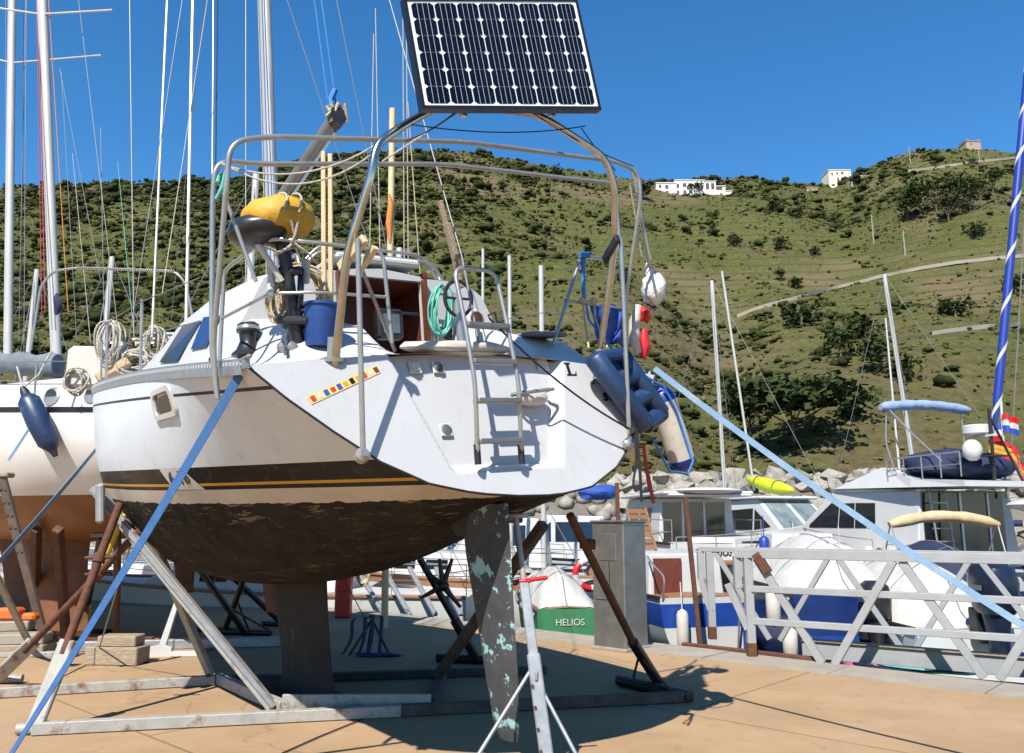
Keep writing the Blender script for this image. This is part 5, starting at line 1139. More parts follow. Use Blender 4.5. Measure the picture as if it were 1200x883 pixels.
    mb = MB(); hp_ = [(36,410),(48,335),(62,318),(90,314),(205,318),(218,332),(226,372)]; mb.tube(bend([MI @ at(x,y,mD-1.9) for x,y in hp_], .1), .016, 8); hoop = mb.build('stern_hoop', 'stainless', r, 50)
    mb = MB()
    for k in range(46):
        x = 92 + k*2.5; y = 314.3 + (x-90)*.035; q = MI @ at(x,y,mD-1.9); mb.tube([q+V(-.012,.02,.018), q+V(.0,.024,0), q+V(.014,.02,-.018)], .0055, 5)
    mb.build('cord_wrap', 'rope_white', hoop)
    mb = MB(); q = MI @ at(68,356,mD-.15); mb.blob(q, (.06,.05,.14), 4, 10, 8, .3); mb.build('mast_bundle', 'canvas_navy', r, 60)
    # boom with grey sail cover, stanchions, rails, ropes
    b0, b1 = MI @ at(68,436,mD-.1), MI @ at(-60,432,mD-.2); mb = MB()
    rows = [[b0.lerp(b1,i/14)+V(0,.13*math.cos(t),(.16+.03*math.sin(i*1.7))*math.sin(t)+.10) for t in [2*math.pi*j/12 for j in range(12)]] for i in range(15)]; mb.loft(rows); mb.build('sail_cover', 'canvas_grey', r, 60)
    for i, u in enumerate((.5,1.6,2.8,4.0,5.2,6.4)):
        b_, s_ = interp_s(u,US,bs)-.05, interp_s(u,US,ss)
        for sd in (1,-1):
            mb = MB(); mb.tube([V(u,sd*b_,s_),V(u,sd*(b_-.02),s_+.62)], .013, 7); mb.build('stanchion','stainless',r,50)
    for sd in (1,-1):
        for h in (.6,.32):
            mb = MB(); mb.tube([V(u,sd*(interp_s(u,US,bs)-.06),interp_s(u,US,ss)+h) for u in (.5,1.6,2.8,4.0,5.2,6.4)], .0065, 5); mb.build('guard_wire','wire',r)
    return r, M, S2, bs, ss
mat('antifoul_copper', (.17,.062,.025), .7, var=.3, scale=5, dirt=(.08,.035,.018), dthr=(.55,.75), dscale=4)
nb, NBM, S2, nbs, nss = neighbour()
nD = (NBM @ V(3,1.6,3)).y
fA, fB = at(30,462,nD-.25), at(62,528,nD-.2)
fn = thing('fender', 'big navy blue fender hanging on the white neighbouring sailboat', 'fender', fB)
mb = MB(fn); mb.lathe(fA, fB, [(0,.05),(.06,.09),(.12,.125),(.5,.14),(.86,.125),(.93,.09),(1,.05)], 22); mb.build('body', 'fender_navy', fn, 60)
mb = MB(fn); e = (fA-fB).normalized(); mb.lathe(fA-e*.02, fA+e*.10, [(0,.06),(.5,.05),(1,.025)], 10); mb.lathe(fB-e*.08, fB+e*.01, [(0,.03),(1,.05)], 10); mb.build('eye', 'rubber_black', fn, 50)
mb = MB(fn); mb.tube([fA+e*.08, at(45,440,nD-.1), at(60,412,nD)], .012, 6); mb.tube([fA+e*.08, at(20,430,nD-.1)], .010, 6); mb.build('rope', 'rope_white', fn, 50)
for k, (x, y, a, b, lb) in enumerate([(128,400,.10,.24,'white rope hank on the neighbouring sailboat stanchion left of the beige cushion'),(158,425,.16,.12,'bundle of white rope in front of the beige cushion'),(182,405,.10,.18,'white rope hank hanging behind the yacht toe rail'),(88,448,.12,.14,'tangled rope on the side deck of the neighbouring sailboat')]):
    mb = MB(); coil(mb, at(x,y,nD-.6+.1*k), a, b, 9, .012, (.1,-1,0), 20+k, .05); solo(mb, 'rope_hank', 'rope_white', lb, 'rope', smooth=60)
mb = MB(); mb.bbox(at(133,434,nD-.55), (.42,.12,.14), .03, Matrix.Rotation(-.55,3,'Y')); solo(mb, 'beige_cushion', 'canvas_tan', 'beige cushion lying on the neighbouring sailboat deck', 'cushion')
mb = MB(); mb.bbox(at(105,432,nD-.2), (.50,.2,.50), .04); solo(mb, 'deck_box', 'gel_old', 'pale stained locker on the neighbouring sailboat side deck', 'box')
mb = MB(); mb.bbox(at(75,488,nD-.36), (.11,.02,.09), .01); 
# second boat further left: only its mast and rigging rise into view
M2 = Matrix.Translation(V(-2.6, 3.6, -.05)) @ NBM
nb2 = copy_tree(nb, M2, 'second sailboat behind the neighbouring one, its mast at the far left edge')
def drop(root, names):
    for o in [x for x in bpy.data.objects if x.parent == root and x.name.split('.')[0] in names]:
        for c in list(o.children): bpy.data.objects.remove(c)
        bpy.data.objects.remove(o)
drop(nb2, ['mast','halyard','stay','shroud','stern_hoop','mast_bundle','sail_cover'])
MI2 = M2.inverted(); D2 = (M2 @ V(4,0,3)).y
mb = MB(); mb.oval(MI2 @ at(9,430,D2), MI2 @ at(15,-60,D2), .085, .07, (1,0,0), 16); ms2 = mb.build('mast', 'mast_alu', nb2, 40)
mb = MB(); mb.tube([MI2 @ at(-20,66,D2), MI2 @ at(14,74,D2), MI2 @ at(119,65,D2-.6)], .018, 8); mb.build('spreader', 'mast_alu', ms2, 40)
for (x0,y0,x1,y1) in ((6,400,7,0),(22,400,30,0)): mb = MB(); mb.tube([MI2 @ at(x0,y0,D2), MI2 @ at(x1,y1,D2)], .006, 5); mb.build('stay', 'wire', nb2)

# stands, blocks and bits under the left boats
def stand_v(px0, py0, px1, py1, D1, lb, m='galv', w=.12, h=.05):
    b = gp(px0, py0); t = at(px1, py1, D1); r = thing('boat_stand', lb, 'boat stand', b)
    mb = MB(r); mb.beam(b+V(0,0,.04), t, w, h, (0,1,0), b=.008); bm_ = mb.build('upright', m, r)
    if m == 'galv':
        d = t-b
        for k in range(6):
            for s in (-.03,.03):
                mb = MB(r); q = b + d*(.93-.07*k) + V(s,-.035,0); mb.lathe(q, q+V(0,-.012,0), [(0,.012),(1,.012)], 7); mb.build('bolt_hole', 'black_paint', bm_)
    mb = MB(r); mb.beam(b+V(-.5,0,.03), b+V(.5,.02,.03), .12, .06, b=.008); mb.build('foot', m, r)
    if m != 'rust': mb = MB(r); mb.bbox(t+V(0,0,.03), (.22,.16,.06), .015); mb.build('pad', 'wood_weathered', r)
    return r
stand_v(52, 752, 2, 560, nD-.5, 'tall galvanised upright with bolt holes at the left edge')
stand_v(40, 770, -22, 640, nD-1.4, 'slim white upright leaning at the left edge', 'steel_paint', .09, .04)
stand_v(77, 752, 68, 620, nD-.1, 'brown steel post against the neighbouring keel', 'rust', .10, .10)
stand_v(136, 752, 138, 610, nD-.3, 'rusty upright standing on the stacked timber blocks', 'rust', .07, .07)
stand_v(96, 742, 118, 630, nD+1.2, 'dark prop behind the neighbouring keel', 'black_paint', .07, .07)
stand_v(40, 738, 43, 620, nD+.9, 'rusty post under the far side of the neighbouring boat', 'rust', .10, .10)
for k, (x, y, w, d, h, z, lb) in enumerate([(137,778,.62,.30,.20,0,'bottom timber of the block stack under the rusty upright'),(140,778,.44,.26,.12,.20,'top timber of the block stack under the rusty upright'),(20,768,.75,.35,.14,0,'long timber block at the left edge'),(26,768,.55,.3,.12,.14,'grey block resting on the long timber at the left edge'),(14,764,.4,.3,.12,.26,'upper grey block at the left edge')]):
    c = gp(x, y); mb = MB(); mb.bbox(c+V(0,0,z+h/2), (w,d,h), .012, Matrix.Rotation(.08*(k-1),3,'Z')); solo(mb, 'timber_block', 'wood_weathered' if k < 3 else 'kerb_concrete', lb, 'block')
c = gp(12, 764)+V(-.05,0,.38); mb = MB(); mb.bbox(c+V(0,0,.08), (.3,.2,.15), .03); mb.bbox(c+V(.25,.02,.04), (.18,.16,.10), .03); solo(mb, 'orange_pad', 'orange_paint', 'orange rubber pad lying on the grey blocks', 'pad')
for k, (x0, y0, x1, y1) in enumerate([(70,745,78,712),(92,748,98,700),(101,745,102,706)]):
    a = gp(x0, y0); mb = MB(); mb.beam(a, at(x1, y1, a.y-.1), .10, .05, (0,1,0), b=.01); solo(mb, 'yellow_wedge', 'yellow_paint', ['left yellow plank propped against the neighbouring keel','middle yellow plank propped against the neighbouring keel','right yellow plank propped against the neighbouring keel'][k], 'plank')
c = gp(195,770); mb = MB(); mb.prism([c+V(-.28,0,0), c+V(.05,0,0), c+V(.05,0,.10), c+V(-.02,0,.14), c+V(.10,0,.62), c+V(.06,0,.68), c+V(-.10,0,.14), c+V(-.28,0,.10)], (0,.05,0)); mb.bbox(c+V(.25,.02,.03), (.4,.1,.06), .01); solo(mb, 'white_bracket', 'paint_white', 'white steel bracket standing on the ground right of the timber stack', 'bracket')
a, b = gp(40,765), gp(345,757); mb = MB(); mb.beam(a+V(0,0,.06), b+V(0,0,.06), .12, .12, b=.01); solo(mb, 'steel_beam', 'galv', 'long grey steel beam on the ground behind the timber stack', 'beam')
strap('lashing_strap', at(118,520,nD-.4), at(-10,668,nD-1.6), .05, 'strap_pale', 'pale strap slanting down across the left stand', .02, (0,0,1), (1.3,1.5))
strap('lashing_strap', at(10,540,nD-.4), at(36,500,nD-.3), .03, 'strap_pale', 'short pale strap end on the neighbouring hull beside the fender', .0, (0,0,1), (1.3,1.5))
mb = MB(); mb.tube([at(165,600,7.2), gp(112,775)+V(0,0,.01), gp(60,800)], .008, 5); solo(mb, 'thin_wire', 'wire', 'thin wire running down beside the blue strap', 'wire')
# far stands seen between the hulls
for k, (x0,y0,x1,y1,dd) in enumerate([(290,745,225,655,-.8),(262,742,300,640,-.4),(335,735,268,672,-.6)]):
    b = gp(x0,y0); t = at(x1,y1,b.y+dd); mb = MB(); mb.tube([b, t], .045, 9); mb.tube([b+V(-.4,.1,.04), b+V(.35,-.05,.04)], .04, 8); mb.tube([t.lerp(b,.6), b+V(.3,.2,.02)], .015, 6)
    solo(mb, 'far_prop', 'black_paint', ['left one of three dark props behind the white cradle arm','middle one of three dark props behind the white cradle arm','right one of three dark props behind the white cradle arm'][k], 'boat stand', smooth=50)
b = gp(238,705); mb = MB(); mb.bbox(b+V(0,0,.3), (.45,.4,.6), .02); solo(mb, 'stone_post', 'stone', 'short stone block on the quay edge behind the props', 'block')
# ------------------------------------------------------------------ steel service cabinet on the quay
c = gp(728, 760); R = Matrix.Rotation(math.radians(47), 3, 'Z')
cb = thing('service_cabinet', 'tall grey stainless steel cabinet on the quay right of the yacht stern', 'cabinet', c)
mb = MB(cb); mb.bbox(c+V(0,0,.80), (.50,.50,1.60), .012, R); mb.build('body', 'stainless_dull', cb)
mb = MB(cb); mb.bbox(c+R@V(-.252,0,1.28), (.012,.26,.34), .004, R); mb.build('access_panel', 'stainless_dull', cb)
mb = MB(cb); mb.bbox(c+V(0,0,1.606), (.54,.54,.03), .008, R); mb.build('lid', 'stainless_dull', cb)
mb = MB(cb); mb.bbox(c+R@V(-.254,.08,.62), (.006,.24,.006), .001, R); mb.bbox(c+R@V(-.254,-.02,.62+.3), (.006,.008,.6), .001, R); mb.build('door_seam', 'black_paint', cb)
mb = MB(cb); mb.bbox(c+V(0,0,.02), (.56,.56,.04), .006, R); mb.build('plinth', 'kerb_concrete', cb)

# ------------------------------------------------------------------ aluminium gangway with truss railings
mat('gang_alu', (.34,.345,.345), .55, .15, var=.1, scale=6, dirt=(.40,.36,.30), dthr=(.6,.8), dscale=4)
A, B_ = gp(888, 771), gp(1158, 795); dg = (B_-A).normalized(); Lg = 5.2; ng = V(-dg.y, dg.x, 0)
if ng.y < 0: ng = -ng
gw = thing('gangway', 'aluminium gangway with crossed truss railings along the quay edge at right', 'gangway', A)
H = 1.22
def gm(name, s0, z0, s1, z1, off, w=.06, m='gang_alu', h=None, o2=0):
    mb = MB(gw); mb.beam(A+dg*s0+ng*off+V(0,0,z0), A+dg*s1+ng*(off+o2)+V(0,0,z1), w, h or w, (0,0,1), b=.005); return mb.build(name, m, gw)
for off, x0 in ((0, -.12), (1.25, -1.05)):
    gm('top_rail', x0-.1, H, Lg, H, off, .11 if not off else .07)
    if not off: gm('mid_rail', x0+.05, .80, Lg, .80, off-.004, .075); gm('low_rail', x0+.05, .42, Lg, .42, off+.003, .075)
    gm('end_post', x0+.05, .0, x0+.05, H-.04, off, .10)
    gm('end_strut', x0-.08, H-.03, x0-.08, .80, off+.004, .09); gm('end_diagonal', x0-.08, .82, x0+.05, .38, off-.006, .085, o2=0) if off else gm('end_diagonal', x0-.20, .85, x0+.03, .32, off-.006, .085)
    for k in range(3 if not off else 4):
        s = .32 + k*1.62 - (.95 if off else 0)
        gm('diagonal', s-.28+(.0 if off else 0), H-.05, s+.42, .0 if not off else .05, off+.012, .085 if not off else .065); gm('diagonal', s+.56, .0 if not off else .05, s+1.26, H-.05, off-.012, .085 if not off else .065)
    mb = MB(gw); a = A+ng*off
    mb.beam(a+dg*x0+dg*.05+V(0,0,.0), a+dg*(x0+.05)+V(0,0,.17), .106, .106, b=.004); mb.build('rusted_foot', 'rust', gw)
q = A+dg*.04+V(0,0,1.19); mb = MB(gw); mb.beam(A+dg*.05-ng*.035+V(0,0,H+.0), A+dg*.19-ng*.035+V(0,0,H-.22), .09, .095, b=.004); mb.build('rust_patch', 'rust', gw)
mb = MB(gw); mb.beam(A+dg*.1-ng*.0+V(0,0,.447), A+dg*Lg+V(0,0,.447), .04, .01); mb.build('rust_strip', 'rust', gw)
gm('deck_edge', .4, .07, Lg, .05, .50, .03, 'gang_alu', .20); gm('edge_plank', .4, .185, Lg, .165, .50, .09, 'wood_weathered', .03)
mb = MB(); c = gp(915, 769); mb.beam(gp(800,757)+V(0,0,.02), gp(956,776)+V(0,0,.03), .08, .05, b=.01); solo(mb, 'edge_timber', 'rust', 'rusty flat bar lying at the gangway foot', 'bar')

# ------------------------------------------------------------------ boats afloat
def mroot(name, label, cat, px, D, head, z=WATER):
    M = Matrix.Translation(V((px-600)/FPX*D, D, z)) @ Matrix.Rotation(math.radians(90+head), 4, 'Z'); return thing(name, label, cat, M)
def mhull(r, L, B, fs, fb, m='gel_white', band=None, deck='gel_old', sternb=.92, rub='rubber_black', full=2.3, n=22):
    def bb(t): return B/2*(sternb + (1-sternb)*sstep(0,.4,t))*(1-max(0,(t-.42)/.58)**full)+.015
    def sh(t): return lerp(fs, fb, t**1.8)
    def row(t, zs):
        b, s = bb(t), sh(t); fl = sstep(.45,1,t); out = []
        for q in zs:                                          # q 0 keel .. 1 sheer
            z = lerp(-.35+.2*t*t, s, q); k = (1-(1-q)**(2.6-1.0*fl))**(.55+.35*fl)*(.93+.07*q) if q > 0 else 0
            out.append(V(L*t*(1-.10*(1-q)*fl), b*k, z))
        return out
    ts = [(i/n) for i in range(n+1)]
    def sheet(z0, z1, mm, name, par):
        mb = MB(); zs = [lerp(z0,z1,j/6) for j in range(7)]; R = [row(t, zs) for t in ts]
        mb.grid(R); mb.grid([[V(p.x,-p.y,p.z) for p in rw] for rw in R])
        a = R[0]; mb.add(a + [V(p.x,-p.y,p.z) for p in a[::-1]], [tuple(range(14))]); return mb.build(name, mm, par, 45)
    if band: 
        h = sheet(0, band[0], m, 'hull', r); sheet(band[0], band[1], band[2], 'hull_band', h)
        if band[1] < 1: sheet(band[1], 1, m, 'bulwark', h)
    else: h = sheet(0, 1, m, 'hull', r)
    mb = MB(); mb.grid([[V(L*t, bb(t)*s, sh(t)-.04+.06*(1-s*s)) for s in (-1,-.5,0,.5,1)] for t in ts]); mb.build('deck', deck, r, 50)
    mb = MB(); mb.tube([V(L*t, bb(t)+.01, sh(t)) for t in ts] + [V(L*t, -bb(t)-.01, sh(t)) for t in ts[::-1]], .035, 6); mb.build('rub_rail', rub, h, 50)
    return bb, sh
def cab(r, name, prof, yb, yt, m='gel_white', par=None):
    z0 = min(z for _, z in prof); z1 = max(z for _, z in prof)
    def y(z): return lerp(yb, yt, (z-z0)/max(1e-6, z1-z0))
    mb = MB(); n = len(prof); mb.add([V(x, y(z), z) for x, z in prof] + [V(x, -y(z), z) for x, z in prof], [tuple(range(n)), tuple(range(2*n-1, n-1, -1))] + [(i, (i+1) % n, n+(i+1) % n, n+i) for i in range(n)])
    o = mb.build(name, m, par or r); bv = o.modifiers.new('soft_edges', 'BEVEL'); bv.width = .035; bv.segments = 2; bv.limit_method = 'ANGLE'; return o, y
def swin(par, y, poly, m='glass_dark', sides=(1,-1)):
    for sd in sides:
        mb = MB(); mb.prism([V(x, sd*(y(z)+.004), z) for x, z in poly], (0, sd*.012, 0)); mb.build('window', m, par)
def fwin(par, y, p0, p1, cols, m='glass_dark', a=.12, b=.88, out=.006):       # windows on a transverse face from (x,z) p0 (low) to p1 (high)
    d = V(p1[0]-p0[0], 0, p1[1]-p0[1]); nn = V(-d.z, 0, d.x).normalized()
    for i in range(cols):
        f0, f1 = -1+2*(i+.08)/cols, -1+2*(i+.92)/cols; P = []
        for (f, t) in ((f0,a),(f1,a),(f1,b),(f0,b)):
            x, z = lerp(p0[0],p1[0],t), lerp(p0[1],p1[1],t); P.append(V(x, f*y(z)*.94, z))
        if out < 0: continue
        on = nn if nn.z > 0 else -nn
        mb = MB(); mb.add([p+on*out for p in P], [(0,1,2,3)]); mb.build('window', m, par)
def rail(r, pts, h, rr=.014, m='stainless', every=2):
    mb = MB(); mb.tube([p+V(0,0,h) for p in pts], rr, 6); mb.tube([p+V(0,0,h*.5) for p in pts], rr*.6, 5)
    for p in pts[::every]: mb.tube([p, p+V(0,0,h)], rr*.85, 5)
    mb.build('guard_rail', m, r, 50)
def outboard(label, M, h=.9, m='plastic_black'):
    r = thing('outboard_motor', label, 'outboard motor', M)
    mb = MB(); rings = []
    for z, a, b in ((0,.15,.14),(.06,.20,.17),(.30,.23,.18),(.44,.20,.16),(.50,.10,.10)): rings.append([V(-.12+.03*z+a*h*1.1*math.copysign(abs(math.cos(t))**.7,math.cos(t)), b*h*math.copysign(abs(math.sin(t))**.7,math.sin(t)), h*(.75+z)) for t in [2*math.pi*k/16 for k in range(16)]])
    mb.loft(rings); cw = mb.build('cowl', m, r, 45)
    mb = MB(); mb.loft([[V(-.12+a*h*math.cos(t), b*h*math.sin(t), z*h) for t in [2*math.pi*k/12 for k in range(12)]] for z, a, b in ((.75,.15,.13),(.4,.12,.08),(.1,.09,.06),(-.25,.08,.05))]); mb.build('leg', m, r, 45)
    mb = MB(); mb.bbox((.10*h,0,.62*h), (.16*h,.26*h,.34*h), .02); mb.build('bracket', 'plastic_black', r)
    mb = MB(); mb.box((-.12-.17*h, 0, h*1.02), (.01,.20*h,.03)); mb.box((-.12, .19*h, h*1.0), (.2*h,.01,.05*h)); mb.build('cowl_stripe', 'engine_chrome', cw); return r
def tarp(r, pts_fn, nx, ny, m, name='cover'):
    mb = MB(); mb.grid([[pts_fn(i/nx, j/ny) for j in range(ny+1)] for i in range(nx+1)]); return mb.build(name, m, r, 60)
def boat_tarp(r, bb, sh, L, t0, t1, h0, h1, m, seed=0):
    def f(a, b):
        t = lerp(t0, t1, a); s = -1+2*b; k = 1-abs(s)**1.35; wr = .05*noise.noise(V(a*9+seed, s*4, seed))*(1-abs(s)**4)
        return V(L*t, (bb(t)+.04)*s, sh(t) + sstep(0,.13,a)*sstep(1.0,.9,a)*lerp(h0, h1, math.sin(math.pi*min(1, a*1.25+.1))*.9)*k + wr - .16*abs(s)**8)
    o = tarp(r, f, 22, 22, m); mb = MB()
    for a in (.2, .45, .7): mb.tube([f(a, b/16)+V(0,0,.006) for b in range(17)], .008, 4)
    mb.tube([f(a/20, .5)+V(0,0,.006) for a in range(21)], .010, 4)
    for sd in (0, 1): mb.tube([f(a/20, sd)+V(0,0,.02) for a in range(21)], .018, 5)
    mb.build('cover_seam', 'canvas_grey', o); return o

# launch with blue band and mahogany wheelhouse
r = mroot('motor_launch', 'white launch with broad blue band and mahogany cabin back beside the cabinet', 'motorboat', 822, 16.6, 14)
bb, sh = mhull(r, 6.5, 2.15, 1.15, 1.5, 'gel_white', (.62,.92,'hull_blue'), 'teak')
o, y = cab(r, 'wheelhouse', [(.9,1.1),(.95,1.95),(2.6,2.0),(2.9,1.2)], .85, .78, 'gel_white')
mb = MB(); mb.box((.90,.42,1.5),(.03,.62,.72)); mb.build('cabin_door', 'mahogany', o)
mb = MB(); mb.tube(bend([(0,.95,1.1),(-.15,.95,1.55),(.4,.95,1.75),(.9,.85,1.9)],.2), .02, 7); mb.build('boarding_rail', 'stainless', r, 50)
for P_ in ([(-.05,-.9,.2),(-.3,-.9,1.2),(-.1,-.7,1.3),(.1,-.7,1.1)], [(-.05,-.55,-.2),(-.3,-.55,1.2),(-.05,-.45,1.35)]):
    mb = MB(); mb.tube(bend(P_,.15), .02, 7); mb.build('boarding_rail', 'stainless', r, 50)
mb = MB(); mb.box((-.035,-.78,.35),(.05,.10,1.3)); mb.build('rudder_blade', 'hull_blue', r)
fa = ROOTM[r.name] @ V(-.15,.62,.95); mb = MB(); mb.lathe(fa, fa-V(0,0,.75), [(0,.02),(.06,.09),(.15,.115),(.85,.115),(.94,.09),(1,.02)], 16); mb.tube([fa, fa+V(0,.1,.5)], .012, 5); solo(mb, 'fender', 'fender_white', 'white fender hanging on the blue-banded launch stern', 'fender', smooth=50)
for q, dz in ((.2,.4),(-.95,.35)):
    p = ROOTM[r.name] @ V(-.1,q,.1); mb = MB(); mb.lathe(p, p-V(0,0,.45), [(0,.03),(.15,.09),(.85,.09),(1,.03)], 10); solo(mb, 'fender', 'rubber_black', 'black fender low on the launch stern, %s one' % ('left' if q > 0 else 'right'), 'fender', smooth=50)
# dark boat with timber passerelle behind the cabinet
r = mroot('wooden_sloop', 'dark hulled wooden boat with brown rail half hidden by the steel cabinet', 'motorboat', 742, 20, -48)
bb, sh = mhull(r, 7.5, 2.5, 1.55, 2.0, 'black_paint', None, 'teak', rub='teak')
rail(r, [V(7.5*t, -bb(t)+.08, sh(t)) for t in (.02,.12,.22,.32,.42,.52)], .7, .016); rail(r, [V(7.5*t, bb(t)-.08, sh(t)) for t in (.02,.12,.22,.32,.42,.52)], .7, .016)
o, y = cab(r, 'cabin', [(3.0,1.6),(3.1,2.2),(5.0,2.25),(5.8,1.8)], .8, .7, 'gel_white'); swin(o, y, [(3.4,1.85),(3.4,2.1),(4.7,2.12),(4.8,1.85)])
p = at(745, 596, 19.2); mb = MB(); q = at(757, 645, 18.4); gpk = thing('passerelle', 'brown slatted timber gangplank standing up behind the steel cabinet', 'gangplank', q)
for s in (-.22, .22):
    mb = MB(gpk); mb.beam(p+V(s,0,0), q+V(s,0,0), .04, .07); mb.build('side_rail', 'teak', gpk)
for k in range(7):
    mb = MB(gpk); a = p.lerp(q,(k+.5)/7); mb.beam(a+V(-.24,-.03,0), a+V(.24,-.03,0), .03, .10); mb.build('slat', 'teak', gpk)
mb = MB(); a = at(727,610,15); mb.beam(V(a.x,a.y,WATER), V(a.x-.05,a.y,2.3), .07, .07); solo(mb, 'mooring_post', 'rust', 'thin brown post rising behind the cabinet', 'post')
mb = MB(); a = at(813,690,15.6); mb.beam(V(a.x+.1,a.y,WATER), at(803,583,15.6), .08, .08); solo(mb, 'mooring_post', 'rust', 'rusty post between the cabinet and the gangway', 'post')
# trawler yacht with dark sliding doors
r = mroot('cabin_cruiser', 'white cabin cruiser with dark sliding doors on its stern', 'motorboat', 836, 21.5, 8)
bb, sh = mhull(r, 9, 2.7, 2.05, 2.5, 'gel_white', (.52,.56,'hull_navy'), 'gel_old')
o, y = cab(r, 'deckhouse', [(1.4,1.9),(1.4,3.25),(4.6,3.3),(5.6,2.4),(6.4,2.5),(6.5,2.1)], 1.12, 1.0)
for k in (-.62, .0, .62):
    mb = MB(); mb.box((1.385,k+.10,2.45),(.02,.50,1.35)); mb.build('door_pane', 'glass_dark', o); mb = MB(); mb.box((1.37,k-.20,2.45),(.03,.05,1.4)); mb.build('door_post', 'gel_white', o)
swin(o, y, [(2.2,2.35),(2.2,3.0),(3.2,3.0),(3.35,2.35)]); swin(o, y, [(3.5,2.35),(3.4,3.0),(4.4,3.0),(5.1,2.35)])
mb = MB(); mb.bbox((2.6,0,3.36),(4.4,2.5,.10),.04); mb.bbox((.9,0,3.30),(1.2,2.3,.07),.03); mb.build('roof', 'gel_white', r)
mb = MB(); mb.blob((.75,0,3.42),(.9,1.0,.10),2,16,8,.02); mb.build('roof_moulding', 'gel_white', r, 60)
text_mesh('GALERIUS II', .24, 'stern_name', 'black_paint', r, Matrix.Translation(V(-.012,.05,1.82)) @ Matrix(((0,0,-1,0),(-1,0,0,0),(0,1,0,0),(0,0,0,1))), .004, .2)
text_mesh('ROSES', .12, 'home_port', 'black_paint', r, Matrix.Translation(V(-.012,-.1,.88)) @ Matrix(((0,0,-1,0),(-1,0,0,0),(0,1,0,0),(0,0,0,1))), .004) if False else None
rail(r, [V(9*t, bb(t)-.05, sh(t)) for t in (.0,.1,.2,.35,.5,.65,.8,.95)], .6); rail(r, [V(9*t, -bb(t)+.05, sh(t)) for t in (.0,.1,.2,.35,.5,.65,.8,.95)], .6)
mb = MB(); mb.bbox((-.3,0,.25),(.6,2.4,.08),.02); mb.build('swim_platform','teak',r)
# cruiser carrying a green kayak
r = mroot('hardtop_cruiser', 'white hardtop cruiser with a lime kayak on its roof', 'motorboat', 905, 25.5, -128)
L = 7; r.matrix_world = Matrix.Translation(V(8.1, 31.2, WATER)) @ Matrix.Rotation(math.radians(-72), 4, 'Z'); ROOTM[r.name] = r.matrix_world.copy()
bb, sh = mhull(r, L, 2.9, 1.35, 1.95, 'hull_grey', (.80,.86,'hull_navy'), 'gel_white')
o, y = cab(r, 'wheelhouse', [(1.3,1.4),(1.1,3.3),(3.4,3.38),(4.8,2.30),(6.6,2.05),(6.9,1.7)], 1.20, 1.02)
swin(o, y, [(1.7,2.35),(1.8,3.0),(3.2,3.05),(3.2,2.35)]); swin(o, y, [(3.3,2.35),(3.3,3.02),(4.2,2.45)])
fwin(o, y, (4.8,2.30), (3.4,3.38), 2, 'glass_clear', .06, .9, -.01); fwin(o, y, (4.8,2.30), (3.4,3.38), 2, 'glass_clear', .06, .9, .012)
mb = MB(); mb.bbox((2.3,0,3.40),(2.9,2.3,.10),.04); mb.build('hardtop', 'gel_white', r)
rail(r, [V(L*t, bb(t)-.05, sh(t)) for t in (.45,.55,.65,.75,.85,.95,1.0)], .55); rail(r, [V(L*t, -bb(t)+.05, sh(t)) for t in (.45,.55,.65,.75,.85,.95,1.0)], .55)
ka, kb = at(876,566,29.4), at(930,580,27.6); kk = (kb-ka); kn = thing('kayak', 'lime green kayak lying upside down on a white boat roof', 'kayak', ka)
mb = MB(kn); s_ = kk.cross(V(0,0,1)).normalized(); ntt = 22; rings = []
for i in range(ntt+1):
    t = i/ntt; w = .34*(math.sin(math.pi*min(1,max(0,t*.96+.02))))**.65+.01; hh = .24*(math.sin(math.pi*min(1,max(0,t*.96+.02))))**.5+.01
    rings.append([ka+kk*t + s_*w*math.cos(a) + V(0,0,hh*math.sin(a)+.10+.05*(2*t-1)**2) for a in [2*math.pi*k/14 for k in range(14)]])
mb.loft(rings); mb.build('shell', 'kayak_green', kn, 60)
for t in (.3, .7):
    mb = MB(kn); q = ka+kk*t; mb.tube([q+s_*.36*math.cos(a)+V(0,0,.26*math.sin(a)+.10) for a in [math.pi*k/10 for k in range(11)]], .012, 5); mb.build('tie_strap', 'strap_navy', kn)
# big flybridge yacht
r = mroot('flybridge_yacht', 'large white flybridge motor yacht with navy flybridge covers at right', 'motorboat', 1185, 21.0, 0)
r.matrix_world = Matrix.Translation(V(11.55, 18.0, WATER)) @ Matrix.Rotation(math.radians(90+14), 4, 'Z'); ROOTM[r.name] = r.matrix_world.copy(); L = 9.8
bb, sh = mhull(r, L, 3.6, 1.45, 2.15, 'hull_grey', (.78,.84,'hull_navy'), 'gel_white')
o, y = cab(r, 'superstructure', [(2.2,1.5),(2.2,3.35),(5.6,3.4),(7.0,2.5),(9.0,2.3),(9.4,1.95)], 1.5, 1.28)
swin(o, y, [(3.75,2.45),(3.78,3.08),(4.55,3.1),(4.55,2.45)]); swin(o, y, [(4.6,2.45),(4.6,3.1),(5.2,3.1),(5.25,2.45)]); swin(o, y, [(5.3,2.45),(5.25,3.1),(5.6,3.12),(6.6,2.52),(6.6,2.45)])
fwin(o, y, (7.0,2.5), (5.6,3.4), 3, 'glass_dark', .08, .9, .012); fwin(o, y, (7.0,2.5), (5.6,3.4), 3, 'glass_dark', .08, .9, -.012)
mb = MB(); mb.box((2.18,.1,2.5),(.03,2.3,1.6)); mb.build('saloon_door','glass_dark',o); mb = MB(); mb.box((2.15,.2,2.5),(.03,.06,1.6)); mb.box((2.15,-.6,2.5),(.03,.05,1.6)); mb.build('door_frame','alu',o)
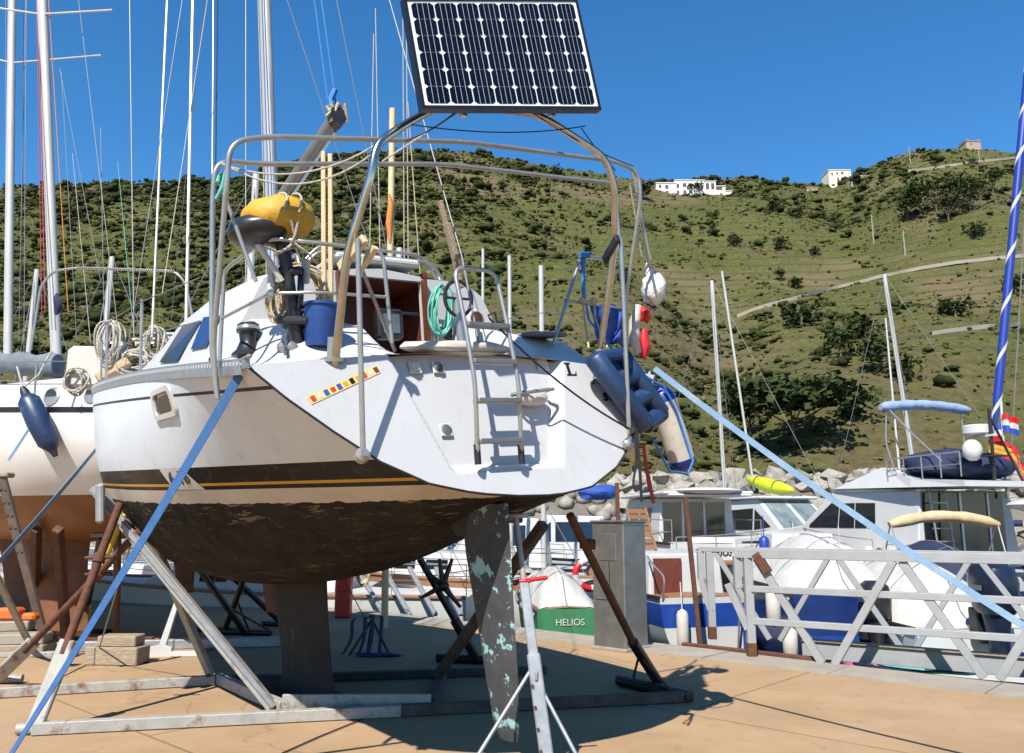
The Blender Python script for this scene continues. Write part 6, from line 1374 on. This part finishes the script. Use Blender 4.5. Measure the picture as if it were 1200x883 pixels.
mb = MB(); mb.add([V(.55,1.5,3.38),V(.55,-1.5,3.38),V(2.2,-1.55,3.42),V(2.2,1.55,3.42),V(5.4,1.35,3.5),V(5.4,-1.35,3.5),V(.55,1.5,3.5),V(.55,-1.5,3.5),V(2.2,-1.5,3.62),V(2.2,1.5,3.62),V(3.6,1.2,3.98),V(3.6,-1.2,3.98),V(6.4,.9,3.3),V(6.4,-.9,3.3)], [(0,3,2,1),(3,4,5,2),(6,7,8,9),(9,8,11,10),(10,11,13,12),(0,1,7,6),(0,6,9,3),(3,9,10),(3,10,4),(4,10,12),(1,2,8,7),(2,11,8),(2,5,11),(5,13,11),(4,12,13,5)]); mb.build('flybridge_deck','gel_white',r)
mb = MB(); mb.blob((2.45,.15,3.98),(.85,1.05,.42),3,18,10,.16,2); mb.blob((1.75,-.2,3.9),(.5,.8,.32),5,14,9,.15,2); mb.build('flybridge_cover','canvas_navy',r,60)
rail(r, [V(x,1.42,3.6) for x in (.7,1.3,1.9,2.5,3.1)], .55, .018, every=1); rail(r, [V(x,-1.42,3.6) for x in (.7,1.3,1.9,2.5,3.1)], .55, .018, every=1)
for P_ in ([(3.0,1.2,3.6),(3.35,1.2,4.6),(3.3,1.15,5.45)], [(3.0,-1.2,3.6),(3.35,-1.2,4.6),(3.3,-1.15,5.45)], [(1.5,1.2,4.0),(2.4,1.2,4.75),(3.1,1.2,5.4)]):
    mb = MB(); mb.tube(bend(P_,.2), .022, 7); mb.build('bimini_frame','stainless',r,50)
mb = MB(); mb.tube([V(3.25+.03*math.sin(i*1.9), 1.35-.169*i, 5.5+.10*math.sin(math.pi*i/16)) for i in range(17)], [.07]+[.13+.015*math.sin(i*2.1) for i in range(15)]+[.07], 12); mb.build('rolled_bimini','canvas_pale_blue',r,60)
mb = MB(); mb.tube([(1.05,.2,3.5),(1.0,.2,5.2)], .04, 8); mb.tube([(.95,-.5,3.5),(1.0,.2,5.0)], .03, 7); mb.box((1.0,.2,4.1),(.3,.5,.04)); rm = mb.build('radar_mast','plastic_black',r,50)
mb = MB(); mb.lathe((1.4,.2,4.62),(1.4,.2,4.86),[(0,.30),(.15,.34),(.85,.34),(1,.28)],18); mb.box((1.2,.2,4.58),(.6,.12,.05)); mb.build('radar_dome','gel_white',rm,40)
mb = MB(); mb.blob((1.3,.5,4.25),(.22,.22,.26),1,14,9,0); mb.build('sat_dome','gel_old',rm,60)
for k, s in enumerate((1.0,)):
    lad2 = MB(); lad2.tube([(1.9,1.12,1.6),(2.1,1.12,3.6)], .025, 7); lad2.tube([(1.9,.68,1.6),(2.1,.68,3.6)], .025, 7); fl = lad2.build('flybridge_ladder','stainless',r,50)
    for q in range(6):
        mb = MB(); mb.box((1.93+.034*q,.9,1.85+.3*q),(.16,.44,.03)); mb.build('tread','stainless',fl)
rail(r, [V(L*t, bb(t)-.06, sh(t)) for t in (.35,.45,.55,.65,.75,.85,.95)], .6); rail(r, [V(L*t, -bb(t)+.06, sh(t)) for t in (.35,.45,.55,.65,.75,.85,.95)], .6)
mb = MB(); mb.blob((9.6,1.05,1.45),(.18,.03,.10),1,14,9,0); mb.build('hull_port','glass_dark',r,60)
mb = MB(); mb.tube([(3.3,.9,3.9),(3.35,.9,7.9)], [.03,.02], 7); mb.build('aerial','gel_white',r,50)
# flags on the flybridge stern staff
stf = at(1177,560,20.2); fg = thing('flag_staff', 'white staff with red and yellow flags on the flybridge stern', 'flag', stf)
mb = MB(fg); mb.tube([stf-V(0,0,.5), at(1173,470,20.2)], .03, 7); mb.build('staff','gel_white',fg,50)
def flag(cols, x, y, w, h, ang, seed, fld):
    for k, m in enumerate(cols):
        mb = MB(fg); n = 10; rows = []
        for i in range(n+1):
            a = i/n; rows.append([at(x,y,20.1)+V(w*a*math.cos(ang), .10*math.sin(a*7+seed), w*a*math.sin(ang) - h*(k+j)/len(cols) - fld*a*a + .03*math.sin(a*9+j)) for j in (0,1)])
        mb.grid(rows); o = mb.build('flag_stripe', m, fg, 60)
flag(['red_paint','gold','gold','red_paint'], 1160, 516, .75, .45, .1, 1, .35); flag(['red_paint','gold','red_paint'], 1176, 517, .6, .5, -.6, 2, .3); flag(['red_paint','paint_white','ink_blue'], 1174, 486, .35, .45, 0, 3, .1); flag(['ink_blue','paint_white','red_paint'], 1155, 495, .35, .45, 0, 5, .1)
# two covered boats moored in the foreground
r = mroot('covered_boat', 'navy hulled boat under a white cover behind the gangway', 'motorboat', 0, 1, 0)
r.matrix_world = Matrix.Translation(V(5.75, 14.2, WATER)) @ Matrix.Rotation(math.radians(90+2), 4, 'Z'); ROOTM[r.name] = r.matrix_world.copy(); L = 5.6
bb, sh = mhull(r, L, 2.2, 1.45, 1.7, 'hull_blue', (.60,.97,'hull_navy'), 'teak'); boat_tarp(r, bb, sh, L, .03, .93, .25, .95, 'tarp_white', 2)
outboard('black outboard motor on the white-covered boat behind the gangway', ROOTM[r.name] @ Matrix.Translation(V(-.30,-.15,.15)), 1.2)
r = mroot('covered_boat', 'white covered boat with navy outboard at right behind the gangway', 'motorboat', 0, 1, 0)
r.matrix_world = Matrix.Translation(V(7.2, 12.9, WATER)) @ Matrix.Rotation(math.radians(90+3), 4, 'Z'); ROOTM[r.name] = r.matrix_world.copy(); L = 6.2
bb, sh = mhull(r, L, 2.35, 1.0, 1.4, 'gel_white', (.55,.75,'hull_navy'), 'gel_old'); boat_tarp(r, bb, sh, L, .06, .95, .35, 1.05, 'tarp_white', 5)
outboard('big navy outboard motor behind the pale strap at right', ROOTM[r.name] @ Matrix.Translation(V(-.3,.1,.15)), 1.5, 'cowl_navy')
text_mesh('VII', .22, 'stern_number', 'canvas_grey', r, Matrix.Translation(V(-.012,.6,.6)) @ Matrix(((0,0,-1,0),(-1,0,0,0),(0,1,0,0),(0,0,0,1))), .004)
r = mroot('bimini_boat', 'white runabout with a rolled tan bimini and boarding ladder at right', 'motorboat', 0, 1, 0)
r.matrix_world = Matrix.Translation(V(9.2, 16.8, WATER)) @ Matrix.Rotation(math.radians(90-2), 4, 'Z'); ROOTM[r.name] = r.matrix_world.copy(); L = 6.5
bb, sh = mhull(r, L, 2.4, 1.1, 1.6, 'gel_white', (.80,.88,'hull_navy'), 'gel_white'); boat_tarp(r, bb, sh, L, .30, .95, .35, .85, 'tarp_white', 8)
mb = MB(); bt_ = [V(1.0+.02*math.sin(i*2), 1.15-.23*i, 2.72-.012*(i-5)**2*.6) for i in range(11)]; mb.tube(bt_, [.07]+[.12+.012*math.sin(i*2.3) for i in range(9)]+[.07], 10); mb.build('rolled_bimini','canvas_tan',r,60)
for (a, b) in (((1.0,1.12,2.6),(1.9,1.1,1.2)),((1.0,1.12,2.6),(.5,1.1,1.2)),((1.0,-1.12,2.6),(1.9,-1.1,1.2)),((1.0,-1.12,2.6),(.5,-1.1,1.2))):
    mb = MB(); mb.tube([a, b], .016, 6); mb.build('bimini_frame','stainless',r,50)
mb = MB()
for yy in (-.35,.05): mb.tube(bend([(-.35,yy,.2),(-.3,yy,1.2),(-.1,yy,1.75),(.1,yy,1.2)],.15), .018, 7)
bl = mb.build('boarding_ladder','stainless',r,50)
for q in range(4): mb = MB(); mb.box((-.33+.02*q,-.15,.35+.25*q),(.05,.4,.03)); mb.build('rung','stainless',bl)
# right-edge boat with hardtop and navy screens
r = mroot('hardtop_boat', 'white boat with rounded hardtop and navy side screen at the right edge', 'motorboat', 0, 1, 0)
r.matrix_world = Matrix.Translation(V(11.3, 16.9, WATER)) @ Matrix.Rotation(math.radians(-14), 4, 'Z'); ROOTM[r.name] = r.matrix_world.copy(); L = 7.5
bb, sh = mhull(r, L, 2.7, 1.3, 1.9, 'gel_white', None, 'gel_white')
mb = MB(); mb.blob((.6,0,2.95),(1.7,1.15,.20),3,26,10,.02); mb.build('hardtop','gel_white',r,60)
mb = MB(); mb.add([V(-.2,1.0,2.9),V(2.2,1.0,2.9),V(2.6,1.15,1.3),V(.5,1.2,1.25),V(-.2,-1.0,2.9),V(2.2,-1.0,2.9),V(2.6,-1.15,1.3),V(.5,-1.2,1.25)],[(0,1,2,3),(4,7,6,5),(0,3,7,4),(1,5,6,2)]); mb.build('side_screen','canvas_navy',r)
rail(r, [V(L*t, bb(t)-.05, sh(t)) for t in (0,.1,.2,.3,.45,.6,.75,.9)], .65); rail(r, [V(L*t, -bb(t)+.05, sh(t)) for t in (0,.1,.2,.3,.45,.6,.75,.9)], .65)
mb = MB(); mb.tube([(-.1,.9,1.25),(-.6,.9,1.9)], .025, 6); mb.build('ensign_staff','alu',r)
mb = MB(); mb.grid([[V(-.5-.03*j,.9+.06*math.sin(i*1.5),1.85-.09*i-.05*j) for j in range(4)] for i in range(5)]); mb.build('ensign','red_paint',r,60); mb = MB(); mb.grid([[V(-.53-.03*j,.895+.06*math.sin(i*1.5),1.78-.03*i-.05*j) for j in range(4)] for i in range(5)]); mb.build('ensign_stripe','gold',r,60)
# tender close under the quay
r = mroot('tender', 'small dinghy with teal and pink gear under the gangway', 'dinghy', 0, 1, 0)
r.matrix_world = Matrix.Translation(V(7.6, 11.9, WATER)) @ Matrix.Rotation(math.radians(180-25), 4, 'Z'); ROOTM[r.name] = r.matrix_world.copy()
bb, sh = mhull(r, 3.2, 1.5, .45, .6, 'gel_old', None, 'gel_old'); mb = MB(); mb.blob((1.7,.1,.6),(.7,.5,.12),2,16,8,.15,2); mb.build('teal_cover','ink_teal',r,60); mb = MB(); mb.blob((2.6,.2,.55),(.3,.3,.16),3,12,8,.25,2); mb.build('pink_bag','ink_pink',r,60)
mb = MB(); mb.blob((.2,0,.65),(.25,.2,.25),4,12,8,.2); mb.build('engine','plastic_black',r,60)
# green boat HELIOS
r = mroot('green_boat', 'small green boat with white letters and pale cover left of the cabinet', 'motorboat', 655, 13.6, 0)
r.matrix_world = Matrix.Translation(V(.95, 13.9, WATER)) @ Matrix.Rotation(math.radians(90+6), 4, 'Z'); ROOTM[r.name] = r.matrix_world.copy()
bb, sh = mhull(r, 4.6, 1.15, 1.2, 1.4, 'green_paint', None, 'teak', rub='teak'); boat_tarp(r, bb, sh, 4.6, .05, .95, .25, .6, 'tarp_white', 11)
text_mesh('HELIOS', .15, 'stern_name', 'paint_white', r, Matrix.Translation(V(-.012,.0,.98)) @ Matrix(((0,0,-1,0),(-1,0,0,0),(0,1,0,0),(0,0,0,1))), .004, 0, 0)
# white sailboat behind the green boat, with brown rail and life ring
def sail_afloat(px, D, head, label, L=9, B=2.9, mastpx=None, band=None, fs=1.1, fb=1.4, mast_h=11, cabm='gel_white', m='gel_white', lean=0):
    r = mroot('moored_sailboat', label, 'sailboat', px, D, head); bb, sh = mhull(r, L, B, fs, fb, m, band, 'gel_old', rub='teak', sternb=.75, full=1.9)
    o, y = cab(r, 'cabin', [(L*.28,fs),(L*.28,fs+.55),(L*.5,fs+.6),(L*.68,fs+.4),(L*.72,fs+.1)], B*.30, B*.25); 
    for q in (.34,.43,.52): swin(o, y, [(L*q,fs+.22),(L*q,fs+.42),(L*(q+.06),fs+.42),(L*(q+.06),fs+.22)])
    mb = MB(); mb.oval((L*.55,0,fs), (L*.55-lean,0,mast_h), .08, .06, (1,0,0), 10); ms = mb.build('mast','mast_alu',r,40)
    mb = MB(); mb.tube([(L*.55-lean*.5,-.8,mast_h*.55),(L*.55-lean*.5,.8,mast_h*.55)], .025, 6); mb.build('spreader','mast_alu',ms)
    mb = MB(); mb.tube([(L*.54,0,fs+1.3),(L*.18,0,fs+1.35)], .13, 9); mb.build('sail_cover','canvas_navy',r,60)
    for a in ((L-.1,0,fb),(.05,0,fs),(L*.52,B*.45,fs),(L*.52,-B*.45,fs)): mb = MB(); mb.tube([a,(L*.55-lean,0,mast_h)], .010, 5); mb.build('stay','wire',r)
    rail(r, [V(L*t, bb(t)-.05, sh(t)) for t in (0,.15,.3,.45,.6,.75,.9)], .6, .012, every=1); rail(r, [V(L*t, -bb(t)+.05, sh(t)) for t in (0,.15,.3,.45,.6,.75,.9)], .6, .012, every=1); return r
r = sail_afloat(690, 18.2, 68, 'white sailboat with brown rail and life ring seen between prop and cabinet', 9, 2.9, fs=1.35, fb=1.8, mast_h=9.5, band=(.9,1,'teak'))
p = at(692, 690, 16.9); lr = thing('life_ring', 'red and white life ring on the sailboat rail behind the prop', 'life ring', p)
for k in range(8):
    mb = MB(lr); mb.tube([p+V(.05*math.cos(a),.26*math.cos(a)*.4,.0)+V(.26*math.cos(a),0,.28+.28*math.sin(a)) for a in [2*math.pi*(k+i/4)/8 for i in range(5)]], .07, 8); mb.build('ring_segment', 'red_paint' if k % 2 else 'gel_white', lr, 60)
sail_afloat(560, 17.0, 82, 'white sailboat hull seen under the yacht between keel and rudder', 9.5, 3.0, fs=1.2, fb=1.5, mast_h=10.5)
sail_afloat(300, 21.0, 75, 'white sailboat seen under the yacht left of its keel', 9, 2.9, fs=1.0, fb=1.3, mast_h=10)
sail_afloat(190, 24.0, 78, 'white sailboat seen low between the rusty props', 9, 2.9, fs=1.2, fb=1.5, mast_h=10.5, band=(.85,1,'hull_navy'))
sail_afloat(1001, 31.0, 60, 'cream-masted sailboat moored before the rocks right of the fenders', 9, 2.9, fs=1.2, fb=1.5, mast_h=12.7, lean=-.2)
sail_afloat(1249, 30.5, 60, 'sailboat with slim leaning mast behind the flybridge yacht', 9, 2.9, fs=1.2, fb=1.5, mast_h=12.9, lean=-.7)
for (x0,y0,x1,y1,D,rr,m,lb) in [(884,575,846,318,29,.045,'mast_alu','pale spar slanting beside the cream mast'),(462,300,460,128,13,.055,'wood_pale','stout tan mast top rising behind the yacht cabin'),(636,400,634,312,24,.08,'mast_alu','short white mast right of the stern ladder'),(599,360,597,300,24,.06,'mast_alu','short white mast directly above the ladder rail'),(567,345,566,292,26,.05,'mast_alu','thin short mast left of the ladder top')]:
    mb = MB(); a = at(x0,y0,D); mb.tube([V(a.x,a.y,WATER+1) if y0 < 500 else a, at(x1,y1,D)], rr, 9); solo(mb, 'moored_mast', m, lb, 'mast', smooth=50)
for (x0,y0,x1,y1,m,lb) in [(447,330,440,80,'rope_white','first thin line left of the tan mast'),(474,320,472,60,'rope_white','thin halyard just right of the tan mast'),(479,320,476,60,'rope_white','outer halyard right of the tan mast'),(497,330,478,190,'rope_tan','slanting stay right of the tan mast'),(432,300,438,110,'rope_white','thin stay crossing the left arch leg')]:
    mb = MB(); mb.tube([at(x0,y0+60,13.2), at(x1,y1-70,13.2)], .009, 5); solo(mb, 'rigging_line', m, lb, 'rope')
mb = MB(); mb.tube([at(457,285,12.95),at(456,262,12.95),at(458,240,12.95),at(456,228,12.95)], [.02,.06,.05,.02], 8); solo(mb, 'rolled_flag', 'rope_orange', 'rolled orange flag tied to the tan mast', 'flag', smooth=60)
# furled blue and white genoa at the right edge
a, b = at(1166,500,24), at(1216,-40,24); rr = thing('furled_sail', 'blue furled headsail with a white spiral at the right edge', 'sail', a)
mb = MB(rr); mb.tube([a.lerp(b,i/20) for i in range(21)], [.04]+[.12]*18+[.10,.06], 12); mb.build('furled_cloth','fender_blue',rr,60)
mb = MB(rr); d = b-a; t_ = d.normalized(); s1 = t_.cross(V(0,1,0)).normalized(); s2 = t_.cross(s1); rows = []
for i in range(241):
    q = i/240; an = q*2*math.pi*9; e = s1*math.cos(an)+s2*math.sin(an); f = t_.cross(e); p = a+d*(.02+.95*q)
    rows.append([p+e*.120-t_*.11, p+e*.130, p+e*.120+t_*.11])
mb.grid(rows); mb.build('white_spiral','gel_white',rr,60)
mb = MB(rr); mb.tube([a-V(0,0,3.2), b+d*.1], .02, 6); mb.build('forestay','wire',rr)
def hang_fender(px, py, D, h, m, lb):
    p = at(px, py, D); mb = MB(); mb.lathe(p, p-V(0,0,h), [(0,.02),(.06,.08),(.14,.115),(.86,.115),(.94,.08),(1,.02)], 12); mb.tube([p, p+V(0,0,.45)], .012, 5); solo(mb, 'fender', m, lb, 'fender', smooth=50)
for a in [(895,628,19,.6,'fender_blue','blue fender between the sliding-door cruiser and the kayak cruiser'),(930,636,19,.6,'fender_white','white fender left of the grey bow behind the gangway'),(984,640,19,.65,'fender_white','white fender on the grey hull right of the kayak cruiser'),(1018,640,18.5,.6,'fender_white','white fender hanging below the flybridge yacht bow'),(905,690,13.6,.6,'fender_white','white fender over the navy covered boat stern'),(925,735,13.2,.5,'fender_white','small white fender low at the quay under the gangway')]: hang_fender(*a)
# row of further boats under the breakwater
def simple_cruiser(px, D, head, label, L=7, B=2.6, m='gel_white', seed=0, top=2.6, tarpm=None):
    r = mroot('moored_motorboat', label, 'motorboat', px, D, head); bb, sh = mhull(r, L, B, 1.2, 1.7, m, None, 'gel_white', n=14)
    if tarpm: boat_tarp(r, bb, sh, L, .05, .95, .4, 1.0, tarpm, seed)
    else:
        o, y = cab(r, 'cabin', [(L*.2,1.2),(L*.22,top),(L*.48,top+.05),(L*.66,1.95),(L*.85,1.8),(L*.88,1.5)], B*.40, B*.33); swin(o, y, [(L*.27,1.9),(L*.27,top-.2),(L*.44,top-.2),(L*.44,1.9)]); swin(o, y, [(L*.46,1.9),(L*.46,top-.2),(L*.58,2.0)])
        fwin(o, y, (L*.66,1.95), (L*.48,top+.05), 2, 'glass_dark', .08, .88, .012); rail(r, [V(L*t, bb(t)-.05, sh(t)) for t in (.4,.55,.7,.85,1.0)], .5); rail(r, [V(L*t, -bb(t)+.05, sh(t)) for t in (.4,.55,.7,.85,1.0)], .5)
    return r
simple_cruiser(700, 26, 80, 'white cruiser with pale blue cover line behind the steel cabinet', 8, 2.8, top=2.7, seed=1)
simple_cruiser(640, 24, 95, 'white covered boat above the green boat', 7, 2.6, tarpm='tarp_white', seed=3)
simple_cruiser(985, 27, 8, 'small white cruiser between the kayak boat and the flybridge yacht', 7, 2.6, top=2.6, seed=4)
simple_cruiser(760, 31, 85, 'far white motorboat under the rocks left of the sliding-door cruiser', 8, 2.8, top=2.8, seed=5)
simple_cruiser(1012, 19, 4, 'white covered motorboat behind the gangway centre', 6.5, 2.4, tarpm='tarp_white', seed=6)
simple_cruiser(480, 24, 85, 'far white motorboat visible low beneath the yacht', 7, 2.6, top=2.4, seed=7)
simple_cruiser(90, 27, 85, 'far white motorboat low behind the left stands', 8, 2.8, top=2.4, seed=8)
# blue bundle and small orange buoy by the mooring post
mb = MB(); mb.blob(at(700,577,19.5),(.5,.3,.18),3,14,8,.2,2); solo(mb, 'blue_bundle','canvas_blue','blue canvas bundle left of the brown post','canvas',smooth=60)
# walkway trestles on the quay edge seen below the yacht
for k, x in enumerate((440, 470, 500, 530)):
    a = at(x-4+6*k*.2, 672, 15.6); b = gp(x+10, 722); mb = MB(); mb.beam(V(a.x-.3,a.y,a.z+.1), V(b.x,b.y+.1,.0), .08, .06, b=.006); solo(mb, 'trestle_strut', 'galv', ['first slanting grey strut from the left under the yacht','second slanting grey strut from the left under the yacht','third slanting grey strut from the left under the yacht','fourth slanting grey strut from the left under the yacht'][k], 'strut')

simple_cruiser(905, 22.5, 6, 'white open boat with low cabin between launch and covered boats', 6, 2.3, top=2.2, seed=9)
simple_cruiser(960, 20.5, 2, 'grey hulled cabin boat behind the white covers', 6.5, 2.4, 'hull_grey', top=2.3, seed=10)
simple_cruiser(1050, 24, 0, 'white cruiser filling the gap left of the flybridge yacht', 7, 2.5, top=2.7, seed=12)
simple_cruiser(590, 27, 85, 'white motorboat seen past the stern stand', 7, 2.6, top=2.5, seed=13)
simple_cruiser(1140, 15.2, -4, 'white low motorboat behind the navy outboard', 6, 2.3, tarpm='canvas_navy', seed=14)
